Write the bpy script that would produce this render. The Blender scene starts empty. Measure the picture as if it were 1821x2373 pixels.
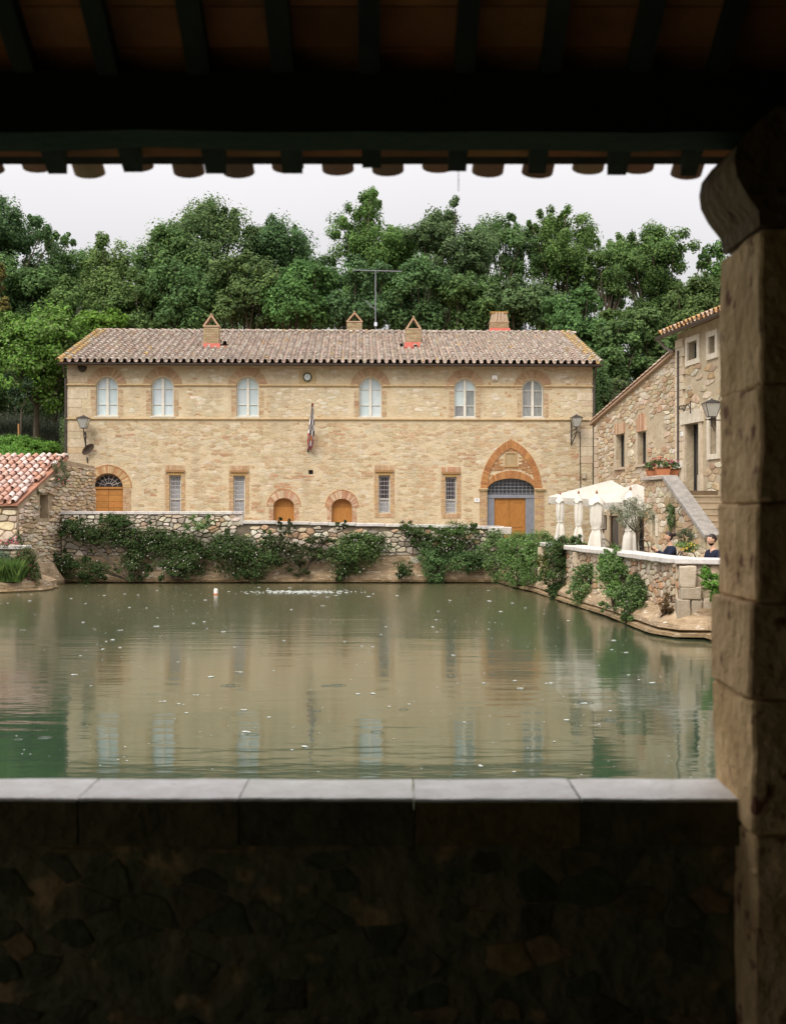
import bpy, bmesh, math, random
import numpy as np
from mathutils import Vector, Matrix, noise as mn

random.seed(7)
R = random.Random(11)
SC = bpy.context.scene
COL = SC.collection

# ------------------------------------------------------------------ camera, sky, sun, exposure
FPX, CX, CY, EYE = 2700.0, 910.5, 1186.5, 2.65
cd = bpy.data.cameras.new('camera'); cam = bpy.data.objects.new('camera', cd); COL.objects.link(cam)
cam.location = (0, 0, EYE); cam.rotation_euler = (math.radians(90), 0, 0)
cd.sensor_fit = 'VERTICAL'; cd.sensor_height = 24; cd.sensor_width = 24; cd.lens = 24 * FPX / 2373
cd.clip_start = 0.05; cd.clip_end = 2000
cd.dof.use_dof = True; cd.dof.focus_distance = 46; cd.dof.aperture_fstop = 2.2
SC.camera = cam

SUNDIR = Vector((-0.36, -0.62, 0.86)).normalized()      # towards the sun
W = bpy.data.worlds.new('World'); SC.world = W; W.use_nodes = True
nt = W.node_tree; nt.nodes.clear()
def wn(t): return nt.nodes.new(t)
sky = wn('ShaderNodeTexSky'); sky.sky_type = 'NISHITA'; sky.sun_disc = False
sky.sun_elevation = math.asin(SUNDIR.z); sky.sun_rotation = math.atan2(SUNDIR.x, SUNDIR.y)
sky.dust_density = 3.0
hs = wn('ShaderNodeHueSaturation'); hs.inputs['Saturation'].default_value = 0.35; hs.inputs['Value'].default_value = 0.9
nt.links.new(sky.outputs[0], hs.inputs['Color'])
tc = wn('ShaderNodeTexCoord'); sx = wn('ShaderNodeSeparateXYZ'); nt.links.new(tc.outputs['Generated'], sx.inputs[0])
mx = wn('ShaderNodeMath'); mx.operation = 'MAXIMUM'; mx.inputs[1].default_value = 0; nt.links.new(sx.outputs['Z'], mx.inputs[0])
ma = wn('ShaderNodeMath'); ma.operation = 'MULTIPLY_ADD'; ma.inputs[1].default_value = 10.6; ma.inputs[2].default_value = 1.75
nt.links.new(mx.outputs[0], ma.inputs[0])                # overcast sky: zenith three times the horizon
cn = wn('ShaderNodeTexNoise'); cn.inputs['Scale'].default_value = 2.2; cn.inputs['Detail'].default_value = 4
nt.links.new(tc.outputs['Generated'], cn.inputs['Vector'])
cm = wn('ShaderNodeMath'); cm.operation = 'MULTIPLY_ADD'; cm.inputs[1].default_value = 0.24; cm.inputs[2].default_value = 0.88
nt.links.new(cn.outputs[0], cm.inputs[0])
mm = wn('ShaderNodeMath'); mm.operation = 'MULTIPLY'; nt.links.new(ma.outputs[0], mm.inputs[0]); nt.links.new(cm.outputs[0], mm.inputs[1])
cl = wn('ShaderNodeVectorMath'); cl.operation = 'SCALE'; cl.inputs[0].default_value = (1.0, 0.972, 0.985); nt.links.new(mm.outputs[0], cl.inputs['Scale'])
mix = wn('ShaderNodeMix'); mix.data_type = 'RGBA'; mix.inputs['Factor'].default_value = 0.88
nt.links.new(hs.outputs[0], mix.inputs['A']); nt.links.new(cl.outputs[0], mix.inputs['B'])
bg = wn('ShaderNodeBackground'); bg.inputs['Strength'].default_value = 0.1; nt.links.new(mix.outputs['Result'], bg.inputs['Color'])
wo = wn('ShaderNodeOutputWorld'); nt.links.new(bg.outputs[0], wo.inputs[0])

sd = bpy.data.lights.new('sun', 'SUN'); sd.energy = 1.5; sd.angle = math.radians(35); sd.color = (1, 0.93, 0.82)
so = bpy.data.objects.new('sun', sd); COL.objects.link(so); so.location = (0, 0, 40)
so.rotation_euler = SUNDIR.to_track_quat('Z', 'Y').to_euler()
SC.view_settings.view_transform = 'Standard'; SC.view_settings.look = 'None'
SC.view_settings.exposure = 1.07; SC.view_settings.gamma = 1; SC.view_settings.use_curve_mapping = False
try:
    SC.cycles.max_bounces = 8; SC.cycles.diffuse_bounces = 4; SC.cycles.glossy_bounces = 3; SC.cycles.transparent_max_bounces = 8
except Exception: pass

# ------------------------------------------------------------------ materials
def mat(name, col, rough=0.85, col2=None, nscale=3.0, namount=0.5, bump=0.0, bscale=20.0, tint=True, metal=0.0,
        spots=None, sscale=8.0, sthr=0.62, trans=0.0, spec=0.3, stretch=(1, 1, 1), rand=0.0, bdist=0.02):
    m = bpy.data.materials.new(name); m.use_nodes = True
    n = m.node_tree; ns = n.nodes; L = n.links; ns.clear()
    out = ns.new('ShaderNodeOutputMaterial'); b = ns.new('ShaderNodeBsdfPrincipled')
    L.new(b.outputs[0], out.inputs[0])
    b.inputs['Roughness'].default_value = rough; b.inputs['Metallic'].default_value = metal
    b.inputs['Specular IOR Level'].default_value = spec
    t = ns.new('ShaderNodeTexCoord'); oi = ns.new('ShaderNodeObjectInfo')
    sc_ = ns.new('ShaderNodeMath'); sc_.operation = 'MULTIPLY'; sc_.inputs[1].default_value = 57.0
    L.new(oi.outputs['Random'], sc_.inputs[0])
    ad = ns.new('ShaderNodeVectorMath'); ad.operation = 'ADD'
    L.new(t.outputs['Object'], ad.inputs[0]); L.new(sc_.outputs[0], ad.inputs[1])
    mp = ns.new('ShaderNodeMapping'); mp.inputs['Scale'].default_value = stretch; L.new(ad.outputs[0], mp.inputs['Vector'])
    nz = ns.new('ShaderNodeTexNoise'); nz.inputs['Scale'].default_value = nscale; nz.inputs['Detail'].default_value = 6; nz.inputs['Roughness'].default_value = 0.62
    L.new(mp.outputs[0], nz.inputs['Vector'])
    cr = ns.new('ShaderNodeMapRange'); cr.inputs['From Min'].default_value = 0.32; cr.inputs['From Max'].default_value = 0.68
    L.new(nz.outputs[0], cr.inputs['Value'])
    mixn = ns.new('ShaderNodeMix'); mixn.data_type = 'RGBA'
    c2 = col2 or tuple(c * (1 - namount) for c in col)
    mixn.inputs['A'].default_value = (*col, 1); mixn.inputs['B'].default_value = (*c2, 1)
    L.new(cr.outputs[0], mixn.inputs['Factor']); c = mixn.outputs['Result']
    if spots:
        n2 = ns.new('ShaderNodeTexNoise'); n2.inputs['Scale'].default_value = sscale; n2.inputs['Detail'].default_value = 5
        L.new(mp.outputs[0], n2.inputs['Vector'])
        r2 = ns.new('ShaderNodeMapRange'); r2.inputs['From Min'].default_value = sthr; r2.inputs['From Max'].default_value = sthr + 0.07
        L.new(n2.outputs[0], r2.inputs['Value'])
        m2 = ns.new('ShaderNodeMix'); m2.data_type = 'RGBA'; m2.inputs['B'].default_value = (*spots, 1)
        L.new(r2.outputs[0], m2.inputs['Factor']); L.new(c, m2.inputs['A']); c = m2.outputs['Result']
    if tint:
        at = ns.new('ShaderNodeAttribute'); at.attribute_name = 'tint'
        mt = ns.new('ShaderNodeMix'); mt.data_type = 'RGBA'; mt.blend_type = 'MULTIPLY'; mt.inputs['Factor'].default_value = 1
        L.new(c, mt.inputs['A']); L.new(at.outputs['Color'], mt.inputs['B']); c = mt.outputs['Result']
    if rand:
        rr = ns.new('ShaderNodeMapRange'); rr.inputs['To Min'].default_value = 1 - rand; rr.inputs['To Max'].default_value = 1 + rand
        L.new(oi.outputs['Random'], rr.inputs['Value'])
        vs = ns.new('ShaderNodeVectorMath'); vs.operation = 'SCALE'; L.new(c, vs.inputs[0]); L.new(rr.outputs[0], vs.inputs['Scale']); c = vs.outputs[0]
    L.new(c, b.inputs['Base Color'])
    if bump:
        nb = ns.new('ShaderNodeTexNoise'); nb.inputs['Scale'].default_value = bscale; nb.inputs['Detail'].default_value = 6
        L.new(mp.outputs[0], nb.inputs['Vector'])
        bp = ns.new('ShaderNodeBump'); bp.inputs['Strength'].default_value = bump; bp.inputs['Distance'].default_value = bdist
        L.new(nb.outputs[0], bp.inputs['Height']); L.new(bp.outputs[0], b.inputs['Normal'])
    if trans:
        tr = ns.new('ShaderNodeBsdfTranslucent'); L.new(c, tr.inputs['Color'])
        ms = ns.new('ShaderNodeMixShader'); ms.inputs[0].default_value = trans
        L.new(b.outputs[0], ms.inputs[1]); L.new(tr.outputs[0], ms.inputs[2]); L.new(ms.outputs[0], out.inputs[0])
    return m

M = {}
M['plaster'] = mat('ochre_render', (0.59, 0.495, 0.345), col2=(0.49, 0.385, 0.24), nscale=1.6, bump=0.8, bscale=8, spots=(0.40, 0.25, 0.125), sscale=3.0, sthr=0.62, stretch=(1, 1, 1.7), bdist=0.03)
def streaks(m, col, amt):
    n = m.node_tree; b = [x for x in n.nodes if x.type == 'BSDF_PRINCIPLED'][0]; src = b.inputs['Base Color'].links[0].from_socket
    t = n.nodes.new('ShaderNodeTexCoord'); mp = n.nodes.new('ShaderNodeMapping'); mp.inputs['Scale'].default_value = (1.6, 1.6, .22); n.links.new(t.outputs['Object'], mp.inputs['Vector'])
    z = n.nodes.new('ShaderNodeTexNoise'); z.inputs['Scale'].default_value = 1.3; z.inputs['Detail'].default_value = 7; n.links.new(mp.outputs[0], z.inputs['Vector'])
    r = n.nodes.new('ShaderNodeMapRange'); r.inputs['From Min'].default_value = .50; r.inputs['From Max'].default_value = .72; r.inputs['To Max'].default_value = amt; n.links.new(z.outputs[0], r.inputs['Value'])
    x = n.nodes.new('ShaderNodeMix'); x.data_type = 'RGBA'; x.inputs['B'].default_value = (*col, 1); n.links.new(r.outputs[0], x.inputs['Factor']); n.links.new(src, x.inputs['A']); n.links.new(x.outputs['Result'], b.inputs['Base Color'])
streaks(M['plaster'], (0.34, 0.275, 0.19), .5)
M['plaster_pale'] = mat('pale_lime_render', (0.50, 0.42, 0.30), col2=(0.38, 0.30, 0.20), nscale=2.2, bump=0.9, bscale=9, spots=(0.34, 0.24, 0.15), sscale=4, sthr=0.64, bdist=0.03)
M['fstone'] = mat('facade_stone', (1, 1, 1), col2=(0.78, 0.73, 0.66), nscale=7, bump=0.7, bscale=22)
streaks(M['fstone'], (0.36, 0.28, 0.18), .35)
M['stone'] = mat('rubble_stone', (1, 1, 1), col2=(0.62, 0.58, 0.53), nscale=6, bump=0.8, bscale=25, spots=(0.5, 0.48, 0.44), sscale=9, sthr=0.66)
M['mortar'] = mat('lime_mortar', (0.44, 0.35, 0.24), col2=(0.27, 0.20, 0.13), nscale=4, bump=0.8, bscale=14)
M['mortar_dark'] = mat('earth_mortar', (0.19, 0.155, 0.11), col2=(0.09, 0.075, 0.055), nscale=4, bump=0.8, bscale=14)
M['calcite'] = mat('calcite_crust', (0.44, 0.335, 0.225), col2=(0.26, 0.185, 0.11), nscale=2.4, bump=1.0, bscale=9, stretch=(1, 1, 3.5), spots=(0.60, 0.52, 0.42), sscale=4, sthr=0.60, bdist=0.06)
M['coping'] = mat('weathered_travertine', (0.62, 0.585, 0.55), col2=(0.42, 0.40, 0.375), nscale=6, bump=0.5, bscale=18, spots=(0.30, 0.29, 0.25), sscale=7, sthr=0.66)
M['brick'] = mat('old_brick', (1, 1, 1), col2=(0.75, 0.70, 0.64), nscale=12, bump=0.5, bscale=40)
M['tile'] = mat('aged_roof_tile', (1, 1, 1), col2=(0.76, 0.74, 0.72), nscale=7, bump=0.4, bscale=30, spots=(0.85, 0.83, 0.78), sscale=11, sthr=0.69)
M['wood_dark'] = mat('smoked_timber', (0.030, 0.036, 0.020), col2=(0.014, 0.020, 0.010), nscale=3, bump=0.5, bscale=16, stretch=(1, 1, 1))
M['beam'] = mat('shade_toned_beam', (0.016, 0.030, 0.012), col2=(0.009, 0.020, 0.008), nscale=3, bump=0.4, bscale=16, spec=0.1)  # greenish black of deep shade put into the timber colour
M['terracotta_in'] = mat('terracotta_flat_tile', (0.36, 0.15, 0.045), col2=(0.20, 0.085, 0.028), nscale=4, bump=0.3, bscale=20)
M['door'] = mat('honey_wood', (0.44, 0.20, 0.050), col2=(0.31, 0.125, 0.028), nscale=5, bump=0.25, bscale=20, stretch=(1, 1, 5), rough=0.55)
M['door_v'] = mat('honey_wood_upright', (0.44, 0.20, 0.050), col2=(0.31, 0.125, 0.028), nscale=9, bump=0.25, bscale=20, stretch=(3, 3, 0.4), rough=0.5)
M['white'] = mat('white_paint', (0.72, 0.69, 0.62), col2=(0.60, 0.57, 0.50), nscale=5, rough=0.5)
M['pane'] = mat('sky_toned_curtain_glass', (0.56, 0.64, 0.66), col2=(0.48, 0.57, 0.60), nscale=3, rough=0.18, spec=0.7)  # pale sky reflection painted in with the curtain white
M['pane_grey'] = mat('grey_curtained_glass', (0.34, 0.35, 0.34), col2=(0.17, 0.18, 0.18), nscale=9, rough=0.15, spec=0.7, stretch=(3, 3, 0.3))
M['pane_dark'] = mat('dark_glass', (0.025, 0.027, 0.028), col2=(0.05, 0.05, 0.05), nscale=4, rough=0.1, spec=0.8)
M['pane_mesh'] = mat('netted_glass', (0.40, 0.42, 0.43), col2=(0.32, 0.34, 0.35), nscale=14, rough=0.4)
M['iron'] = mat('black_iron', (0.035, 0.035, 0.040), col2=(0.06, 0.05, 0.045), nscale=9, rough=0.5, metal=0.3)
M['iron_grey'] = mat('grey_paint_iron', (0.24, 0.25, 0.29), col2=(0.19, 0.20, 0.23), nscale=6, rough=0.5)
M['lamp_glass'] = mat('frosted_glass', (0.48, 0.47, 0.43), col2=(0.40, 0.39, 0.36), nscale=5, rough=0.25, spec=0.6)
M['gutter'] = mat('brown_gutter', (0.055, 0.045, 0.040), col2=(0.085, 0.065, 0.055), nscale=3, rough=0.5)
M['canvas'] = mat('cream_canvas', (0.66, 0.63, 0.57), col2=(0.58, 0.55, 0.49), nscale=2.5, bump=0.15, bscale=6, trans=0.22, rough=0.9)
M['canvas_fold'] = mat('folded_canvas', (0.76, 0.73, 0.66), col2=(0.62, 0.58, 0.51), nscale=3, bump=0.3, bscale=8, stretch=(2, 2, 0.4), trans=0.1, rough=0.9)
M['bark'] = mat('bark', (0.13, 0.10, 0.07), col2=(0.06, 0.05, 0.035), nscale=4, bump=0.8, bscale=12, stretch=(1, 1, 0.3))
M['leaf'] = mat('leaf', (1, 1, 1), col2=(0.8, 0.8, 0.8), nscale=2, trans=0.36, rough=0.7, spec=0.10)
M['petal'] = mat('petal', (1, 1, 1), namount=0.15, trans=0.3, rough=0.7)
M['soil'] = mat('hill_earth', (0.055, 0.075, 0.025), col2=(0.075, 0.06, 0.035), nscale=0.6, bump=0.8, bscale=3)
M['paving'] = mat('stone_paving', (0.36, 0.31, 0.24), col2=(0.25, 0.21, 0.16), nscale=2, bump=0.4, bscale=8)
M['pillar'] = mat('weathered_pillar_stone', (0.72, 0.50, 0.26), col2=(0.48, 0.31, 0.14), nscale=5, bump=0.9, bscale=16, stretch=(1, 1, 1), spots=(0.20, 0.085, 0.045), sscale=9, sthr=0.60, bdist=0.04)
M['wall_in'] = mat('pale_inner_wall', (0.38, 0.37, 0.27), namount=0.3, nscale=2, bump=0.3, bscale=6)
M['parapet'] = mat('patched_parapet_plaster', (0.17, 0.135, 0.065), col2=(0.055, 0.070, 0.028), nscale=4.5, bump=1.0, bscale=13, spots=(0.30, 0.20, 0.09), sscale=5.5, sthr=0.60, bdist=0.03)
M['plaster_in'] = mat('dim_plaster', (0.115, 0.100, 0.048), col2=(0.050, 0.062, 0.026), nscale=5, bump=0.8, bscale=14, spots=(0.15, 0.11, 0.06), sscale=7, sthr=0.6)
M['instone'] = mat('inner_rubble', (1, 1, 1), col2=(0.5, 0.5, 0.42), nscale=7, bump=0.8, bscale=22)
M['terracotta'] = mat('terracotta_pot', (0.48, 0.19, 0.09), col2=(0.38, 0.15, 0.07), nscale=5, bump=0.2, bscale=30, rough=0.8)
M['red'] = mat('red_flashing', (0.33, 0.08, 0.06), col2=(0.42, 0.10, 0.07), nscale=5, rough=0.7)
M['paint'] = mat('flat_colour', (1, 1, 1), namount=0.1, nscale=5, rough=0.6)
M['skin'] = mat('skin', (0.56, 0.33, 0.22), namount=0.1, rough=0.5)
M['hair'] = mat('dark_hair', (0.025, 0.015, 0.012), namount=0.4, nscale=30, rough=0.45)
M['navy'] = mat('navy_knit', (0.012, 0.018, 0.040), namount=0.3, nscale=20, rough=0.9)
M['denim'] = mat('dark_denim', (0.035, 0.045, 0.07), namount=0.3, nscale=20, rough=0.9)
M['foam'] = mat('pale_foam', (0.40, 0.43, 0.40), namount=0.1, rough=0.4)

def water_mat():
    m = bpy.data.materials.new('green_thermal_water'); m.use_nodes = True
    ns = m.node_tree.nodes; L = m.node_tree.links; b = ns['Principled BSDF']
    b.inputs['Roughness'].default_value = 0.085
    b.inputs['IOR'].default_value = 2.0
    t = ns.new('ShaderNodeTexCoord')
    sxy = ns.new('ShaderNodeSeparateXYZ'); L.new(t.outputs['Object'], sxy.inputs[0])      # calm by the near wall, ruffled by the spring at the far end
    rg_ = ns.new('ShaderNodeMapRange'); rg_.inputs['From Min'].default_value = 14; rg_.inputs['From Max'].default_value = 38; rg_.inputs['To Min'].default_value = 0.055; rg_.inputs['To Max'].default_value = 0.21
    L.new(sxy.outputs['Y'], rg_.inputs['Value']); L.new(rg_.outputs[0], b.inputs['Roughness'])
    sf_ = ns.new('ShaderNodeMapRange'); sf_.inputs['From Min'].default_value = 18; sf_.inputs['From Max'].default_value = 36; L.new(sxy.outputs['Y'], sf_.inputs['Value'])      # warm tan reflection painted into the base colour of the far water
    n0 = ns.new('ShaderNodeTexNoise'); n0.inputs['Scale'].default_value = 0.22; L.new(t.outputs['Object'], n0.inputs['Vector'])
    c = ns.new('ShaderNodeMix'); c.data_type = 'RGBA'; c.inputs['A'].default_value = (0.021, 0.044, 0.025, 1); c.inputs['B'].default_value = (0.031, 0.056, 0.031, 1)
    L.new(n0.outputs[0], c.inputs['Factor'])
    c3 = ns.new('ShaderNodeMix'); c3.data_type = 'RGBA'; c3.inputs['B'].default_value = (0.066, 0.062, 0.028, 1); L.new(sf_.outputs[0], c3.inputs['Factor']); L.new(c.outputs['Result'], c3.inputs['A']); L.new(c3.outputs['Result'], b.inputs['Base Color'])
    hs_ = []
    for sc, st, amp, rot in ((1.0, (0.35, 1, 1), 1.0, 4), (3.4, (0.30, 1, 1), 0.55, -5), (10.0, (0.45, 1, 1), 0.16, 3)):
        mp = ns.new('ShaderNodeMapping'); mp.inputs['Scale'].default_value = st; mp.inputs['Rotation'].default_value = (0, 0, math.radians(rot)); L.new(t.outputs['Object'], mp.inputs['Vector'])
        nz = ns.new('ShaderNodeTexNoise'); nz.inputs['Scale'].default_value = sc; nz.inputs['Detail'].default_value = 3; nz.inputs['Roughness'].default_value = 0.4
        L.new(mp.outputs[0], nz.inputs['Vector'])
        mu = ns.new('ShaderNodeMath'); mu.operation = 'MULTIPLY'; mu.inputs[1].default_value = amp; L.new(nz.outputs[0], mu.inputs[0]); hs_.append(mu)
    a1 = ns.new('ShaderNodeMath'); a1.operation = 'ADD'; L.new(hs_[0].outputs[0], a1.inputs[0]); L.new(hs_[1].outputs[0], a1.inputs[1])
    a2 = ns.new('ShaderNodeMath'); a2.operation = 'ADD'; L.new(a1.outputs[0], a2.inputs[0]); L.new(hs_[2].outputs[0], a2.inputs[1])
    # calmer and rougher water by turns
    n9 = ns.new('ShaderNodeTexNoise'); n9.inputs['Scale'].default_value = 0.16; L.new(t.outputs['Object'], n9.inputs['Vector'])
    mr = ns.new('ShaderNodeMapRange'); mr.inputs['From Min'].default_value = 0.35; mr.inputs['From Max'].default_value = 0.65
    mr.inputs['To Min'].default_value = 0.35; mr.inputs['To Max'].default_value = 1.15; L.new(n9.outputs[0], mr.inputs['Value'])
    a3 = ns.new('ShaderNodeMath'); a3.operation = 'MULTIPLY'; L.new(a2.outputs[0], a3.inputs[0]); L.new(mr.outputs[0], a3.inputs[1])
    bp = ns.new('ShaderNodeBump'); bp.inputs['Strength'].default_value = 1.0; bp.inputs['Distance'].default_value = 0.012
    L.new(a3.outputs[0], bp.inputs['Height']); L.new(bp.outputs[0], b.inputs['Normal'])
    return m
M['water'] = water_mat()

# ------------------------------------------------------------------ object helpers
WP = {}
def wpos(o): return WP[o.name] if o is not None else Vector((0, 0, 0))
def link(o, parent, w):
    COL.objects.link(o); w = Vector(w)
    if parent is not None: o.parent = parent; o.location = w - wpos(parent)
    else: o.location = w
    WP[o.name] = w
    return o
def tag(o, label=None, cat=None, group=None, kind=None):
    if label: o['label'] = label
    if cat: o['category'] = cat
    if group: o['group'] = group
    if kind: o['kind'] = kind
    return o
def thing(name, label, cat, loc, group=None):
    o = bpy.data.objects.new(name, None); o.empty_display_size = 0.3
    link(o, None, loc); return tag(o, label, cat, group)

class MB:
    def __init__(s): s.v = []; s.f = []; s.t = []; s.tint = (1, 1, 1)
    def add(s, vs, fs, tint=None):
        n = len(s.v); s.v += [tuple(v) for v in vs]
        s.f += [tuple(i + n for i in f) for f in fs]; s.t += [tint or s.tint] * len(fs)
    def box(s, F, u0, u1, v0, v1, d0, d1, tint=None):
        p = [F.pt(u, v, d) for d in (d0, d1) for v in (v0, v1) for u in (u0, u1)]
        s.add(p, [(4, 5, 7, 6), (0, 2, 3, 1), (0, 1, 5, 4), (2, 6, 7, 3), (0, 4, 6, 2), (1, 3, 7, 5)], tint)
    def prism(s, F, poly, d0, d1, tint=None):
        n = len(poly)
        p = [F.pt(u, v, d0) for u, v in poly] + [F.pt(u, v, d1) for u, v in poly]
        s.add(p, [tuple(range(n, 2 * n)), tuple(range(n - 1, -1, -1))] + [(i, (i + 1) % n, n + (i + 1) % n, n + i) for i in range(n)], tint)
    def ring(s, F, A, B, d0, d1, tint=None, closed=True):
        n = len(A); p = [F.pt(*a, d1) for a in A] + [F.pt(*b, d1) for b in B] + [F.pt(*a, d0) for a in A] + [F.pt(*b, d0) for b in B]
        fs = []
        for i in range(n if closed else n - 1):
            j = (i + 1) % n
            fs += [(i, j, n + j, n + i), (n + i, n + j, 3 * n + j, 3 * n + i), (i, 2 * n + i, 2 * n + j, j)]
        if not closed: fs += [(0, n, 3 * n, 2 * n), (n - 1, 3 * n - 1, 4 * n - 1, 2 * n - 1)]
        s.add(p, fs, tint)
    def tube(s, pts, rad, seg=6, tint=None, cap=True):
        pts = [Vector(p) for p in pts]; n = len(pts)
        rs = rad if isinstance(rad, (list, tuple)) else [rad] * n
        V = []; up = None
        for i, p in enumerate(pts):
            d = (pts[min(i + 1, n - 1)] - pts[max(i - 1, 0)]).normalized()
            a = d.orthogonal().normalized() if up is None else (up - d * up.dot(d)).normalized()
            up = a; b = d.cross(a)
            for k in range(seg):
                t = 2 * math.pi * k / seg; V.append(p + (a * math.cos(t) + b * math.sin(t)) * rs[i])
        fs = [(i * seg + k, i * seg + (k + 1) % seg, (i + 1) * seg + (k + 1) % seg, (i + 1) * seg + k) for i in range(n - 1) for k in range(seg)]
        if cap: fs += [tuple(range(seg - 1, -1, -1)), tuple(range((n - 1) * seg, n * seg))]
        s.add(V, fs, tint)
    def lathe(s, c, prof, seg=12, tint=None, amp=None):
        c = Vector(c); V = []; n = len(prof)
        for i, (r, z) in enumerate(prof):
            for k in range(seg):
                t = 2 * math.pi * k / seg; rr = r * (1 + (amp(t, z) if amp else 0))
                V.append(c + Vector((rr * math.cos(t), rr * math.sin(t), z)))
        fs = [(i * seg + k, i * seg + (k + 1) % seg, (i + 1) * seg + (k + 1) % seg, (i + 1) * seg + k) for i in range(n - 1) for k in range(seg)]
        fs += [tuple(range(seg - 1, -1, -1)), tuple(range((n - 1) * seg, n * seg))]
        s.add(V, fs, tint)
    def mesh(s, name, m, origin=None, smooth=False):
        o = Vector(origin) if origin is not None else Vector((0, 0, 0))
        me = bpy.data.meshes.new(name)
        me.from_pydata([(v[0] - o.x, v[1] - o.y, v[2] - o.z) for v in s.v], [], s.f)
        a = me.attributes.new('tint', 'FLOAT_COLOR', 'FACE')
        a.data.foreach_set('color', np.array([(*t[:3], 1) for t in s.t], dtype=np.float32).ravel())
        if smooth:
            me.shade_smooth()
            if smooth != 'all': me.set_sharp_from_angle(angle=math.radians(36))
        me.materials.append(m); return me
    def build(s, name, m, parent=None, kind=None, smooth=False, label=None, own=False):
        if own:
            o_ = sum((Vector(v) for v in s.v), Vector()) / max(1, len(s.v))
        else: o_ = wpos(parent) if parent is not None else Vector((0, 0, 0))
        me = s.mesh(name, m, o_, smooth); ob = bpy.data.objects.new(name, me); link(ob, parent, o_)
        return tag(ob, label, None, None, kind)

class Frame:
    """a vertical plane: u along it, v up (world z), d out of it"""
    def __init__(s, A, B):
        s.O = Vector((A[0], A[1], 0)); d = Vector((B[0] - A[0], B[1] - A[1], 0)); s.L = d.length; s.U = d.normalized()
        s.N = Vector((s.U.y, -s.U.x, 0))
    def pt(s, u, v, d=0): return Vector((s.O.x + s.U.x * u + s.N.x * d, s.O.y + s.U.y * u + s.N.y * d, v))
    def pix(s, px, py, d=0):
        r = Vector(((px - CX) / FPX, 1, -(py - CY) / FPX)); O = s.O + s.N * d
        t = O.dot(s.N) / Vector((r.x, r.y, 0)).dot(s.N); p = r * t
        return ((Vector((p.x, p.y, 0)) - O).dot(s.U), EYE + p.z)
    def pu(s, px, d=0): return s.pix(px, CY, d)[0]
    def pv(s, px, py, d=0): return s.pix(px, py, d)[1]
WORLD = Frame((0, 0), (1, 0))      # u = x, v = z, d = -y
def at(px, py, Y): return Vector(((px - CX) / FPX * Y, Y, EYE - (py - CY) / FPX * Y))

def jit(c, a=0.08, r=R):
    k = 1 + r.uniform(-a, a); return tuple(max(0, x * k * (1 + r.uniform(-a / 3, a / 3))) for x in c)
def rough_block(dims, amp=0.02, cuts=3, seed=0, bev=0.03):
    """a worn stone block, centred, subdivided and displaced"""
    bm = bmesh.new(); bmesh.ops.create_cube(bm, size=1)
    for v in bm.verts: v.co = Vector((v.co.x * dims[0], v.co.y * dims[1], v.co.z * dims[2]))
    bmesh.ops.bevel(bm, geom=bm.edges[:], offset=bev, segments=1, affect='EDGES')
    bmesh.ops.subdivide_edges(bm, edges=[e for e in bm.edges if e.calc_length() > min(dims) * 0.4], cuts=cuts, use_grid_fill=True)
    for v in bm.verts:
        p = v.co + Vector((seed * 3.1, seed * 7.7, seed * 1.3))
        v.co += Vector(mn.noise_vector(p * 3.0)) * amp + Vector(mn.noise_vector(p * 11.0)) * amp * 0.4
    vs = [v.co.copy() for v in bm.verts]; bm.verts.index_update(); fs = [tuple(v.index for v in f.verts) for f in bm.faces]; bm.free()
    return vs, fs
def block_part(name, m, parent, c, dims, rot=0, amp=0.02, cuts=3, bev=0.03, tint=(1, 1, 1), smooth=True, label=None, kind=None):
    vs, fs = rough_block(dims, amp, cuts, R.uniform(0, 40), bev); mb = MB(); mb.add(vs, fs, tint)
    ob = bpy.data.objects.new(name, mb.mesh(name, m, smooth=smooth)); link(ob, parent, c); ob.rotation_euler = (0, 0, rot)
    return tag(ob, label, None, None, kind)

# polygons
def rect(u0, u1, v0, v1): return [(u0, v0), (u1, v0), (u1, v1), (u0, v1)]
def arch(u0, u1, v0, vs, vt, n=14):
    c = (u0 + u1) / 2; r = (u1 - u0) / 2
    return [(u0, v0), (u1, v0)] + [(c + r * math.cos(math.pi * i / n), vs + (vt - vs) * math.sin(math.pi * i / n)) for i in range(n + 1)]
def clip(poly, a, b, c):            # keep a*u+b*v<=c
    out = []; n = len(poly)
    for i in range(n):
        p, q = poly[i], poly[(i + 1) % n]; fp = a * p[0] + b * p[1] - c; fq = a * q[0] + b * q[1] - c
        if fp <= 0: out.append(p)
        if fp * fq < 0:
            t = fp / (fp - fq); out.append((p[0] + (q[0] - p[0]) * t, p[1] + (q[1] - p[1]) * t))
    return out
def clip_rect(poly, u0, u1, v0, v1):
    for a, b, c in ((-1, 0, -u0), (1, 0, u1), (0, -1, -v0), (0, 1, v1)):
        poly = clip(poly, a, b, c)
        if len(poly) < 3: return []
    return poly
def inside(poly, u, v):
    r = False; n = len(poly)
    for i in range(n):
        (x1, y1), (x2, y2) = poly[i], poly[(i + 1) % n]
        if (y1 > v) != (y2 > v) and u < (x2 - x1) * (v - y1) / (y2 - y1) + x1: r = not r
    return r
def area(p): return 0.5 * abs(sum(p[i][0] * p[(i + 1) % len(p)][1] - p[(i + 1) % len(p)][0] * p[i][1] for i in range(len(p))))
def scale_poly(poly, k, ky=None):
    cx = sum(p[0] for p in poly) / len(poly); cy = sum(p[1] for p in poly) / len(poly); ky = ky or k
    return [(cx + (u - cx) * k, cy + (v - cy) * ky) for u, v in poly]
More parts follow.
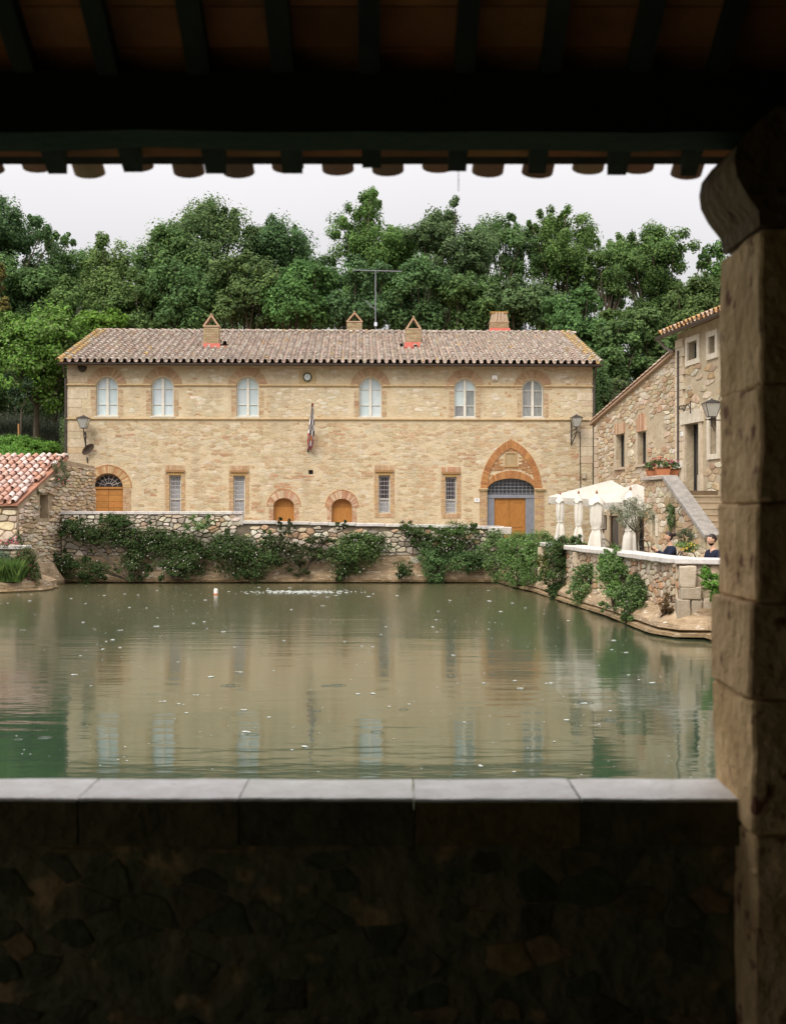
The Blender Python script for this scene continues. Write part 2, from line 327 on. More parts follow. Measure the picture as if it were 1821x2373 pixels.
def wall_holes(mb, F, outer, holes, thick=0.5, reveal=None):
    from mathutils.geometry import tessellate_polygon
    polys = [outer] + holes; flat = [p for q in polys for p in q]
    tr = tessellate_polygon([[Vector((u, v, 0)) for u, v in q] for q in polys])
    n = len(flat); P = [F.pt(u, v, 0) for u, v in flat]
    fs = []
    for a, b, c in tr:
        nn = (P[b] - P[a]).cross(P[c] - P[a]); fs.append((a, b, c) if nn.dot(F.N) > 0 else (a, c, b))
    mb.add(P, fs)
    k = len(outer); mb.add([F.pt(*p, 0) for p in outer] + [F.pt(*p, -thick) for p in outer], [(i, (i + 1) % k, k + (i + 1) % k, k + i) for i in range(k)])
    for h in holes:
        k = len(h); mb.add([F.pt(*p, 0) for p in h] + [F.pt(*p, -(reveal or thick)) for p in h], [(i, (i + 1) % k, k + (i + 1) % k, k + i) for i in range(k)])

# ------------------------------------------------------------------ rubble masonry: every stone a piece
def cells(u0, u1, v0, v1, w, h, r, drop=0.22, jitter=0.42):
    nu, nv = max(1, int((u1 - u0) / w) + 2), max(1, int((v1 - v0) / h) + 2); S = {}
    for j in range(-1, nv):
        for i in range(-1, nu):
            if r.random() < drop: continue
            S[(i, j)] = ((i + 0.5 + (0.5 if j % 2 else 0) + r.uniform(-jitter, jitter)), (j + 0.5 + r.uniform(-jitter, jitter) * 0.8))
    out = []
    for (i, j), (x, y) in S.items():
        poly = [(x - 1.7, y - 1.5), (x + 1.7, y - 1.5), (x + 1.7, y + 1.5), (x - 1.7, y + 1.5)]
        for dj in range(-3, 4):
            for di in range(-3, 4):
                q = S.get((i + di, j + dj))
                if q is None or (di == 0 and dj == 0): continue
                a, b = q[0] - x, q[1] - y
                poly = clip(poly, a, b, (q[0] ** 2 + q[1] ** 2 - x * x - y * y) / 2)
                if len(poly) < 3: break
            if len(poly) < 3: break
        if len(poly) < 3: continue
        poly = clip_rect([(u0 + p[0] * w, v0 + p[1] * h) for p in poly], u0, u1, v0, v1)
        if len(poly) >= 3 and area(poly) > 0.15 * w * h: out.append(poly)
    return out
def chaikin(p, k=0.19):
    o = []
    for i in range(len(p)):
        a, b = p[i], p[(i + 1) % len(p)]
        o += [(a[0] + (b[0] - a[0]) * k, a[1] + (b[1] - a[1]) * k), (a[0] + (b[0] - a[0]) * (1 - k), a[1] + (b[1] - a[1]) * (1 - k))]
    return o
def stone_geo(mb, F, poly, joint, depth, tint, r, back=-0.03, rnd=True):
    cx = sum(p[0] for p in poly) / len(poly); cy = sum(p[1] for p in poly) / len(poly)
    hw = max(abs(p[0] - cx) for p in poly); hh = max(abs(p[1] - cy) for p in poly)
    kx, ky = max(0.35, 1 - joint / hw), max(0.35, 1 - joint / hh)
    P = [(cx + (u - cx) * kx, cy + (v - cy) * ky) for u, v in poly]
    if rnd: P = chaikin(P)
    n = len(P); dd = depth * r.uniform(0.55, 1.2); tu, tv = r.uniform(-.25, .25) * dd / max(hw, .05), r.uniform(-.25, .25) * dd / max(hh, .05)
    def ring(k, d): return [F.pt(cx + (u - cx) * k, cy + (v - cy) * k, d + tu * (u - cx) + tv * (v - cy) + r.uniform(-.06, .06) * dd) for u, v in P]
    V = [F.pt(u, v, back) for u, v in P] + ring(0.985, dd * 0.7) + ring(0.86, dd)
    V.append(F.pt(cx, cy, dd * 1.03))
    fs = [(a * n + i, a * n + (i + 1) % n, (a + 1) * n + (i + 1) % n, (a + 1) * n + i) for a in range(2) for i in range(n)]
    fs += [(2 * n + i, 2 * n + (i + 1) % n, 3 * n) for i in range(n)]
    mb.add(V, fs, tint)
def rubble(F, parent, polys, pal, joint, depth, m, nparts=300, name='stone', seed=1, rnd=True, tint_fn=None, rest='masonry'):
    r = random.Random(seed); polys = sorted(polys, key=area, reverse=True); rs = MB()
    for k, p in enumerate(polys):
        t = tint_fn(p, r) if tint_fn else jit(r.choice(pal), 0.16, r)
        if k < nparts:
            mb = MB(); stone_geo(mb, F, p, joint, depth, t, r, rnd=rnd); mb.build(name, m, parent, own=True)
        else: stone_geo(rs, F, p, joint, depth, t, r, rnd=rnd)
    if rs.f: rs.build(rest, m, parent, kind='stuff')
def keep(polys, outer=None, holes=()):
    o = []
    for p in polys:
        cx = sum(q[0] for q in p) / len(p); cy = sum(q[1] for q in p) / len(p)
        if outer and not all(inside(outer, *q) for q in scale_poly(p, 0.8)): continue
        if any(inside(h, cx, cy) or any(inside(h, *q) for q in p) for h in holes): continue
        o.append(p)
    return o
def bricks(mb, F, u0, u1, v0, v1, pal, r, bw=0.27, bh=0.075, d=0.012, outer=None, holes=(), skip=0.0):
    j = 0; v = v0
    while v + bh <= v1 + 1e-4:
        u = u0 - (bw / 2 if j % 2 else 0)
        while u < u1:
            a, b = max(u, u0), min(u + bw, u1)
            if b - a > 0.05 and r.random() >= skip:
                c = ((a + b) / 2, v + bh / 2)
                if (outer is None or inside(outer, *c)) and not any(inside(h, *q) for h in holes for q in (c, (a, v), (b, v), (a, v + bh), (b, v + bh))):
                    mb.box(F, a + 0.006, b - 0.006, v + 0.007, v + bh - 0.007, -0.02, d * r.uniform(0.5, 1.3), jit(r.choice(pal), 0.12, r))
            u += bw
        v += bh; j += 1
def voussoirs(mb, F, fin, fout, n, d0, d1, pal, r, gap=0.12):
    for i in range(n):
        a, b = (i + gap / 2) / n, (i + 1 - gap / 2) / n
        mb.prism(F, [fin(a), fout(a), fout(b), fin(b)], d0, d1 + r.uniform(-.004, .006), jit(r.choice(pal), 0.12, r))

# ------------------------------------------------------------------ roof tiles
def tile_geo(r0, r1, L, th=0.016, seg=5, up=True, full=False):
    """a half-round tile along +y, low end at y=0; up=False gives the channel tile"""
    V = []; s = 1 if up else -1
    def arc(r, y): return [Vector((r * math.cos(math.pi * k / seg), y, s * r * math.sin(math.pi * k / seg) + (0 if up else r))) for k in range(seg + 1)]
    V = arc(r0, 0) + arc(r1, L) + [p + Vector((0, 0, 0)) for p in arc(r0 - th, 0)] + arc(r1 - th, L)
    if not up:
        for p in V[2 * (seg + 1):]: p.z += th
    n = seg + 1; fs = []
    for k in range(seg):
        fs += [(k, n + k, n + k + 1, k + 1), (k, k + 1, 2 * n + k + 1, 2 * n + k), (2 * n + k, 2 * n + k + 1, 3 * n + k + 1, 3 * n + k)]
        if full: fs.append((n + k, 3 * n + k, 3 * n + k + 1, n + k + 1))
    return V, fs
def tile_roof(O, U, S, N, width, length, parent, pitch, expo, pal, nparts, tl=0.5, r0=0.098, r1=0.08, m=None, seed=3, names=('roof_tile', 'roof_tiles'), skip=(), seg=5, chan_pal=None, wob=1.0, edge=None, edge_pal=None):
    r = random.Random(seed); ncol = int(width / pitch); pitch = width / ncol; nrow = int(length / expo)
    rest = MB(); meshes = {}
    for up in (True, False):
        for k in range(6):
            for ed in (0, 1):
                mb = MB(); V, fs = tile_geo(r0, r1, tl, seg=seg, up=up); p_ = edge_pal if (ed and edge_pal) else (pal if up else (chan_pal or pal))
                t = jit(r.choice(p_), 0.08, r); mb.add(V, fs, t); meshes[(up, k, ed)] = mb.mesh('tile', m)
    cnt = 0
    for j in range(nrow):
        for i in range(ncol + 1):
            for up in (True, False):
                if not up and i == ncol: continue
                u = i * pitch + (0 if up else pitch / 2) + r.uniform(-.012, .012) * wob; s = j * expo + r.uniform(-.02, .02) * wob
                if any(a <= u <= b and c <= s <= d for a, b, c, d in skip): continue
                lift = 0.10 if up else 0.012
                ta = (-0.055 if up else -0.05) + r.uniform(-.015, .015) * wob; yaw = r.uniform(-.035, .035) * wob
                e_ = 1 if (edge and (u < edge or u > width - edge or r.random() < 0.02)) else 0
                p = O + U * u + S * s + N * (lift - 0.03 * 0 + r.uniform(0, .008) * wob)
                Mx = Matrix((U, S, N)).transposed() @ Matrix.Rotation(yaw, 3, 'Z') @ Matrix.Rotation(ta, 3, 'X')
                if cnt < nparts and up:
                    o = bpy.data.objects.new(names[0], meshes[(up, r.randrange(6), e_)]); link(o, parent, p); o.rotation_euler = Mx.to_euler(); cnt += 1
                else:
                    V, fs = tile_geo(r0, r1, tl, seg=seg, up=up); p_ = edge_pal if (e_ and edge_pal) else (pal if up else (chan_pal or pal))
                    rest.add([p + Mx @ v for v in V], fs, jit(r.choice(p_), 0.09, r))
    if rest.f: rest.build(names[1], m, parent, kind='stuff')
    return ncol

# ------------------------------------------------------------------ foliage
def leaf_mesh(name, blobs, n, size, pal, seed=0, clumps=60, cr=0.38, m=None, origin=(0, 0, 0), hollow=0.55, up=0.5, droop=0.0, aspect=0.55, flat=0.75):
    g = np.random.default_rng(seed)
    B = np.array([[*b[0], *b[1]] for b in blobs], float); vol = (B[:, 3] * B[:, 4] * B[:, 5]) ** (2 / 3); vol /= vol.sum()
    ci = g.choice(len(B), clumps, p=vol); d = g.normal(size=(clumps, 3)); d /= np.linalg.norm(d, axis=1)[:, None]
    d[:, 2] = np.where((d[:, 2] < 0) & (g.random(clumps) < 0.4), -d[:, 2], d[:, 2])
    rr = hollow + (1 - hollow) * g.random(clumps) ** 0.6
    C = B[ci, :3] + d * B[ci, 3:] * rr[:, None]; rad = B[ci, 3:] * cr * g.uniform(0.6, 1.35, clumps)[:, None]
    ctint = g.uniform(0.78, 1.22, clumps)
    li = g.integers(0, clumps, n); q = g.normal(size=(n, 3)); ql = np.linalg.norm(q, axis=1)[:, None]
    q = np.where(g.random((n, 1)) < .5, q / ql * (g.random((n, 1)) ** 0.5) * 1.2, q * .58)
    q *= np.minimum(1, 1.35 / np.maximum(1e-6, np.linalg.norm(q, axis=1)))[:, None]
    q[:, 2] *= flat
    P = C[li] + q * rad[li]; P[:, 2] -= droop * (q[:, 0] ** 2 + q[:, 1] ** 2) * rad[li, 2]
    nr = q * 0.7 + d[li] * 0.5 + g.normal(size=(n, 3)) * 0.5; nr[:, 2] += up; nr /= np.linalg.norm(nr, axis=1)[:, None]
    a = np.cross(nr, g.normal(size=(n, 3))); a /= np.linalg.norm(a, axis=1)[:, None]; b = np.cross(nr, a)
    sz = size * g.uniform(0.6, 1.35, (n, 1)); o = np.array(origin)
    V = np.stack([P - a * sz / 2, P + b * sz * aspect / 2 - nr * sz * .06, P + a * sz / 2, P - b * sz * aspect / 2 - nr * sz * .06], 1).reshape(-1, 3) - o
    me = bpy.data.meshes.new(name); me.vertices.add(4 * n); me.vertices.foreach_set('co', V.astype(np.float32).ravel())
    me.loops.add(4 * n); me.loops.foreach_set('vertex_index', np.arange(4 * n, dtype=np.int32))
    me.polygons.add(n); me.polygons.foreach_set('loop_start', np.arange(0, 4 * n, 4, dtype=np.int32)); me.update(calc_edges=True)
    pal = np.array(pal); c = pal[g.integers(0, len(pal), n)] * ctint[li][:, None] * g.uniform(0.85, 1.15, (n, 1))
    at_ = me.attributes.new('tint', 'FLOAT_COLOR', 'FACE'); at_.data.foreach_set('color', np.concatenate([c, np.ones((n, 1))], 1).astype(np.float32).ravel())
    me.materials.append(m or M['leaf']); return me
def foliage(name, parent, blobs, n, size, pal, seed, kind=None, **k):
    o_ = wpos(parent) if parent is not None else Vector((0, 0, 0))
    me = leaf_mesh(name, blobs, n, size, pal, seed, origin=o_, **k); ob = bpy.data.objects.new(name, me); link(ob, parent, o_); return tag(ob, kind=kind)
G_DARK = [(0.108, 0.1963, 0.0706), (0.1297, 0.2206, 0.0796), (0.1513, 0.2448, 0.0912), (0.0952, 0.1676, 0.0683)]
G_MID = [(0.1593, 0.2605, 0.0837), (0.1902, 0.2924, 0.0949), (0.1336, 0.2233, 0.0757), (0.1748, 0.2605, 0.1116)]
G_LIGHT = [(0.1332, 0.2794, 0.0487), (0.1598, 0.3175, 0.0537), (0.112, 0.2414, 0.0439), (0.1705, 0.3302, 0.0682)]
G_OLIVE = [(0.13, 0.155, 0.085), (0.17, 0.19, 0.12), (0.10, 0.125, 0.075)]
G_BUSH = [(0.057, 0.1075, 0.0344), (0.076, 0.1322, 0.0398), (0.0467, 0.0866, 0.0308), (0.1037, 0.1595, 0.0525), (0.095, 0.0911, 0.0453)]
G_YEL = [(0.20, 0.17, 0.05), (0.14, 0.15, 0.05), (0.26, 0.20, 0.06)]

# ------------------------------------------------------------------ the ground
def sm(a, b, x): t = min(1, max(0, (x - a) / (b - a))); return t * t * (3 - 2 * t)
def hill(x, y):
    h = -2.2
    up = 0.8 + 0.27 * (max(0, y - 46) if x < -14.2 else max(0, y - 46) * sm(51.5, 58, y)) + (1.6 * sm(12, 20, -x)) + 0.8 * sm(60, 80, y)
    if y > 80: up = 0.9 + 0.27 * 34 + 1.6 * sm(12, 20, -x) + 0.8 + 0.05 * (min(y, 200) - 80)
    f = max(sm(44.5, 47, y), sm(18.6, 21, abs(x + 1)) * sm(-9, 6, y)) 
    n_ = 0.35 * mn.noise(Vector((x * .15, y * .15, 0)))
    if y < 46: up = 1.6
    return h + (up - h) * f + n_ * f
def terrain():
    xs = [-700, -350, -180, -110, -80] + [-64 + 2 * i for i in range(65)] + [80, 110, 180, 350, 700]
    ys = [-500, -200, -90, -40] + [-20 + 1.5 * i for i in range(94)] + [140, 180, 260, 420, 700, 1100]
    V = [(x, y, hill(x, y)) for y in ys for x in xs]; n = len(xs)
    F_ = [(j * n + i, j * n + i + 1, (j + 1) * n + i + 1, (j + 1) * n + i) for j in range(len(ys) - 1) for i in range(n - 1)]
    mb = MB(); mb.add(V, F_); mb.build('ground', M['soil'], kind='structure', smooth=True)
terrain()
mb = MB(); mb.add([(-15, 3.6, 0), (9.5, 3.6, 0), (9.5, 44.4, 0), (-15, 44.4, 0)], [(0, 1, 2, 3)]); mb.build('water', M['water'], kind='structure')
mb = MB(); mb.box(WORLD, -13.9, 4.4, 1.1, 1.5, -50.6, -44.0); mb.box(WORLD, 4.4, 8.6, 0.5, 0.92, -50.8, -44.0)
mb.box(WORLD, 5.4, 9.4, 0.5, 0.92, -44.0, -34.2); mb.box(WORLD, 6.0, 9.9, 0.3, 0.92, -34.2, -33.0); mb.box(WORLD, 6.2, 9.9, 0.3, 0.72, -32.998, -25.6); mb.box(WORLD, 7.8, 10.5, 0.3, 0.72, -25.598, -4.6)
mb.build('terrace_paving', M['paving'], kind='structure')

# ------------------------------------------------------------------ the long house across the water
FA = Frame(((157 - CX) / FPX * 49.5, 49.5), ((1372 - CX) / FPX * 50.15, 50.15))
LF = FA.L
house = thing('stone_house', 'long two-storey ochre stone house with a tiled roof, facing the pool', 'house', FA.pt(0, 1.0))
def FR(x0, x1, y0, y1): xm = (x0 + x1) / 2; return FA.pu(x0), FA.pu(x1), FA.pv(xm, y1), FA.pv(xm, y0)   # px box -> u0,u1,v0,v1
BR_UP = [(0.50, 0.345, 0.215), (0.46, 0.30, 0.18), (0.54, 0.395, 0.255), (0.49, 0.33, 0.21)]
BR_RED = [(0.49, 0.28, 0.175), (0.54, 0.38, 0.26), (0.46, 0.255, 0.155), (0.58, 0.45, 0.32)]
BR_OR = [(0.45, 0.215, 0.085), (0.40, 0.18, 0.07), (0.50, 0.25, 0.10)]
holes = []; arch_wins = []; slits = []
for x0, x1, yt, yb in ((222.6, 273.8, 873, 964), (351, 403, 873, 964), (548, 600, 873, 965), (832, 884.5, 874, 966), (1052, 1102, 877.5, 967), (1209.5, 1259, 879, 967)):
    u0, u1, v0, v1 = FR(x0, x1, yt, yb); vs = v1 - (u1 - u0) / 2; arch_wins.append((u0, u1, v0, vs, v1)); holes.append(arch(u0, u1, v0, vs, v1))
for x0, x1, yt, yb in ((393, 420, 1101, 1190), (541, 568, 1102, 1190), (877, 904, 1101, 1189), (1031.5, 1058, 1105, 1190)):
    q = FR(x0, x1, yt, yb); slits.append(q); holes.append(rect(*q))
doorL = FR(215, 286, 1097, 1200); dLs = FA.pv(250, 1130); holes.append(arch(doorL[0], doorL[1], 1.5, dLs, doorL[3]))
sd = []
for x0, x1, yt, ys in ((634, 682, 1154.5, 1173), (768.5, 816, 1156, 1175)):
    q = FR(x0, x1, yt, 1240); s_ = FA.pv((x0 + x1) / 2, ys); sd.append((q, s_)); holes.append(arch(q[0], q[1], 1.5, s_, q[3]))
dm = FR(1128.6, 1238.7, 1109, 1290); dms = FA.pv(1184, 1136); holes.append(arch(dm[0], dm[1], 0.93, dms, dm[3]))
vent = FR(715, 725.6, 1089, 1099); holes.append(rect(*vent))
niche = FR(1172, 1194.6, 1051, 1079); 
EV = FA.pv(760, 846)          # top of the front wall
mb = MB(); wall_holes(mb, FA, rect(0, LF, 0.3, EV + .05), holes, 0.6, 0.32)
# side and back walls, gables
RY = 7.0; RZ = 11.38
def hp(u, v, d): return FA.pt(u, v, -d)
for u in (0.0, LF):
    P = [hp(u, 0.3, 0.02), hp(u, 0.3, 14), hp(u, EV, 14), hp(u, RZ - .12, RY), hp(u, EV, 0.02)]
    mb.add(P + [p + FA.U * (0.5 if u == 0 else -0.5) for p in P], [(0, 1, 2, 3, 4), (9, 8, 7, 6, 5)])
mb.add([hp(0, 0.3, 14), hp(LF, 0.3, 14), hp(LF, EV, 14), hp(0, EV, 14)], [(0, 1, 2, 3)])
mb.build('wall', M['plaster'], house)
# embedded stones
def ring_poly(u0, u1, v0, vs, vt, w): return arch(u0 - w, u1 + w, v0, vs, vt + w)
msk = list(holes)
for u0, u1, v0, vs, vt in arch_wins: msk.append(ring_poly(u0, u1, v0 - .1, vs, vt, .38))
for u0, u1, v0, v1 in slits: msk.append(rect(u0 - .18, u1 + .2, v0 - .3, v1 + .45))
msk.append(arch(doorL[0] - .36, doorL[1] + .36, 1.5, dLs, doorL[3] + .35))
for q, s_ in sd: msk.append(arch(q[0] - .28, q[1] + .28, 1.5, s_, q[3] + .36))
ptd = [FA.pix(x, y) for x, y in ((1100, 1290), (1270, 1290), (1270, 1140), (1254, 1118), (1230, 1055), (1184, 1016), (1138, 1055), (1114, 1118), (1100, 1140))]
msk.append(ptd); msk.append(rect(*FR(698, 728, 858, 894)))
vU1, vU2 = FA.pv(760, 893.5), FA.pv(760, 971.5)
msk += [rect(0, LF, vU1 - .06, vU1 + .06), rect(0, LF, vU2 - .06, vU2 + .06), rect(-1, 0.75, 0, 9)]
r_ = random.Random(5)
cs = keep(cells(0.1, LF - .05, 1.4, EV - .12, 0.25, 0.115, r_, drop=.28), None, msk)
cs = [c for c in cs if r_.random() < (0.85 if mn.noise(Vector((c[0][0] * .5, c[0][1] * .7, 3))) > -.12 else 0.55)]
def ftint(p, r):
    c = (sum(q[0] for q in p) / len(p), sum(q[1] for q in p) / len(p)); n1 = mn.noise(Vector((c[0] * .45, c[1] * .6, 9)))
    if n1 > 0.2 and r.random() < .35 and c[1] < vU2: base = (0.52, 0.365, 0.225)
    elif c[1] > vU2: base = r.choice([(0.62, 0.53, 0.38), (0.58, 0.48, 0.33), (0.70, 0.62, 0.49), (0.56, 0.46, 0.31)])
    else: base = r.choice([(0.57, 0.47, 0.325), (0.54, 0.44, 0.29), (0.52, 0.405, 0.255), (0.62, 0.53, 0.39), (0.48, 0.35, 0.215)])
    return jit((base[0] * .99, base[1] * 1.02, base[2] * 1.06), 0.08, r)
rubble(FA, house, cs, None, 0.015, 0.007, M['fstone'], 270, 'wall_stone', 6, tint_fn=ftint, rest='wall_masonry')
# quoins, pale
for side in (0, 1):
    v = 1.5; k = 0
    while v < EV - .3:
        h = R.uniform(.26, .42); w = R.uniform(.5, .72) if k % 2 else R.uniform(.75, 1.1)
        if v + h > EV: break
        if not any(abs(v + h / 2 - s_) < h / 2 + .05 for s_ in (vU1, vU2)):
            u0, u1 = (0.0, w) if side == 0 else (LF - w * .8, LF)
            if side == 0 or v > 4.6:
                mb = MB(); F_ = FA; mb.box(F_, u0 - (.012 if side == 0 else 0), u1 + (.012 if side else 0), v + .008, v + h - .008, -.3, .014, jit(R.choice([(0.62, 0.52, 0.38), (0.56, 0.46, 0.33), (0.58, 0.44, 0.27), (0.66, 0.57, 0.44)]), .06))
                mb.build('quoin_block', M['fstone'], house, own=True)
        v += h; k += 1
# string courses
def string(vc, w, breaks, nm):
    us = [-.02] + [x for b in breaks for x in b] + [LF + .03]
    mb = MB()
    for i in range(0, len(us), 2):
        a, b = us[i], us[i + 1]; mb.box(FA, a, b, vc - w * .2, vc + w * .5, -.1, .075); mb.box(FA, a, b, vc - w * .75, vc - w * .2, -.1, .035)
    mb.tint = (1, 1, 1); mb.t = [(0.62, 0.47, 0.27)] * len(mb.f); mb.build(nm, M['fstone'], house)
string(vU1, .07, [(a[0] - .02, a[1] + .02) for a in arch_wins], 'string_course'); string(vU2, .07, [], 'string_course')
# arched windows of the upper floor
def arch_window(q, paneM, dark=False):
    u0, u1, v0, vs, vt = q; um = (u0 + u1) / 2
    A = arch(u0 + .004, u1 - .004, v0, vs, vt - .004); e = .055; B = arch(u0 + e, u1 - e, v0 + e, vs, vt - e)
    w = MB(); w.ring(FA, A, B, -.26, -.13); w.box(FA, um - .055, um + .055, v0 + e, vt - e, -.245, -.12)
    win = w.build('window', M['white'], house)
    vb = [v0 + e, v0 + (vs - v0) * .42, v0 + (vs - v0) * .98, vt]
    for k in (1, 2):
        for a, b in ((u0 + e, um - .055), (um + .055, u1 - e)): g = MB(); g.box(FA, a, b, vb[k] - .014, vb[k] + .014, -.23, -.165); g.build('glazing_bar', M['white'], win)
    for k in range(3):
        for a, b in ((u0 + e, um - .055), (um + .055, u1 - e)):
            p = clip_rect(B, a, b, vb[k] + (.014 if k else 0), vb[k + 1] - .014)
            if len(p) > 2: pm = MB(); pm.prism(FA, p, -.225, -.20, jit((1, 1, 1), .07)); pm.build('pane', M['pane'] if dark == 4 and (k == 2 or (k == 1 and a < um)) else paneM, win)  # fifth window: bright and grey panes paint in its sky and hill reflections
    s = MB(); s.box(FA, u0 - .05, u1 + .05, v0 - .07, v0 - .002, -.2, .05, (0.85, .84, .8)); s.build('sill', M['white'], win)
    bk = MB(); bk.prism(FA, A, -.50, -.30); bk.build('backing', M['iron'], win)
    c = um; r0 = (u1 - u0) / 2; ro = r0 + .37
    f = lambda rr: (lambda t: (c + rr * math.cos(math.pi * (1 - t)), vs + .03 + rr * math.sin(math.pi * (1 - t))))
    v = MB(); voussoirs(v, FA, f(r0 + .015), f(ro), 34, -.05, .018, BR_UP, R, .13); v.build('brick_arch', M['brick'], house, kind='stuff')
    v = MB(); bricks(v, FA, u0 - .22, u0 - .004, v0, vs - .05, BR_UP + [(0.56, 0.44, 0.29)] * 4, R, .2, .075, .01); bricks(v, FA, u1 + .004, u1 + .22, v0, vs - .05, BR_UP + [(0.56, 0.44, 0.29)] * 4, R, .2, .075, .01)
    v.build('brick_jamb', M['brick'], house, kind='stuff')
for i, q in enumerate(arch_wins): arch_window(q, M['pane'] if i < 4 else M['pane_grey'], i)
# slit windows with iron grilles
def slit(q, i):
    u0, u1, v0, v1 = q; w = MB(); w.ring(FA, rect(u0 + .003, u1 - .003, v0, v1), rect(u0 + .055, u1 - .055, v0 + .05, v1 - .05), -.26, -.16)
    vm = v0 + (v1 - v0) * .37; w.box(FA, u0 + .05, u1 - .05, vm - .025, vm + .025, -.25, -.165)
    win = w.build('window', M['white'], house)
    a, b = (M['pane_mesh'], M['pane_mesh'] if i == 1 else M['pane_dark'])
    if i == 0:
        vm2 = v0 + (v1 - v0) * .66
        for lo, hi, m_ in ((v0 + .05, vm - .025, a), (vm + .025, vm2, a), (vm2, v1 - .05, M['pane_grey'])):
            p = MB(); p.box(FA, u0 + .055, u1 - .055, lo, hi, -.235, -.215); p.build('pane', m_, win)
    else:
        for lo, hi, m_ in ((v0 + .05, vm - .025, a), (vm + .025, v1 - .05, b)):
            p = MB(); p.box(FA, u0 + .055, u1 - .055, lo, hi, -.235, -.215); p.build('pane', m_, win)
    g = MB()
    for k in range(1, 4): uu = u0 + (u1 - u0) * k / 4; g.tube([FA.pt(uu, v0 - .01, -.09), FA.pt(uu, v1 + .01, -.09)], .009, 5)
    for k in range(9): vv = v0 + .08 + (v1 - v0 - .16) * k / 8; g.tube([FA.pt(u0 - .01, vv, -.09), FA.pt(u1 + .01, vv, -.09)], .009, 5)
    g.t = [(8, 8, 8.5)] * len(g.f); g.build('grille', M['iron'], win)
    l = MB(); l.box(FA, u0 - .16, u1 + .16, v1 + .13, v1 + .21, -.05, .075, (0.36, 0.21, 0.10)); l.box(FA, u0 - .06, u1 + .06, v1 + .0, v1 + .13, -.1, .012, (0.50, 0.33, 0.14))
    l.build('lintel', M['brick'], house)
    v = MB(); n = 9
    for k in range(n):
        a_, b_ = u0 - .17 + (u1 - u0 + .34) * (k + .06) / n, u0 - .17 + (u1 - u0 + .34) * (k + .94) / n
        v.box(FA, a_, b_, v1 + .215, v1 + .42, -.05, .014 + R.uniform(-.003, .003), jit(R.choice(BR_RED if i == 3 else BR_UP), .1))
        if i > 1: v.box(FA, a_, b_, v0 - .19, v0 - .02, -.05, .02, jit(R.choice(BR_UP), .1))
    bricks(v, FA, u0 - .19, u0 - .004, v0, v1 + .12, BR_UP + [(0.55, 0.38, 0.2)] * 2, R, .2, .075, .012); bricks(v, FA, u1 + .004, u1 + .19, v0, v1 + .12, BR_UP + [(0.55, 0.38, 0.2)] * 2, R, .2, .075, .012)
    v.build('brick_surround', M['brick'], house, kind='stuff')
for i, q in enumerate(slits): slit(q, i)
# loose brickwork showing through the render
v = MB()
for _ in range(60):
    u, vv = R.uniform(.9, LF - .5), R.uniform(2.6, 6.2); 
    if mn.noise(Vector((u * .4, vv * .5, 21))) < -0.05: continue
    w_, h_ = R.uniform(.3, 1.0), R.choice([.15, .225, .3]); bricks(v, FA, u, u + w_, vv, vv + h_, BR_RED[:1] + BR_UP, R, .26, .075, .012, None, msk, .35)
v.build('exposed_brickwork', M['brick'], house, kind='stuff')
# left door with fanlight
def fin(c, ru, vs, rv): return lambda t: (c + ru * math.cos(math.pi * (1 - t)), vs + rv * math.sin(math.pi * (1 - t)))
u0, u1, _, vt = doorL; um = (u0 + u1) / 2
d = MB(); pb = 9; zb = 1.5; n = 9; door = None
d.ring(FA, arch(u0 + .003, u1 - .003, 1.5, dLs, vt - .003), arch(u0 + .04, u1 - .04, 1.52, dLs, vt - .04), -.25, -.12)
d.t = [(1, 1, 1)] * len(d.f); d.box(FA, u0 + .04, u1 - .04, dLs - .05, dLs + .03, -.24, -.11); door = d.build('door', M['door'], house, label='low plank door under a fan-shaped light')
h_ = (dLs - .06 - 1.52) / 8
for k in range(8):
    for a, b in ((u0 + .045, um - .006), (um + .006, u1 - .045)):
        p = MB(); p.box(FA, a, b, 1.52 + k * h_ + .004, 1.52 + (k + 1) * h_ - .004, -.22, -.15 + R.uniform(-.003, .003), jit((1, 1, 1), .1)); p.build('plank', M['door'], door)
p = MB(); p.prism(FA, arch(u0 + .04, u1 - .04, dLs + .031, dLs + .032, vt - .04), -.235, -.225); p.build('pane', M['pane_dark'], door)
g = MB(); cc = (um, dLs + .05)
for k in range(1, 8):
    t = math.pi * k / 8; g.tube([FA.pt(cc[0] + .16 * math.cos(t), cc[1] + .14 * math.sin(t), -.2), FA.pt(cc[0] + .62 * math.cos(t), cc[1] + (vt - dLs - .09) * math.sin(t), -.2)], .011, 5)
for rr in (.16, .38, .6):
    g.tube([FA.pt(cc[0] + rr * math.cos(math.pi * k / 14), cc[1] + rr * (vt - dLs - .08) / .62 * math.sin(math.pi * k / 14), -.2) for k in range(15)], .011, 5)
g.t = [(9, 9, 9)] * len(g.f); g.build('fan_bars', M['iron'], door)
v = MB(); rv = vt - dLs; ru = (u1 - u0) / 2
voussoirs(v, FA, fin(um, ru + .01, dLs, rv + .01), fin(um, ru + .33, dLs, rv + .32), 32, -.05, .02, [(0.55, 0.37, 0.19), (0.60, 0.43, 0.24), (0.44, 0.235, 0.115)], R, .1)
voussoirs(v, FA, fin(um, ru + .335, dLs, rv + .325), fin(um, ru + .37, dLs, rv + .365), 14, -.05, .03, BR_OR, R, .06)
bricks(v, FA, u0 - .34, u0 - .003, 1.5, dLs, BR_UP, R, .25, .075, .014); bricks(v, FA, u1 + .003, u1 + .34, 1.5, dLs, BR_UP, R, .25, .075, .014)
v.build('brick_arch', M['brick'], house, kind='stuff')
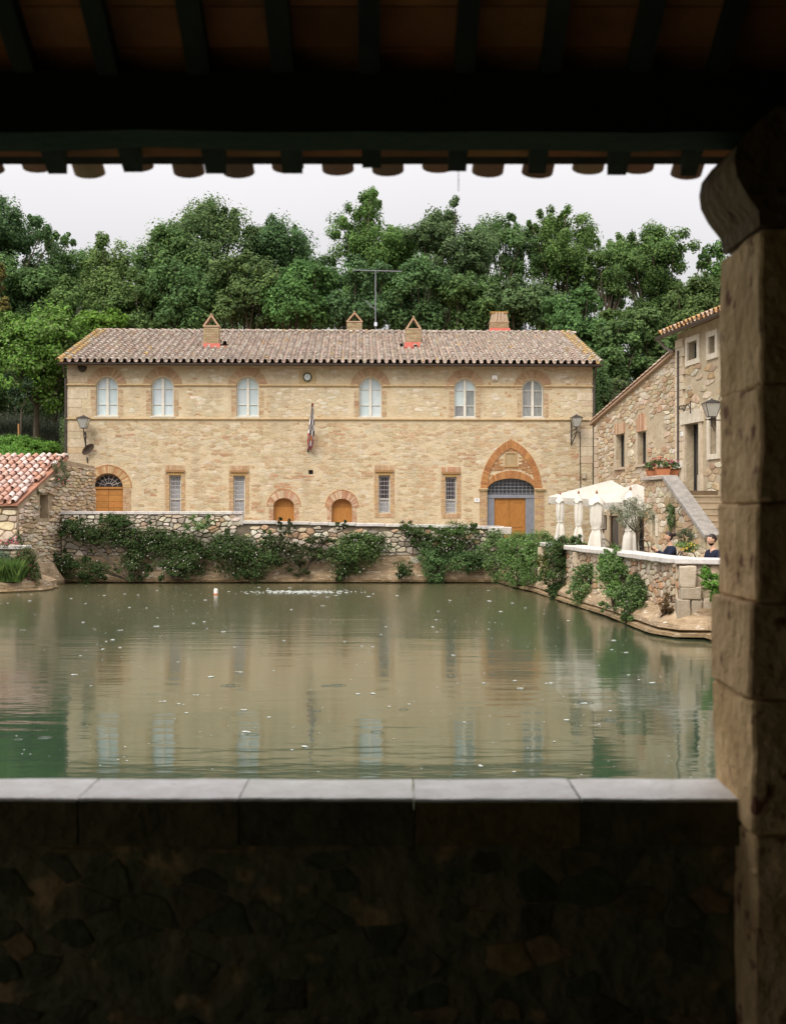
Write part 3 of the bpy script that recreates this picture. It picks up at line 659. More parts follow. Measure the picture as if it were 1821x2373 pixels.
# two small arched doors
for (q, s_) in sd:
    u0, u1, _, vt = q; um = (u0 + u1) / 2; ru = (u1 - u0) / 2; rv = vt - s_
    d = MB(); d.ring(FA, arch(u0 + .003, u1 - .003, 1.5, s_, vt - .003), arch(u0 + .05, u1 - .05, 1.52, s_, vt - .05), -.26, -.17); door = d.build('door', M['door_v'], house)
    p = MB(); p.box(FA, u0 + .05, u1 - .05, 1.52, s_ - .01, -.26, -.2, (1, 1, 1)); p.prism(FA, arch(u0 + .05, u1 - .05, s_, s_ + .001, vt - .05), -.26, -.21, (.85, .82, .8)); p.build('door_panel', M['door_v'], door)
    v = MB(); voussoirs(v, FA, fin(um, ru + .01, s_, rv + .01), fin(um, ru + .25, s_, rv + .36), 26, -.05, .02, BR_RED + [(0.62, 0.46, 0.32)], R, .12)
    voussoirs(v, FA, fin(um, ru + .255, s_, rv + .365), fin(um, ru + .285, s_, rv + .395), 12, -.05, .028, BR_OR, R, .05)
    bricks(v, FA, u0 - .2, u0 - .003, 1.5, s_, BR_RED, R, .2, .075, .012); bricks(v, FA, u1 + .003, u1 + .2, 1.5, s_, BR_RED, R, .2, .075, .012)
    v.build('brick_arch', M['brick'], house, kind='stuff')
# great doorway: pointed arch, infill, lunette grille, double doors
u0, u1, vb, vt = dm; um = (u0 + u1) / 2; ru = (u1 - u0) / 2
def pa(w, ap):                    # half of a pointed arch as a function 0..1..0
    vs_ = FA.pv(1184, 1134)
    def f(t):
        s = -1 if t < .5 else 1; k = t * 2 if t < .5 else (1 - t) * 2; th = k * math.pi / 2.55
        x = math.cos(th) ** 1.0; x = (x - math.cos(math.pi / 2.55)) / (1 - math.cos(math.pi / 2.55)); y = math.sin(th) / math.sin(math.pi / 2.55)
        return (um + s * w * x, vs_ + (ap - vs_) * y)
    return f
vi, vo = FA.pv(1184, 1038), FA.pv(1184, 1019)
v = MB(); voussoirs(v, FA, pa(ru, vi), pa(ru + .29, vo), 78, -.05, .045, BR_OR, R, .1); v.build('pointed_brick_arch', M['brick'], house, kind='stuff')
tym = [pa(ru - .01, vi - .01)(k / 24) for k in range(25)]
v = MB(); nch = rect(*niche)
segm = arch(u0, u1, dms - 1.2, dms, vt + .37)
bricks(v, FA, u0, u1, dms, vi, [(0.42, 0.22, 0.10), (0.38, 0.19, 0.085), (0.46, 0.27, 0.13)], R, .27, .075, .012, tym, [nch, segm], .0)
v.build('tympanum_brickwork', M['brick'], house, kind='stuff')
v = MB(); voussoirs(v, FA, fin(um, ru + .004, dms, vt - dms + .01), fin(um, ru + .1, dms, vt - dms + .34), 40, -.05, .026, BR_OR, R, .1); v.build('brick_arch', M['brick'], house, kind='stuff')
v = MB(); v.ring(FA, scale_poly(nch, 1.28, 1.22), nch, -.02, .035, (0.46, 0.31, 0.15)); v.box(FA, niche[0] + .004, niche[1] - .004, niche[2], niche[3], -.05, .004, (0.42, 0.32, 0.18)); v.build('niche', M['fstone'], house)
for a, b in ((u0 - .38, u0 + .02), (u1 - .02, u1 + .46)):
    v = MB(); v.box(FA, a, b, dms + .03, dms + .09, -.1, .11, (0.64, 0.48, 0.28)); v.box(FA, a + .03, b - .03, dms - .03, dms + .03, -.1, .07, (0.62, 0.46, 0.26)); v.build('impost', M['fstone'], house)
v = MB(); bricks(v, FA, u0 - .34, u0 - .003, 0.95, dms - .04, BR_UP + [(0.55, .38, .2)] * 2, R, .26, .075, .012); bricks(v, FA, u1 + .003, u1 + .42, 0.95, dms - .04, BR_UP + [(0.55, .38, .2)], R, .26, .075, .012); v.build('brick_jamb', M['brick'], house, kind='stuff')
tb = FA.pv(1184, 1146); tb2 = FA.pv(1184, 1154); l0, l1 = FA.pu(1145.5), FA.pu(1218.5)
d = MB(); d.box(FA, u0 + .004, u1 - .004, tb2, tb, -.26, -.10); d.box(FA, u0 + .004, l0, .94, tb2, -.26, -.13); d.box(FA, l1, u1 - .004, .94, tb2, -.26, -.13)
for a in (u0 + .14, l0 - .1, l1 + .08, u1 - .15): d.box(FA, a - .012, a + .012, .95, tb2 - .02, -.13, -.112)
door = d.build('door', M['iron_grey'], house, label='tall double door in grey frame under the pointed arch')
lm = (l0 + l1) / 2
for a, b in ((l0 + .004, lm - .006), (lm + .006, l1 - .004)):
    p = MB(); p.box(FA, a, b, .96, tb2 - .004, -.26, -.19); 
    for c0, c1 in ((1.1, 1.9), (2.0, tb2 - .14)): p.ring(FA, rect(a + .08, b - .08, c0, c1), rect(a + .14, b - .14, c0 + .06, c1 - .06), -.2, -.175)
    p.build('door_leaf', M['door_v'], door)
p = MB(); p.lathe(FA.pt(lm - .1, 1.75, -.17), [(0.001, -.02), (.02, -.012), (.02, .012), (.001, .02)], 8); p.build('knob', M['iron'], door)
p = MB(); p.prism(FA, arch(u0 + .01, u1 - .01, tb + .002, dms, vt - .01), -.26, -.24); p.build('pane', M['pane_dark'], door)
g = MB(); 
for k in range(1, 12):
    uu = u0 + (u1 - u0) * k / 12; top = dms + (vt - dms) * math.sqrt(max(0, 1 - ((uu - um) / ru) ** 2)); g.tube([FA.pt(uu, tb, -.16), FA.pt(uu, top, -.16)], .013, 5)
for k in range(5):
    vv = tb + .06 + k * .145; hw = ru if vv < dms else ru * math.sqrt(max(0, 1 - ((vv - dms) / (vt - dms)) ** 2)); g.tube([FA.pt(um - hw, vv, -.16), FA.pt(um + hw, vv, -.16)], .013, 5)
g.build('lunette_grille', M['iron_grey'], door)
# vent, roundel, alarm box, plates
p = MB(); p.box(FA, vent[0], vent[1], vent[2], vent[3], -.31, -.2); p.build('vent', M['iron'], house)
q = FA.pix(712.5, 874); p = MB(); p.box(FA, q[0] - .36, q[0] + .36, q[1] - .40, q[1] + .28, -.05, .012, (0.50, 0.38, 0.22)); p.build('roundel_panel', M['fstone'], house)
def disc(u, v, r, n=20): return [(u + r * math.cos(2 * math.pi * k / n), v + r * math.sin(2 * math.pi * k / n)) for k in range(n)]
p = MB(); p.ring(FA, disc(*q, .2), disc(*q, .135), 0, .06, (0.05, 0.06, 0.04)); 
for k in range(10): t = k * math.pi / 5; p.prism(FA, disc(q[0] + .167 * math.cos(t), q[1] + .167 * math.sin(t), .03, 6), .05, .075, (0.30, 0.25, 0.06) if k % 2 else (.07, .12, .05))
p.prism(FA, disc(*q, .135), 0.01, .04, (0.75, 0.76, 0.76)); p.build('ceramic_roundel', M['paint'], house, label='small round glazed emblem with a dark wreath border')
p = MB()
for a, b, t in ((-.03, .02, (.12, .2, .45)), (.03, .05, (.12, .2, .45)), (-.02, -.05, (.5, .4, .1)), (.04, -.04, (.12, .2, .45))): p.prism(FA, disc(q[0] + a, q[1] + b, .022, 6), .035, .046, t)
p.build('roundel_marks', M['paint'], house)
a0 = FR(1139.5, 1151, 870.5, 881.5); p = MB(); p.box(FA, a0[0], a0[1], a0[2], a0[3], 0, .12, (.78, .77, .74)); p.box(FA, a0[0] + .04, a0[1] - .04, a0[2] + .02, a0[2] + .06, .11, .124, (.35, .17, .1)); 
ab = p.build('alarm_box', M['paint']); tag(ab, 'small white box fixed high on the wall between the two right arched windows', 'alarm box')
def plate(px0, px1, py0, py1, digit, label):
    q = FR(px0, px1, py0, py1); p = MB(); p.box(FA, *q, .01, .03, (.80, .80, .78)); o = p.build('house_number_plate', M['paint']); tag(o, label, 'number plate')
    b = MB(); w = (q[1] - q[0]) * .2; cx, cy = (q[0] + q[1]) / 2, (q[2] + q[3]) / 2; h = (q[3] - q[2]) * .32; t = .012; c = (.03, .06, .25)
    seg = {'5': [(-w, h, w, h), (-w, 0, -w, h), (-w, 0, w, 0), (w, -h, w, 0), (-w, -h, w, -h)], '4': [(-w, 0, w * .5, h), (-w, 0, w, 0), (w * .5, -h, w * .5, h)], '3': [(-w, h, w, h), (-w, 0, w, 0), (-w, -h, w, -h), (w, -h, w, h)]}[digit]
    for x0, y0, x1, y1 in seg:
        dx, dy = x1 - x0, y1 - y0; L_ = math.hypot(dx, dy); nx, ny = -dy / L_ * t / 2, dx / L_ * t / 2
        b.prism(FA, [(cx + x0 + nx, cy + y0 + ny), (cx + x0 - nx, cy + y0 - ny), (cx + x1 - nx, cy + y1 - ny), (cx + x1 + nx, cy + y1 + ny)], .03, .033, c)
    b.build('numeral', M['paint'], o)
plate(176.5, 188.4, 1131.5, 1139.5, '5', 'white plate with the number 5 left of the fanlight door')
plate(1099, 1110.7, 1155, 1163.5, '4', 'white plate with the number 4 left of the pointed-arch doorway')
# roof
EO = 0.52; EZ = FA.pv(760, 842, EO); e0 = FA.pt(-.27, EZ, EO); wR = LF + .55
S = (FA.pt(0, RZ, -RY) - FA.pt(0, EZ, EO)); SL = S.length; S.normalize(); N_ = FA.U.cross(S).normalized()
roof = MB(); 
RP = [FA.pt(-.25, EZ - .03, EO - .02), FA.pt(LF + .25, EZ - .03, EO - .02), FA.pt(LF + .25, RZ, -RY), FA.pt(-.25, RZ, -RY), FA.pt(-.25, EZ - .03, -14.5), FA.pt(LF + .25, EZ - .03, -14.5)]
roof.add(RP + [p - Vector((0, 0, .09)) for p in RP], [(0, 1, 2, 3), (3, 2, 5, 4), (7, 6, 9, 8), (8, 9, 10, 11), (0, 6, 7, 1), (4, 5, 11, 10), (0, 3, 9, 6), (3, 4, 10, 9), (1, 7, 8, 2), (2, 8, 11, 5)], (.30, .16, .10))
roofo = roof.build('roof', M['tile'], house)
T_OLD = [(0.40, 0.34, 0.285), (0.44, 0.375, 0.32), (0.34, 0.28, 0.235), (0.48, 0.42, 0.36), (0.37, 0.295, 0.24), (0.42, 0.32, 0.25)]
T_CH = [(0.42, 0.34, 0.28), (0.36, 0.28, 0.23), (0.46, 0.37, 0.31)]
T_ED = [(0.42, 0.31, 0.17), (0.46, 0.31, 0.13), (0.40, 0.34, 0.27)]
tile_roof(e0, FA.U, S, N_, wR, SL + .1, roofo, 0.31, 0.40, T_OLD, 290, m=M['tile'], seed=3, chan_pal=T_CH, edge=.35, edge_pal=T_ED, skip=((5.9, 6.75, 3.0, 4.1), (14.5, 15.2, 2.9, 4.0)))
rg = MB(); k = 0; uu = -.27
while uu < LF + .25:
    V, fs = tile_geo(.11, .095, .46, seg=5); p = FA.pt(uu, RZ + .06 + R.uniform(-.015, .015), -RY); Mx = Matrix((-FA.N, FA.U, Vector((0, 0, 1)))).transposed() @ Matrix.Rotation(-.05, 3, 'X')
    rg.add([p + Mx @ v for v in V], fs, jit(R.choice(T_OLD), .15)); uu += .40
rg.build('ridge_tiles', M['tile'], roofo, kind='stuff')
g = MB()
gp = [(EO + .02 + .085 * math.cos(t), EZ - .02 + .085 * math.sin(t)) for t in [math.pi + math.pi * k / 6 for k in range(7)]]
for s_ in (0, 1):
    pass
V = [FA.pt(u, z, d) for u in (-.3, LF + .35) for d, z in gp] + [FA.pt(u, z + .008, d) for u in (-.3, LF + .35) for d, z in [(x, z) for x, z in gp]]
g.add(V[:14], [(k, k + 1, 8 + k, 7 + k) for k in range(6)] + [tuple(range(7)), tuple(range(13, 6, -1))]); g.build('gutter', M['gutter'], house)
for px, s_ in ((157, -1), (1372, 1)):
    u = -.06 if s_ < 0 else LF + .06
    g = MB(); g.tube([FA.pt(u, EZ - .1, EO), FA.pt(u, EZ - .35, .35), FA.pt(u, EZ - .6, .06), FA.pt(u, 1.6, .06)], .045, 8); g.build('downpipe', M['gutter'], house)
# chimneys
def on_roof(px, py):
    r = Vector(((px - CX) / FPX, 1, -(py - CY) / FPX)); O = Vector((0, 0, EYE)); P0 = FA.pt(0, EZ, EO); t = (P0 - O).dot(N_) / r.dot(N_); return O + r * t
CH = [(0.46, 0.36, 0.22), (0.40, 0.30, 0.18), (0.50, 0.41, 0.27)]
def chimney(px0, px1, pyb, pyt, apex, flash, kind):
    b = on_roof((px0 + px1) / 2, min(pyb, 812)); s = FPX / b.y; w = (px1 - px0) / s; zt = EYE - (pyt - CY) / s; za = EYE - (apex - CY) / s
    F = Frame((b.x - w / 2, b.y), (b.x + w / 2, b.y + FA.U.y * w)); dp = .55
    c = MB(); c.box(F, 0.01, w - .01, b.z - .6, zt - .06, -dp + .01, -.01, (.34, .27, .17)); ch = c.build('chimney', M['brick'], house)
    v = MB(); bricks(v, F, 0, w, b.z - .15, zt - .06, CH, R, .24, .075, .01)
    FS = Frame((F.pt(0, 0, -dp).x, F.pt(0, 0, -dp).y), (F.pt(0, 0, 0).x, F.pt(0, 0, 0).y)); bricks(v, FS, 0, dp, b.z - .15, zt - .06, CH, R, .24, .075, .01)
    F2 = Frame((F.pt(w, 0, 0).x, F.pt(w, 0, 0).y), (F.pt(w, 0, -dp).x, F.pt(w, 0, -dp).y)); bricks(v, F2, 0, dp, b.z - .15, zt - .06, CH, R, .24, .075, .01)
    v.box(F, -.03, w + .03, zt - .06, zt, -dp - .03, .03, (.50, .36, .24)); v.build('chimney_bricks', M['brick'], ch, kind='stuff')
    if kind == 'gable':
        k = MB(); t = .05
        for s_ in (-1, 1):
            a, ap = (w / 2 + s_ * (w / 2 + .03), zt), (w / 2, za); pu = (w / 2 + s_ * (w / 2 - .07), zt)
            k.prism(F, [a, ap, (w / 2, za - .12), pu] if s_ > 0 else [pu, (w / 2, za - .12), ap, a], -dp + .03, .0, (.50, .33, .22))
        k.box(F, .06, w - .06, zt - .001, zt + .02, -dp + .08, -.06, (.05, .05, .04)); k.tube([F.pt(w / 2, za - .02, .03), F.pt(w / 2, za - .01, -dp - .02)], .045, 6, (.48, .34, .24))
        k.build('chimney_cap', M['brick'], ch)
    else:
        k = MB(); pts = [(.0, zt), (w, zt), (w - .09, za - .05), (.09, za - .05)]; k.prism(F, pts, -dp + .05, -.02, (.46, .36, .26)); k.box(F, .02, w - .02, za - .05, za, -dp, .02, (.52, .30, .09))
        for q_ in (.3, .5, .7): k.tube([F.pt(w * q_, zt, .0), F.pt(w * (.5 + (q_ - .5) * .8), za - .04, -.0)], .05, 6, (.56, .43, .32))
        k.build('chimney_cap', M['brick'], ch)
    if flash:
        k = MB(); z0 = b.z - .16
        k.add([F.pt(-.1, z0 + .10, .34), F.pt(w + .1, z0 + .10, .34), F.pt(w + .06, z0 + .36, .012), F.pt(-.06, z0 + .36, .012)], [(0, 1, 2, 3)]); k.add([F.pt(-.1, z0 - .05, .34), F.pt(w + .1, z0 - .05, .34), F.pt(w + .1, z0 + .10, .34), F.pt(-.1, z0 + .10, .34)], [(0, 1, 2, 3)])
        k.build('flashing', M['red'], ch)
chimney(472, 507, 806, 754, 727, 1, 'gable'); chimney(804, 839, 766, 744, 721.5, 0, 'gable')
chimney(941, 975, 803, 761, 733, 1, 'gable'); chimney(1136, 1178, 769, 744.6, 722, 1, 'flat')

# things fixed to the house
def lantern(name, label, c, s, wallpt, brackets, group='wall lanterns'):
    """four-sided street lantern, c = base of the head, s = head height; bracket runs to wallpt"""
    t = thing(name, label, 'lantern', wallpt, group)
    c = Vector(c); w0, w1 = s * .22, s * .46; hb, ht = 0, s * .78
    f = MB(); cs = [(-1, -1), (1, -1), (1, 1), (-1, 1)]
    for x, y in cs: f.tube([c + Vector((x * w0, y * w0, hb)), c + Vector((x * w1, y * w1, ht))], s * .022, 4)
    for w, z in ((w0, hb), (w1, ht)):
        for k in range(4): a, b = cs[k], cs[(k + 1) % 4]; f.tube([c + Vector((a[0] * w, a[1] * w, z)), c + Vector((b[0] * w, b[1] * w, z))], s * .025, 4)
    f.add([c + Vector((x * w1 * 1.12, y * w1 * 1.12, ht)) for x, y in cs] + [c + Vector((x * w1 * .3, y * w1 * .3, s * .98)) for x, y in cs], [(0, 1, 5, 4), (1, 2, 6, 5), (2, 3, 7, 6), (3, 0, 4, 7), (4, 5, 6, 7), (3, 2, 1, 0)])
    f.lathe(c + Vector((0, 0, s * .98)), [(s * .09, 0), (s * .06, s * .07), (s * .02, s * .1)], 8)
    f.build('lantern_frame', M['iron'], t)
    for k in range(4):
        a, b = cs[k], cs[(k + 1) % 4]; g = MB()
        g.add([c + Vector((a[0] * w0, a[1] * w0, hb)) * 1.0, c + Vector((b[0] * w0, b[1] * w0, hb)), c + Vector((b[0] * w1, b[1] * w1, ht)), c + Vector((a[0] * w1, a[1] * w1, ht))], [(0, 1, 2, 3)])
        g.build('lantern_pane', M['lamp_glass'], t)
    g = MB()
    for path, rd in brackets: g.tube(path, rd, 6)
    g.build('bracket', M['iron'], t)
p0 = FA.pt(*FA.pix(196, 993), .0); c0 = FA.pt(*FA.pix(194.5, 992, .5), .5)
c0.z = EYE - (992 - CY) / FPX * c0.y
w_ = FA.pt(*FA.pix(199, 1012), .02)
lantern('wall_lantern', 'black lantern on the left end of the ochre house, above the satellite dish', c0, .52, w_,
        [([c0, c0 - Vector((0, 0, .25)), w_ + Vector((0, -.2, -.05)), w_ + Vector((0, 0, -.3))], .022), ([w_ + Vector((0, 0, .2)), w_ + Vector((0, 0, -.4))], .03), ([w_ + Vector((0, 0, .1)), w_ + Vector((.05, -.25, .05)), c0 + Vector((0, 0, -.1))], .018)])
c1 = FA.pt(*FA.pix(1335, 989, .45), .45); w1 = FA.pt(*FA.pix(1323, 1000), .02)
lantern('wall_lantern', 'black lantern on the right end of the ochre house, beside a thin cable', c1, .5, w1,
        [([c1, c1 - Vector((0, 0, .22)), w1 + Vector((.12, -.2, -.25)), w1 + Vector((0, 0, -.55))], .022), ([w1 + Vector((0, 0, .5)), w1 + Vector((0, 0, -.6))], .026), ([w1 + Vector((0, 0, 0)), w1 + Vector((.14, -.2, .08)), c1 + Vector((0, 0, -.05))], .018), ([w1 + Vector((0, 0, -.2)), w1 + Vector((.16, -.25, -.05)), c1 + Vector((0, 0, -.18))], .014)])
# cable and meter box
cb = MB(); a = FA.pix(1334, 1001); b = FA.pix(1343, 1001); c = FA.pix(1344, 1128)
cb.tube([FA.pt(*a, .04), FA.pt(*b, .03), FA.pt(*c, .03), FA.pt(c[0], 1.0, .03)], .018, 5); tag(cb.build('cable', M['iron']), 'thin dark cable running down the wall below the right lantern', 'cable')
q = FR(1348, 1356, 1096, 1109); cb = MB(); cb.box(FA, *q, .0, .09, (.42, .36, .27)); cb.box(FA, q[0] + .015, q[1] - .015, q[2] + .015, q[3] - .015, .09, .096, (.46, .40, .30)); tag(cb.build('meter_box', M['paint']), 'small beige box on the wall beside the dark cable', 'meter box')
# satellite dish
t = thing('satellite_dish', 'dark brown oval dish below the left lantern', 'satellite dish', FA.pt(*FA.pix(205, 1046), 0))
pc = FA.pt(*FA.pix(204.8, 1041.3, .22), .22); d = MB(); ax = Vector((math.cos(.75), 0, math.sin(.75))); bx_ = Vector((-math.sin(.75), -.3, math.cos(.75))).normalized(); nn = ax.cross(bx_).normalized()
V = [pc + nn * .07 * -1]; 
for rr, dz in ((.5, -.04), (1, 0)):
    for k in range(18): th = 2 * math.pi * k / 18; V.append(pc + ax * .31 * rr * math.cos(th) + bx_ * .165 * rr * math.sin(th) + nn * dz)
d.add(V, [(0, 1 + k, 1 + (k + 1) % 18) for k in range(18)] + [(1 + k, 19 + k, 19 + (k + 1) % 18, 1 + (k + 1) % 18) for k in range(18)], (.075, .05, .035)); d.build('dish', M['paint'], t)
d = MB(); d.tube([pc, pc + Vector((.02, .2, -.05)), FA.pt(*FA.pix(205, 1050), .0)], .02, 6); d.tube([pc - ax * .1, pc + Vector((0, -.22, .06))], .012, 5); d.tube([FA.pt(*FA.pix(203, 1060), .02), FA.pt(*FA.pix(204, 1072), .02)], .03, 5); d.build('bracket', M['iron'], t)
d = MB(); q = FA.pix(192.5, 849); d.prism(FA, [(q[0] + .18 * math.cos(t_), q[1] + .25 * math.sin(t_)) for t_ in [math.pi + math.pi * k / 10 for k in range(11)]], 0.0, .2, (.04, .03, .02)); tag(d.build('wall_cowl', M['paint']), 'dark half-round cowl tucked under the eaves at the left end', 'cowl')
# flag on its pole
t = thing('flag', 'furled black and white chequered flag on a slanted pole, middle of the facade', 'flag', FA.pt(*FA.pix(714, 1047), 0))
a = FA.pt(*FA.pix(714, 1047, .05), .05); b = at(723, 934, a.y - .75)
d = MB(); d.tube([a, b], .017, 6, (.16, .10, .08)); d.tube([a - (b - a).normalized() * .02, a + (b - a) * .11], .034, 8, (.03, .03, .03)); d.build('flagpole', M['paint'], t)
d = MB(); nr_, ncol_ = 26, 8; grid = []
for i in range(nr_ + 1):
    s_ = i / nr_; p = b.lerp(a, s_ * .86); wd = .06 + .34 * math.sin(min(1, s_ * 1.15) * math.pi * .62) ** 1.3 * (1 - .55 * sm(.86, 1, s_))
    grid.append([p + Vector((.035 + (j / ncol_ - .42) * wd * .72, .10 * math.sin(j * 1.75 + s_ * 3) * (.3 + s_), -.16 * s_ - .08 * (j / ncol_) * s_)) for j in range(ncol_ + 1)])
for i in range(nr_):
    for j in range(ncol_):
        ck = ((i // 3) + (j // 2)) % 2; c = (.86, .84, .84) if ck else (.24, .20, .20)
        if i > 19: c = (.74, .70, .68) if (j > 1 and j < 7) else (.45, .05, .07)
        if i in (17, 18) and j in (0, 1): c = (.5, .06, .08)
        if i in (18, 19, 20) and 2 < j < 6: c = (.62, .25, .10)
        if i > 23: c = (.42, .06, .08) if j % 3 else (.7, .66, .64)
        if i < 2: c = (.45, .05, .06)
        d.add([grid[i][j], grid[i + 1][j], grid[i + 1][j + 1], grid[i][j + 1]], [(0, 1, 2, 3)], c)
d.build('flag_cloth', M['paint'], t, smooth=True)
# aerial
ab = FA.pt(FA.pu(870, -RY), RZ + .1, -RY); Ya = ab.y; t = thing('television_aerial', 'tall television aerial mast with a long crossbar on the ridge', 'aerial', ab)
d = MB(); top = at(870, 626, Ya); d.tube([ab - Vector((0, 0, .2)), top], .026, 6); d.build('mast', M['iron_grey'], t)
d = MB(); l, r2 = at(818, 626, Ya), at(931, 629, Ya); d.tube([l, r2], .022, 5)
for k in range(19): p = l.lerp(r2, k / 18); h = .06 + .05 * (k % 3 == 0) if k else .2; d.tube([p + Vector((0, -.35, 0)), p + Vector((0, .35, 0))], .008, 4); d.tube([p + Vector((0, 0, -h * .5)), p + Vector((0, 0, h * .5))], .008, 4)
d.build('crossbar', M['iron_grey'], t)
d = MB(); p0, p1 = at(848, 698, Ya), at(868, 716, Ya); d.tube([p0, p1], .016, 5)
for k in range(7): p = p0.lerp(p1, k / 6); d.tube([p + Vector((-.12, -.1, .06)), p + Vector((.12, .1, -.06))], .01, 4); d.tube([p + Vector((0, -.25, 0)), p + Vector((0, .25, 0))], .01, 4)
d.tube([p1, at(871, 714, Ya)], .014, 5); d.build('small_aerial', M['iron_grey'], t)
d = MB(); bx = at(870.5, 752, Ya); d.box(WORLD, bx.x - .07, bx.x + .07, bx.z - .09, bx.z + .09, -bx.y + .03, -bx.y + .12, (3, 3, 3)); d.build('junction_box', M['iron_grey'], t)
for k, (pa_, pb_) in enumerate((((876, 762), (903, 763)), ((901, 764), (921, 764)))):
    V, fs = tile_geo(.1, .09, .5, seg=6); pass

# ------------------------------------------------------------------ retaining wall at the far end of the pool
PAL_G = [(0.58, 0.52, 0.43), (0.50, 0.45, 0.37), (0.68, 0.61, 0.50), (0.42, 0.38, 0.32), (0.62, 0.52, 0.38), (0.54, 0.48, 0.40), (0.54, 0.39, 0.25), (0.72, 0.66, 0.56)]
PAL_W = [(0.62, 0.54, 0.43), (0.54, 0.46, 0.36), (0.68, 0.61, 0.50), (0.48, 0.38, 0.28), (0.58, 0.48, 0.36), (0.44, 0.33, 0.23), (0.50, 0.30, 0.18)]
FB = Frame((-12.45, 43.7), (4.15, 43.7))
xb = FB.pu(563)
bw = thing('retaining_wall', 'low rubble wall with grey coping along the far end of the pool', 'retaining wall', (-12.4, 43.7, 0))
topL, topR0, topR1 = 2.63, 2.30, 2.06
def btop(u): return 2.56 if u < xb else 2.22 + (2.0 - 2.22) * (u - xb) / (FB.L - xb)
ob_ = [(0, -.6), (FB.L, -.6), (FB.L, btop(FB.L)), (xb + .001, btop(xb + .01)), (xb, 2.56), (0, 2.56)]
mb = MB(); mb.prism(FB, ob_, -.4, 0); mb.build('wall_core', M['mortar_dark'], bw)
r_ = random.Random(9)
cs = [c for c in cells(0.05, FB.L - .02, 1.0, 2.56, 0.25, 0.14, r_, drop=.27, jitter=.5) if max(q[1] for q in c) < btop(c[0][0]) + .01 and not (max(q[0] for q in c) > xb - .02 and min(q[0] for q in c) < xb + .02)]
cs += [c for c in cells(0.05, FB.L - .02, .46, 1.0, 0.46, 0.27, r_, drop=.3) if r_.random() < .6]
rubble(FB, bw, cs, PAL_G, 0.020, 0.075, M['stone'], 290, 'stone', 12)
# coping slabs
u = 0.0
while u < FB.L:
    w = R.uniform(.55, 1.3); e = min(u + w, FB.L)
    if u < xb < e: e = xb
    if e - u > .1:
        z = btop((u + e) / 2); th = .115
        block_part('coping_slab', M['coping'], bw, FB.pt((u + e) / 2, z + th / 2, -.17), (e - u - .012, .52, th), math.atan2(FB.U.y, FB.U.x) , .008, 2, .012, jit((1, 1, 1), .1))
    u = e
block_part('end_block', M['coping'], bw, FB.pt(xb - .23, 2.36, -.08), (.5, .26, .42), 0, .012, 2, .02, (.85, .8, .75))
block_part('end_block', M['coping'], bw, at(1158, 1230, 43.2), (.85, .45, .28), 0, .015, 2, .03, (.9, .88, .85))
# calcite ledge: a rounded crust swept along the foot of a wall
def sweep(path, prof, m, parent, name, amp=.06, step=.3, seed=0.0, kind=None):
    P = []
    for (x0, y0, o0), (x1, y1, o1) in zip(path[:-1], path[1:]):
        n = max(1, int(math.hypot(x1 - x0, y1 - y0) / step))
        for k in range(n): t = k / n; P.append((x0 + (x1 - x0) * t, y0 + (y1 - y0) * t, o0 + (o1 - o0) * t))
    P.append(path[-1]); V = []; n = len(prof)
    for i, p in enumerate(P):
        a, b = P[max(0, i - 1)], P[min(len(P) - 1, i + 1)]; d = Vector((b[0] - a[0], b[1] - a[1], 0)).normalized(); nr = Vector((d.y, -d.x, 0))
        for j, (dd, z) in enumerate(prof):
            q = Vector((p[0], p[1], z)) + nr * dd * p[2]; w = mn.noise(q * 1.1 + Vector((seed, 0, 0))) + .4 * mn.noise(q * 4.0)
            V.append(q + nr * w * amp * (1 if 0 < j < n - 1 else 0) * 2 * p[2] + Vector((0, 0, w * amp * .7 if 0 < j < n - 2 else 0)))
    mb = MB(); mb.add(V, [(i * n + j, (i + 1) * n + j, (i + 1) * n + j + 1, i * n + j + 1) for i in range(len(P) - 1) for j in range(n - 1)], (1, 1, 1))
    for q, f in enumerate(mb.f):
        c = sum((Vector(mb.v[i]) for i in f), Vector()) / 4; k = 1 + .22 * mn.noise(c * 2.2) + .14 * mn.noise(c * 7)
        mb.t[q] = (.50 * k, .46 * k, .36 * k) if c.z < .085 else ((.74 * k, .70 * k, .60 * k) if c.z < .16 else (k, k * .98, k * .95))
    return mb.build(name, m, parent, smooth=True, kind=kind)
PB = [(-12.45, 43.69, 1), (4.15, 43.69, 1)]
sweep(PB, [(0.0, 1.02), (.05, .95), (.07, .7), (.08, .46), (.20, .36), (.27, .26), (.27, .17), (.34, .13), (.33, .05), (.16, .02), (.12, -.5)], M['calcite'], bw, 'calcite_ledge', .035, .25)

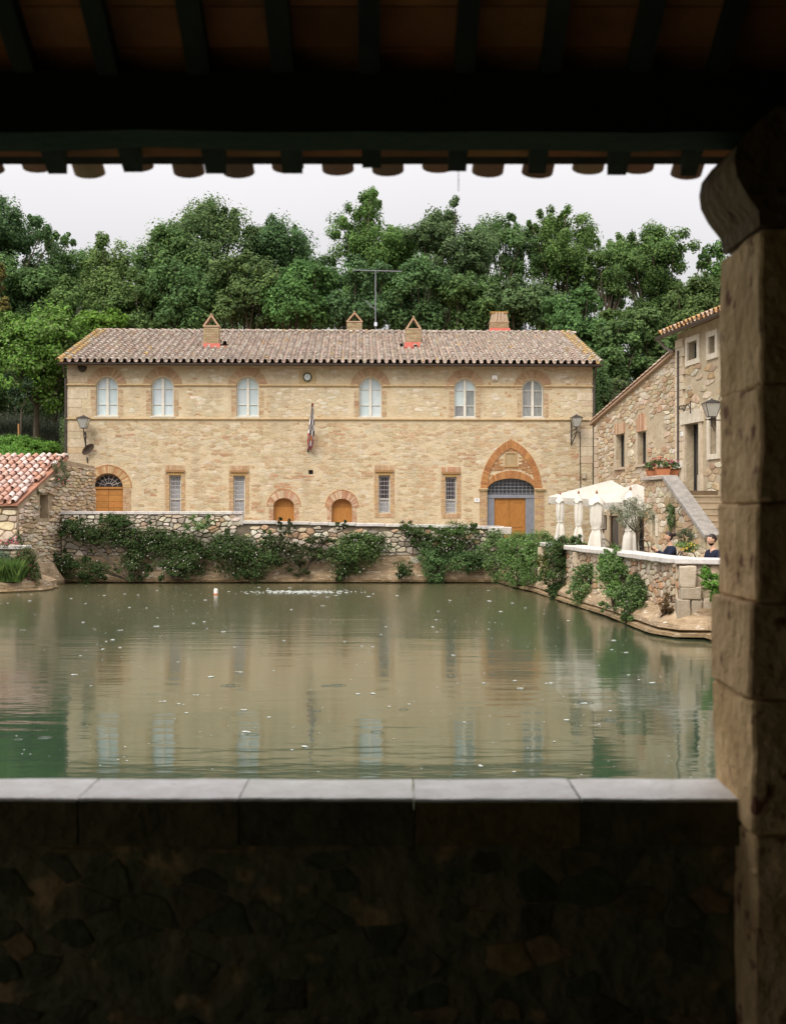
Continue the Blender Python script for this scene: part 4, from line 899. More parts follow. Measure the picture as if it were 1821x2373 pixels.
# ------------------------------------------------------------------ terrace wall down the right side of the pool
rw = thing('terrace_wall', 'curving rubble terrace wall with white coping on the right side of the pool', 'terrace wall', (5.3, 34, 0))
TP = [(4.2, 43.75), (4.62, 40.6), (5.0, 38.4), (5.36, 33.4), (5.78, 29.2), (6.12, 25.25), (7.02, 24.75), (7.3, 20), (7.5, 12), (7.5, 4.9)]
allst = []; rr_ = random.Random(21)
big = []
for k in range(len(TP) - 1):
    F = Frame(TP[k], TP[k + 1]); zt = 1.36 if k < 2 else 1.53
    mb = MB(); mb.prism(F, rect(0, F.L, -.6, zt), -.42, 0); mb.build('wall_core', M['mortar'], rw)
    w, h = (.42, .14) if k < 4 else (.22, .13)
    cs = cells(0, F.L, .42, zt, w, h, rr_, drop=.2)
    if k == 5: cs = [c for c in cells(0, F.L, .42, zt, .3, .28, rr_, drop=.2)]
    allst += [(F, c, area(c) * (1 / max(6, F.pt(c[0][0], 0).y) ** 2) * (1 if k < 6 else .0)) for c in cs]
    # coping
    u = 0
    while u < F.L and k > 1:
        e = min(u + rr_.uniform(.8, 1.5), F.L); 
        block_part('coping_slab', M['coping'], rw, F.pt((u + e) / 2, zt + .065, -.14), (e - u + .01 - .02, .62, .13), math.atan2(F.U.y, F.U.x), .015, 2, .02, jit((1.08, 1.06, 1.04), .06)); u = e
allst.sort(key=lambda t: -t[2]); rest = MB()
for i, (F, c, a) in enumerate(allst):
    mb = MB() if i < 290 else rest; stone_geo(mb, F, c, .014, .05, jit(rr_.choice(PAL_W), .14, rr_), rr_)
    if i < 290: mb.build('stone', M['stone'], rw, own=True)
rest.build('masonry', M['stone'], rw, kind='stuff')
# piers and dressed corner blocks
def pier(px, Y, X, w, z0, z1, n, tn=(1, 1, 1), rot=0.0, d=.4):
    z = z0
    for k in range(n):
        h = (z1 - z0) / n; block_part('pier_block', M['pillar'], rw, (X, Y, z + h / 2), (w * R.uniform(.93, 1.05), d, h - .015), rot, .02, 2, .03, jit(tn, .08)); z += h
pier(0, 38.4, 4.98, .42, .2, 1.5, 4, (.78, .95, 1.35), -.15)
pier(0, 33.5, 5.36, .40, .2, 1.5, 3, (.82, 1.0, 1.45), -.15)
pier(0, 30.9, 5.60, .36, .2, 1.5, 3, (.76, .93, 1.3), -.15)
for (x0, x1, y0, y1, tn) in ((1573, 1610, 1312, 1360, (1.55, 1.75, 2.0)), (1575, 1622, 1360, 1388, (1.2, 1.35, 1.6)), (1566, 1598, 1388, 1442, (1.05, 1.15, 1.3)), (1600, 1624, 1390, 1440, (1.1, 1.2, 1.4)), (1624, 1652, 1320, 1362, (1.7, 1.9, 2.15)), (1628, 1650, 1385, 1430, (1.5, 1.6, 1.8))):
    Yc = 25.0; a, b = at(x0, y1, Yc), at(x1, y0, Yc); c = (a + b) / 2
    block_part('dressed_block', M['fstone'], rw, (c.x, Yc + .02, c.z), (b.x - a.x, .36, b.z - a.z), -.1, .02, 3, .02, (.52 * tn[0] / 1.5, .45 * tn[0] / 1.5, .36 * tn[0] / 1.5))
PR = [(4.2, 43.75, .7), (4.62, 40.6, .9), (5.0, 38.4, .8), (5.36, 33.4, .75), (5.78, 29.2, .8), (6.08, 25.3, 1.15), (6.35, 24.9, 1.5), (7.02, 24.75, 1.2), (7.3, 20, 1), (7.5, 4.9, 1)]
sweep(PR, [(-.05, .62), (.06, .56), (.10, .46), (.24, .38), (.36, .28), (.38, .18), (.30, .13), (.46, .10), (.50, .04), (.24, .015), (.2, -.5)], M['calcite'], rw, 'calcite_ledge', .06, .25, 5)

# ------------------------------------------------------------------ tiled shed on the left
shed = thing('stone_shed', 'small crumbling stone shed with red clay roof tiles, left of the long house', 'shed', (-13, 42, 0))
SR = Frame((-12.98, 40.4), (-12.47, 44.3))
niche_s = rect(SR.pu(93), SR.pu(112.5), 2.42, 3.28)
outl = [(0, -.6), (SR.L + 3, -.6), (SR.L + 3, 4.5), (SR.L + .2, 4.62), (0, 2.86)]
mb = MB(); wall_holes(mb, SR, outl, [niche_s], .5, .35); mb.box(SR, niche_s[0][0], niche_s[1][0], 2.42, 3.28, -.4, -.33); mb.build('wall', M['mortar'], shed)
SFr = Frame((-19.5, 40.4), (-12.98, 40.4))
mb = MB(); mb.prism(SFr, rect(0, SFr.L, -.6, 2.85), -.5, 0); mb.build('wall', M['mortar'], shed)
PAL_S = [(0.72, 0.58, 0.40), (0.64, 0.50, 0.34), (0.78, 0.66, 0.50), (0.56, 0.43, 0.29), (0.70, 0.61, 0.49), (0.60, 0.51, 0.40)]
r_ = random.Random(31)
rubble(SFr, shed, keep(cells(3.5, SFr.L - .03, 1.3, 2.80, .42, .21, r_, drop=.25)), PAL_S, .02, .08, M['stone'], 70, 'stone', 32)
rubble(SR, shed, keep(cells(.03, SR.L + 2.9, .35, 4.4, .34, .12, r_, drop=.22), [(0, 0), (SR.L + 3, 0), (SR.L + 3, 4.5), (SR.L + .2, 4.55), (0, 2.8)], [rect(niche_s[0][0] - .03, niche_s[1][0] + .03, 2.4, 3.3)]), PAL_S, .014, .10, M['stone'], 220, 'stone', 33)
sweep([(-12.98, 40.3, 1), (-12.43, 44, 1)], [(0, .85), (.08, .75), (.12, .6), (.2, .42), (.24, .25), (.32, .1), (.34, .02), (.2, -.5)], M['calcite'], shed, 'calcite_ledge', .12, .2, 3)
# its roof
so_ = Vector((-19.2, 40.2, 2.93)); sU = Vector((1, 0, 0)); sS = Vector((0, 4.5, 1.86)); sLn = sS.length; sS.normalize(); sN = sU.cross(sS).normalized()
def vergeX(s): return -12.98 + .13 * (s * sS.y) + .02
mb = MB(); a = so_; 
q = [a, Vector((-12.93, 40.2, 2.93)), Vector((-12.42, 44.7, 4.79)), Vector((-19.2, 44.7, 4.79))]; q2 = [p - Vector((0, 0, .07)) for p in q]
mb.add(q + q2, [(0, 1, 2, 3), (7, 6, 5, 4), (0, 4, 5, 1), (1, 5, 6, 2), (2, 6, 7, 3)], (.36, .17, .11)); sroof = mb.build('roof', M['tile'], shed)
T_RED = [(0.54, 0.33, 0.26), (0.60, 0.42, 0.35), (0.48, 0.26, 0.19), (0.64, 0.50, 0.44), (0.52, 0.30, 0.22), (0.68, 0.57, 0.51)]
r_ = random.Random(40); pit = .27; rest = MB(); mcache = {}; cnt = 0
for j in range(12):
    for i in range(26):
        for up in (True, False):
            s_ = j * .40 + r_.uniform(-.03, .03); X = -12.98 + .115 * s_ - .12 - i * pit - (0 if up else pit / 2) + r_.uniform(-.02, .02)
            if i == 0 and up and j in (3, 4, 7, 8) : continue
            p = so_ + sU * (X - so_.x) + sS * s_ + sN * ((.085 if up else .0) + r_.uniform(-.004, .02))
            Mx = Matrix((sU, sS, sN)).transposed() @ Matrix.Rotation(r_.uniform(-.06, .06), 3, 'Z') @ Matrix.Rotation(-.06 + r_.uniform(-.03, .03), 3, 'X')
            key = (up, r_.randrange(7))
            if key not in mcache:
                mb = MB(); V, fs = tile_geo(.095, .08, .47, seg=7, up=up); mb.add(V, fs, jit(T_RED[key[1] % 6], .08)); mcache[key] = mb.mesh('tile', M['tile'])
            if up and X > -17.6 or (not up and i < 3):
                o = bpy.data.objects.new('roof_tile', mcache[key]); link(o, sroof, p); o.rotation_euler = Mx.to_euler()
            else:
                V, fs = tile_geo(.095, .08, .47, seg=6, up=up); rest.add([p + Mx @ v for v in V], fs, jit(r_.choice(T_RED), .1))
rest.build('roof_tiles', M['tile'], sroof, kind='stuff')
for k, (x, y, s_) in enumerate(((-12.75, 44.5, .22), (-12.5, 44.6, .15))): block_part('capstone', M['stone'], shed, (x, y, 4.82), (s_ * 1.3, s_, s_ * .6), .3, .05, 3, .05, (.5, .48, .44))
# low ledge wall in front of the shed
lw = thing('ledge_wall', 'low stone ledge with grey coping at the far left, in front of the shed', 'ledge wall', (-14, 39.5, 0))
FL = Frame((-19.5, 39.5), (-12.35, 39.5)); mb = MB(); mb.prism(FL, rect(0, FL.L, -.6, 1.38), -.9, 0); mb.build('wall_core', M['mortar'], lw)
FL2 = Frame((-12.35, 39.5), (-12.5, 41.0)); mb = MB(); mb.prism(FL2, rect(0, FL2.L, -.6, 1.38), -.5, 0); mb.build('wall_core', M['mortar'], lw)
r_ = random.Random(50); rubble(FL, lw, cells(3.6, FL.L, .2, 1.36, .3, .17, r_), PAL_S, .018, .07, M['stone'], 110, 'stone', 51)
for k in range(6):
    u = FL.L - .65 - k * 1.25; block_part('coping_slab', M['coping'], lw, FL.pt(u, 1.45, -.2), (1.22, .7, .13), 0, .012, 2, .02)
sweep([(-19.5, 39.3, 1), (-13.6, 38.8, 1), (-12.9, 39.2, 1), (-12.4, 39.45, .8), (-12.42, 40.6, .8)], [(-.1, .6), (.2, .55), (.6, .45), (.9, .3), (.95, .12), (1.05, .05), (.8, -.4)], M['calcite'], lw, 'calcite_ledge', .12, .25, 8)

# ------------------------------------------------------------------ the stone house on the right, parallel to the pool
def BX(Y): return 8.26 + .146 * (47 - Y)
FH = Frame((BX(47.3), 47.3), (BX(24), 24))
h2 = thing('stone_tower_house', 'pale rubble stone house with a lower sloping wing, right of the pool', 'house', FH.pt(0, .9))
uT = FH.pu(1568); topT = FH.pv(1600, 762)
w1o = [(0, .3), (uT, .3), (uT, FH.pv(1566, 818)), (0, FH.pv(1386, 978))]
def FQ(x0, x1, y0, y1): xm = (x0 + x1) / 2; return (FH.pu(x0), FH.pu(x1), FH.pv(xm, y1), FH.pv(xm, y0))
W_ = [FQ(1427, 1446, 1006, 1083), FQ(1477, 1496, 1000, 1076)]
tw = [FQ(1595, 1617, 791, 833), FQ(1644, 1659, 779, 819)]
dr = FQ(1589.5, 1621, 981, 1122); dr = (dr[0], dr[1], 3.32, dr[3]); tall = FQ(1645, 1663, 968, 1052)
lowd = FQ(1410, 1432, 1195, 1262); lowd = (lowd[0], lowd[1], .92, lowd[3]); lowd2 = (FH.pu(1476), FH.pu(1494), .92, 2.6)
hl1 = [rect(*q) for q in W_] + [rect(*lowd), rect(*lowd2)]; hl2 = [rect(*q) for q in tw] + [rect(*dr), rect(*tall)]
mb = MB(); wall_holes(mb, FH, w1o, hl1, .5, .3); mb.build('wall', M['plaster_pale'], h2, label='long side wall of the lower wing under the sloping roof')
t2 = [(uT, .3), (FH.L, .3), (FH.L, topT), (uT, topT)]
mb = MB(); wall_holes(mb, FH, t2, hl2, .5, .3)
P = [FH.pt(uT, .3, -.001), FH.pt(uT, .3, -7), FH.pt(uT, topT + 2, -7), FH.pt(uT, topT, -.001)]; mb.add(P, [(0, 3, 2, 1)])
Q = [FH.pt(FH.L, .3, -.001), FH.pt(FH.L, .3, -7), FH.pt(FH.L, topT + 2, -7), FH.pt(FH.L, topT, -.001)]; mb.add(Q, [(0, 1, 2, 3)])
P = [FH.pt(0, .3, -.001), FH.pt(0, .3, -6), FH.pt(0, FH.pv(1386, 978), -6), FH.pt(0, FH.pv(1386, 978), -.001)]; mb.add(P, [(0, 3, 2, 1)])
P = [FH.pt(0, .3, -7), FH.pt(FH.L, .3, -7), FH.pt(FH.L, topT + 2, -7), FH.pt(0, 6, -7)]; mb.add(P, [(0, 3, 2, 1)])
mb.build('wall', M['plaster_pale'], h2, label='plastered and stone wall of the taller block')
PAL_H = [(0.60, 0.50, 0.36), (0.66, 0.58, 0.45), (0.56, 0.45, 0.31), (0.50, 0.38, 0.25), (0.72, 0.64, 0.52), (0.50, 0.34, 0.21), (0.60, 0.52, 0.40), (0.57, 0.43, 0.29)]
r_ = random.Random(61); stl = []
mk = [scale_poly(h, 1.35, 1.12) for h in hl1 + hl2]; mk += [rect(W_[0][0] - .1, W_[0][1] + .1, W_[0][3], W_[0][3] + .45), rect(W_[1][0] - .1, W_[1][1] + .1, W_[1][3], W_[1][3] + .75)]
patch = [FH.pix(x, y) for x, y in ((1510, 970), (1530, 960), (1536, 1030), (1520, 1045), (1508, 1010))]
s1 = keep(cells(.05, uT - .05, 1.0, 7.9, .36, .145, r_, drop=.22), w1o, mk + [patch])
s2 = keep(cells(uT + .75, FH.L - 3, 1.0, topT - .5, .5, .2, r_, drop=.2), None, mk)
s2 = [c for c in s2 if r_.random() < (.75 if c[0][1] < 6.2 else .6)]
rubble(FH, h2, s1 + s2, PAL_H, .014, .028, M['stone'], 300, 'wall_stone', 62, rest='wall_masonry')
v = 1.0; k = 0
while v < topT - .25:            # corner blocks of the taller part
    h = R.uniform(.22, .36); w = .75 if k % 2 else .6; mb = MB(); mb.box(FH, uT - .015, uT + w, v + .008, v + h - .008, -.2, .07, jit((.64, .55, .42), .08)); mb.build('quoin_block', M['fstone'], h2, own=True); v += h; k += 1
v = 1.0; k = 0
while v < 5.9:
    h = R.uniform(.24, .38); w = .45 if k % 2 else .3; mb = MB(); mb.box(FH, -.02, w, v + .01, v + h - .01, -.3, .07, jit((.58, .50, .38), .1)); mb.build('quoin_block', M['fstone'], h2, own=True); v += h; k += 1
def opening(q, frame=None, fill='pane_dark', kind='window', sur=None, lab=None, back=-.22, mul=True):
    u0, u1, v0, v1 = q; w = MB()
    w.ring(FH, rect(u0 + .003, u1 - .003, v0 + .003, v1 - .003), rect(u0 + .06, u1 - .06, v0 + .06, v1 - .06), back - .05, back + .02)
    if mul: w.box(FH, (u0 + u1) / 2 - .02, (u0 + u1) / 2 + .02, v0 + .06, v1 - .06, back - .04, back + .015)
    o = w.build(kind, M[frame or 'iron'], h2, label=lab)
    p = MB(); p.box(FH, u0 + .06, u1 - .06, v0 + .06, v1 - .06, back - .03, back - .01); p.build('pane' if kind == 'window' else 'door_leaf', M[fill], o)
    if sur:
        a, t = sur; s = MB(); s.ring(FH, rect(u0 - a, u1 + a, v0 - a, v1 + a), rect(u0, u1, v0, v1), -.05, .06, (.72, .66, .56)); s.build('stone_surround', M['fstone'], o)
    return o
for i, q in enumerate(W_):
    o = opening(q, 'iron', 'pane_dark', lab='narrow shuttered window in the wing wall'); u0, u1, v0, v1 = q
    s = MB(); s.box(FH, u0 - .12, u0 - .003, v0, v1, -.28, .03, (.58, .50, .40)); s.box(FH, u0 - .14, u1 + .1, v0 - .09, v0 - .003, -.2, .1, (.5, .42, .33)); s.build('jamb', M['fstone'], o)
    s = MB(); n = 8
    for k in range(n): a, b = u0 - .1 + (u1 - u0 + .2) * (k + .06) / n, u0 - .1 + (u1 - u0 + .2) * (k + .94) / n; s.box(FH, a, b, v1 + .01, v1 + (.42 if i == 0 else .45 + .22 * math.sin(math.pi * (k + .5) / n)), -.05, .03, jit(R.choice(BR_RED), .1))
    s.build('brick_lintel', M['brick'], o, kind='stuff')
opening(tw[0], 'iron', 'pane_grey', sur=(.17, 0)); opening(tw[1], 'iron', 'pane_dark', sur=(.17, 0))
opening(tall, 'iron', 'pane_dark', sur=(.16, 0))
o = opening(dr, 'iron', 'pane_dark', 'door', lab='dark doorway with stone jambs at the head of the stairs', mul=False, back=-.27)
s = MB(); u0, u1, v0, v1 = dr
s.box(FH, u0 - .22, u0 - .003, v0, v0 + 1.0, -.28, .09, (.66, .58, .46)); s.box(FH, u0 - .2, u0 - .003, v0 + 1.0, v1, -.28, .06, (.60, .51, .39)); s.box(FH, u1 + .003, u1 + .25, v0, v0 + .5, -.28, .09, (.68, .60, .49)); s.box(FH, u1 + .003, u1 + .22, v0 + .5, v1, -.28, .06, (.62, .54, .42)); s.box(FH, u0 - .3, u1 + .3, v1 + .003, v1 + .42, -.3, .10, (.68, .62, .52)); s.build('stone_surround', M['fstone'], o)
opening(lowd, 'iron', 'pane_dark', 'door', lab='dark doorway under the awnings', mul=False, back=-.1); opening(lowd2, 'iron', 'pane_dark', 'door', lab='dark doorway beside the staircase', mul=False, back=-.1)
# wing roof verge and slope
z0_, z1_ = FH.pv(1386, 978), FH.pv(1566, 818)
mb = MB()
def wr(u, d, dz): return FH.pt(u, z0_ + (z1_ - z0_) * (u) / uT + dz, d)
mb.add([wr(-.45, .14, 0), wr(uT, .14, 0), wr(uT, -6, 0), wr(-.45, -6, 0), wr(-.45, .14, .07), wr(uT, .14, .07), wr(uT, -6, .07), wr(-.45, -6, .07)], [(0, 1, 5, 4), (4, 5, 6, 7), (3, 2, 1, 0), (0, 4, 7, 3), (2, 3, 7, 6)], (.40, .27, .18))
wroof = mb.build('roof', M['tile'], h2, label='sloping roof of the wing, seen edge-on')
T_W = [(0.46, 0.33, 0.24), (0.40, 0.27, 0.19), (0.52, 0.40, 0.31)]
Sd = (wr(uT, 0, 0) - wr(0, 0, 0)).normalized(); Nd = (-FH.N).cross(Sd); Nd = Nd if Nd.z > 0 else -Nd; Ud = Sd.cross(Nd)
rest = MB(); Ls = (wr(uT, 0, 0) - wr(-.45, 0, 0)).length; n_ = int(Ls / .40)
for j in range(n_):
    for i in range(10):
        p = wr(-.45, .02 - i * .3, .07) + Sd * (j * .4) + Nd * .10; V, fs = tile_geo(.1, .085, .48, seg=6)
        Mx = Matrix((Ud, Sd, Nd)).transposed() @ Matrix.Rotation(-.05, 3, 'X')
        if i == 0: mb = MB(); mb.add(V, fs, jit(R.choice(T_W), .12)); o = bpy.data.objects.new('roof_tile', mb.mesh('tile', M['tile'])); link(o, wroof, p); o.rotation_euler = Mx.to_euler()
        else: rest.add([p + Mx @ v for v in V], fs, jit(R.choice(T_W), .12))
rest.build('roof_tiles', M['tile'], wroof, kind='stuff')
# taller roof: eave along the wall, gutter, tiles
TO = FH.pt(uT - .35, topT - .02, .45); TSd = (FH.pt(0, topT + 2.0, -5) - FH.pt(0, topT - .02, .45)); TL = TSd.length; TSd.normalize(); TU = FH.U; TN = TU.cross(TSd).normalized(); TW_ = FH.L - uT + .3
mb = MB(); q = [TO, TO + TU * TW_, TO + TU * TW_ + TSd * TL, TO + TSd * TL]; mb.add(q + [p - Vector((0, 0, .1)) for p in q], [(0, 1, 2, 3), (7, 6, 5, 4), (0, 4, 5, 1), (3, 7, 4, 0), (1, 5, 6, 2)], (.42, .27, .17)); troof = mb.build('roof', M['tile'], h2, label='tiled roof of the taller block')
T_T = [(0.50, 0.36, 0.26), (0.56, 0.44, 0.34), (0.44, 0.30, 0.21), (0.48, 0.29, 0.13)]
tile_roof(TO, TU, TSd, TN, TW_, 2.8, troof, .31, .40, T_T, 110, m=M['tile'], seed=8, names=('roof_tile', 'roof_tiles'))
mb = MB(); gq = [(.50 + .07 * math.cos(t), topT - .05 + .08 * math.sin(t)) for t in [math.pi + math.pi * k / 6 for k in range(7)]]
mb.add([FH.pt(u, z, d) for u in (uT - .6, FH.L + .3) for d, z in gq], [(k, 7 + k, 8 + k, k + 1) for k in range(6)] + [tuple(range(7)), tuple(range(13, 6, -1))]); mb.tube([FH.pt(uT - .45, topT - .1, .5), FH.pt(uT - .35, topT - .4, .3), FH.pt(uT - .05, topT - .6, .12)], .045, 7, (2.4, 2.4, 2.4))
mb.build('gutter', M['gutter'], h2)
mb = MB(); a = FH.pix(1570, 1020, .1); b = FH.pix(1570.5, 1100, .1); mb.tube([FH.pt(a[0], topT - .6, .1), FH.pt(a[0], a[1], .1), FH.pt(a[0], 3.7, .1)], .035, 6, (1, 1, 1)); mb.build('downpipe', M['gutter'], h2)
q = FQ(1577, 1585, 1070, 1085); mb = MB(); mb.box(FH, q[0], q[1], q[2], q[3], 0.07, .2, (.72, .70, .66)); tag(mb.build('electric_box', M['paint']), 'white metal box beside the upper doorway', 'electric box')
q = FQ(1581.5, 1587, 1000, 1011); mb = MB(); mb.box(FH, q[0], q[1], q[2], q[3], .06, .09, (.8, .8, .78)); o = mb.build('house_number_plate', M['paint']); tag(o, 'small white number plate left of the upper stone doorway', 'number plate')
mb = MB(); uc = (q[0] + q[1]) / 2; vc = (q[2] + q[3]) / 2; mb.box(FH, uc - .05, uc - .03, vc - .04, vc + .04, .09, .094, (.05, .08, .3)); mb.build('numeral', M['paint'], o)
# scroll bracket
mb = MB(); a = FH.pix(1587, 948); pts = [FH.pt(a[0] + .1 * k / 2.0 * 1.6, a[1] + .1 * math.sin(k * .9), .22) for k in range(12)]; mb.tube(pts, .016, 5); mb.tube([FH.pt(a[0] + .9, a[1] + .18, .2), FH.pt(a[0] + .9, a[1] - .22, .2)], .02, 5); mb.tube([FH.pt(a[0], a[1], .02), FH.pt(a[0], a[1], .24)], .02, 5)
tag(mb.build('iron_bracket', M['iron']), 'curly black iron bracket above the upper doorway', 'iron bracket')
# tower lantern, nearer
Yl = 33.5; c2 = at(1648, 966, Yl); wp = FH.pt(*FH.pix(1656, 975), .03)
lantern('wall_lantern', 'black lantern beside the tall window of the right-hand house', c2, .50, wp,
        [([c2, c2 - Vector((0, 0, .28))], .022), ([c2 - Vector((.18, 0, .08)), c2 + Vector((.5, .3, -.08))], .016), ([c2 - Vector((0, 0, .2)), wp + Vector((0, 0, -.3))], .02)])

# ------------------------------------------------------------------ outside staircase
OFF = 1.5
def SX(Y): return BX(Y) - OFF
st = thing('stone_staircase', 'stone outside staircase with a grey sloping parapet slab', 'staircase', (SX(35), 35, .92))
FS_ = Frame((SX(37.7), 37.7), (SX(31.9), 31.9))
ua, ub = FS_.pu(1545), FS_.pu(1640)
za, zb = 3.72, 1.95
ol = [(0, .5), (ub, .5), (ub, zb - .1), (ua, za - .08), (0, za - .08)]
slitw = (FS_.pu(1510.5), FS_.pu(1519), FS_.pv(1515, 1242), FS_.pv(1515, 1195))
mb = MB(); wall_holes(mb, FS_, ol, [rect(*slitw)], .3, .28); mb.add([FS_.pt(0, .5, 0), FS_.pt(0, .5, -1.5), FS_.pt(0, za - .08, -1.5), FS_.pt(0, za - .08, 0)], [(0, 3, 2, 1)])
mb.build('wall', M['plaster_pale'], st)
mb = MB(); mb.box(FS_, slitw[0], slitw[1], slitw[2], slitw[3], -.27, -.2); wo_ = mb.build('window', M['pane_dark'], st)
mb = MB(); mb.box(FS_, slitw[1] + .003, slitw[1] + .16, slitw[2], slitw[3], -.1, .03, (.74, .68, .58)); mb.box(FS_, slitw[0] - .1, slitw[0] - .003, slitw[2], slitw[3], -.1, .02, (.66, .58, .46)); mb.build('jamb', M['fstone'], wo_)
mb = MB(); vv = slitw[2] + .1
while vv < slitw[3]: mb.tube([FS_.pt(slitw[0], vv, -.08), FS_.pt(slitw[1], vv, -.08)], .01, 4); vv += .12
mb.tube([FS_.pt((slitw[0] + slitw[1]) / 2, slitw[2], -.08), FS_.pt((slitw[0] + slitw[1]) / 2, slitw[3], -.08)], .01, 4); mb.build('grille', M['iron'], wo_)
r_ = random.Random(71)
rubble(FS_, st, keep(cells(.03, ub, .95, za - .1, .40, .18, r_, drop=.2), scale_poly(ol, .985), [rect(slitw[0] - .12, slitw[1] + .18, slitw[2] - .05, slitw[3] + .05)]), PAL_H, .013, .028, M['stone'], 250, 'stone', 72)
def slab(name, F, a, b, w, th, m, parent, tint=(1, 1, 1), d=-.12):
    pa_, pb_ = F.pt(a[0], a[1], d), F.pt(b[0], b[1], d); L_ = (pb_ - pa_).length; X = (pb_ - pa_).normalized(); Y = F.N; Z = X.cross(Y).normalized(); Z = Z if Z.z > 0 else -Z; Y = Z.cross(X)
    vs, fs = rough_block((L_, w, th), .012, 4, R.uniform(0, 50), .02); Mx = Matrix((X, Y, Z)).transposed(); c = (pa_ + pb_) / 2; mb = MB(); mb.add([c + Mx @ v for v in vs], fs, tint); return mb.build(name, m, parent, smooth=True, own=True)
M['slab'] = mat('grey_lichened_slab', (0.34, 0.315, 0.29), col2=(0.21, 0.195, 0.18), nscale=5, bump=0.6, bscale=18, spots=(0.50, 0.48, 0.44), sscale=8, sthr=0.66)
slab('parapet_slab', FS_, (ua - .1, za + .0), (ub + .05, zb + .0), .5, .14, M['slab'], st); slab('landing_coping', FS_, (-.08, za), (ua - .05, za), .46, .13, M['slab'], st, (1.5, 1.4, 1.3))
nst = 10; us0 = ua + .35; 
mb = MB(); mb.box(FS_, 0.02, us0, 3.0, 3.3, -1.49, -.3, (.5, .42, .33)); mb.build('landing', M['paving'], st)
for k in range(nst):
    u0 = us0 + k * .30; z = 3.3 - (k + 1) * .185
    if z < .9: break
    mb = MB(); mb.box(FS_, u0, u0 + .32, z - .45, z, -1.49, -.3, jit((1.25, 1.2, 1.1), .08)); mb.box(FS_, u0 - .0, u0 + .345, z + .001, z + .045, -1.49, -.3, jit((1.5, 1.42, 1.3), .06)); mb.build('step', M['paving'], st, own=True)
for k, (du, z) in enumerate(((.15, 3.45), (.4, 3.32))): pass
# planters with geraniums
def planter(px0, px1, py0, py1, Y, label, fl, seed):
    a, b = at(px0, py1, Y), at(px1, py0, Y); w = b.x - a.x; h = b.z - a.z; z0 = za + .075
    t = thing('planter', label, 'planter', (a.x + w / 2, Y, z0), 'terracotta planters on the landing')
    F = Frame((a.x, Y), (b.x, Y)); m = MB(); pts = rect(.03, w - .03, z0, z0 + h * .82); m.prism(F, [(.04, z0), (w - .04, z0), (w, z0 + h * .8), (0, z0 + h * .8)], -.28, 0); m.ring(F, rect(-.02, w + .02, z0 + h * .8, z0 + h), rect(.015, w - .015, z0 + h * .8 + .001, z0 + h - .001), -.3, .02); m.box(F, 0, w, z0 + h * .8, z0 + h * .9, -.28, 0, (.1, .1, .1)); m.build('pot', M['terracotta'], t)
    bl = [((a.x + w * k / 4, Y + .1, z0 + h + .08), (.14, .14, .14)) for k in range(5)]
    foliage('foliage', t, bl, 500, .06, G_MID + G_BUSH, seed, clumps=30)
    for c in fl:
        foliage('blossom', t, [((a.x + w * (k + R.uniform(-.3, .3)) / 4, Y + .05, z0 + h + .2 + R.uniform(-.04, .05)), (.13, .1, .09)) for k in range(5)], 70, .05, [c], seed + 5, clumps=12, cr=.3, m=M['petal'])
planter(1500, 1520, 1084, 1101, 37.0, 'terracotta planter of pink geraniums, leftmost on the landing', [(.65, .08, .18)], 1)
planter(1519, 1553, 1080, 1101, 36.6, 'widest terracotta planter on the landing, with red geraniums', [(.65, .06, .04)], 2)
planter(1549, 1573, 1084, 1102, 36.9, 'terracotta planter in the right corner of the landing', [(.6, .1, .25)], 3)
# hanging plant on the stair wall
a = FS_.pix(1553, 1185, .12); hp_ = thing('hanging_plant', 'trailing green plant hung on the staircase wall', 'hanging plant', FS_.pt(a[0], a[1], .05))
foliage('foliage', hp_, [(FS_.pt(a[0], a[1], .15), (.16, .16, .22)), (FS_.pt(a[0] + .08, a[1] - .35, .15), (.12, .14, .34))], 1300, .055, G_OLIVE + G_MID, 4, clumps=50, hollow=.2)
mb = MB(); mb.tube([FS_.pt(a[0], a[1] + .42, .02), FS_.pt(a[0], a[1] + .4, .15), FS_.pt(a[0], a[1] + .1, .15)], .01, 4); mb.build('hook', M['iron'], hp_)
a = FS_.pix(1580, 1185, .05); mb = MB(); mb.tube([FS_.pt(a[0], a[1] + .2, .02), FS_.pt(a[0], a[1], .2), FS_.pt(a[0], a[1] - .15, .1), FS_.pt(a[0], a[1] - .05, .02)], .016, 5); tag(mb.build('iron_bracket', M['iron']), 'small black iron hook on the staircase wall under the slab', 'iron bracket')

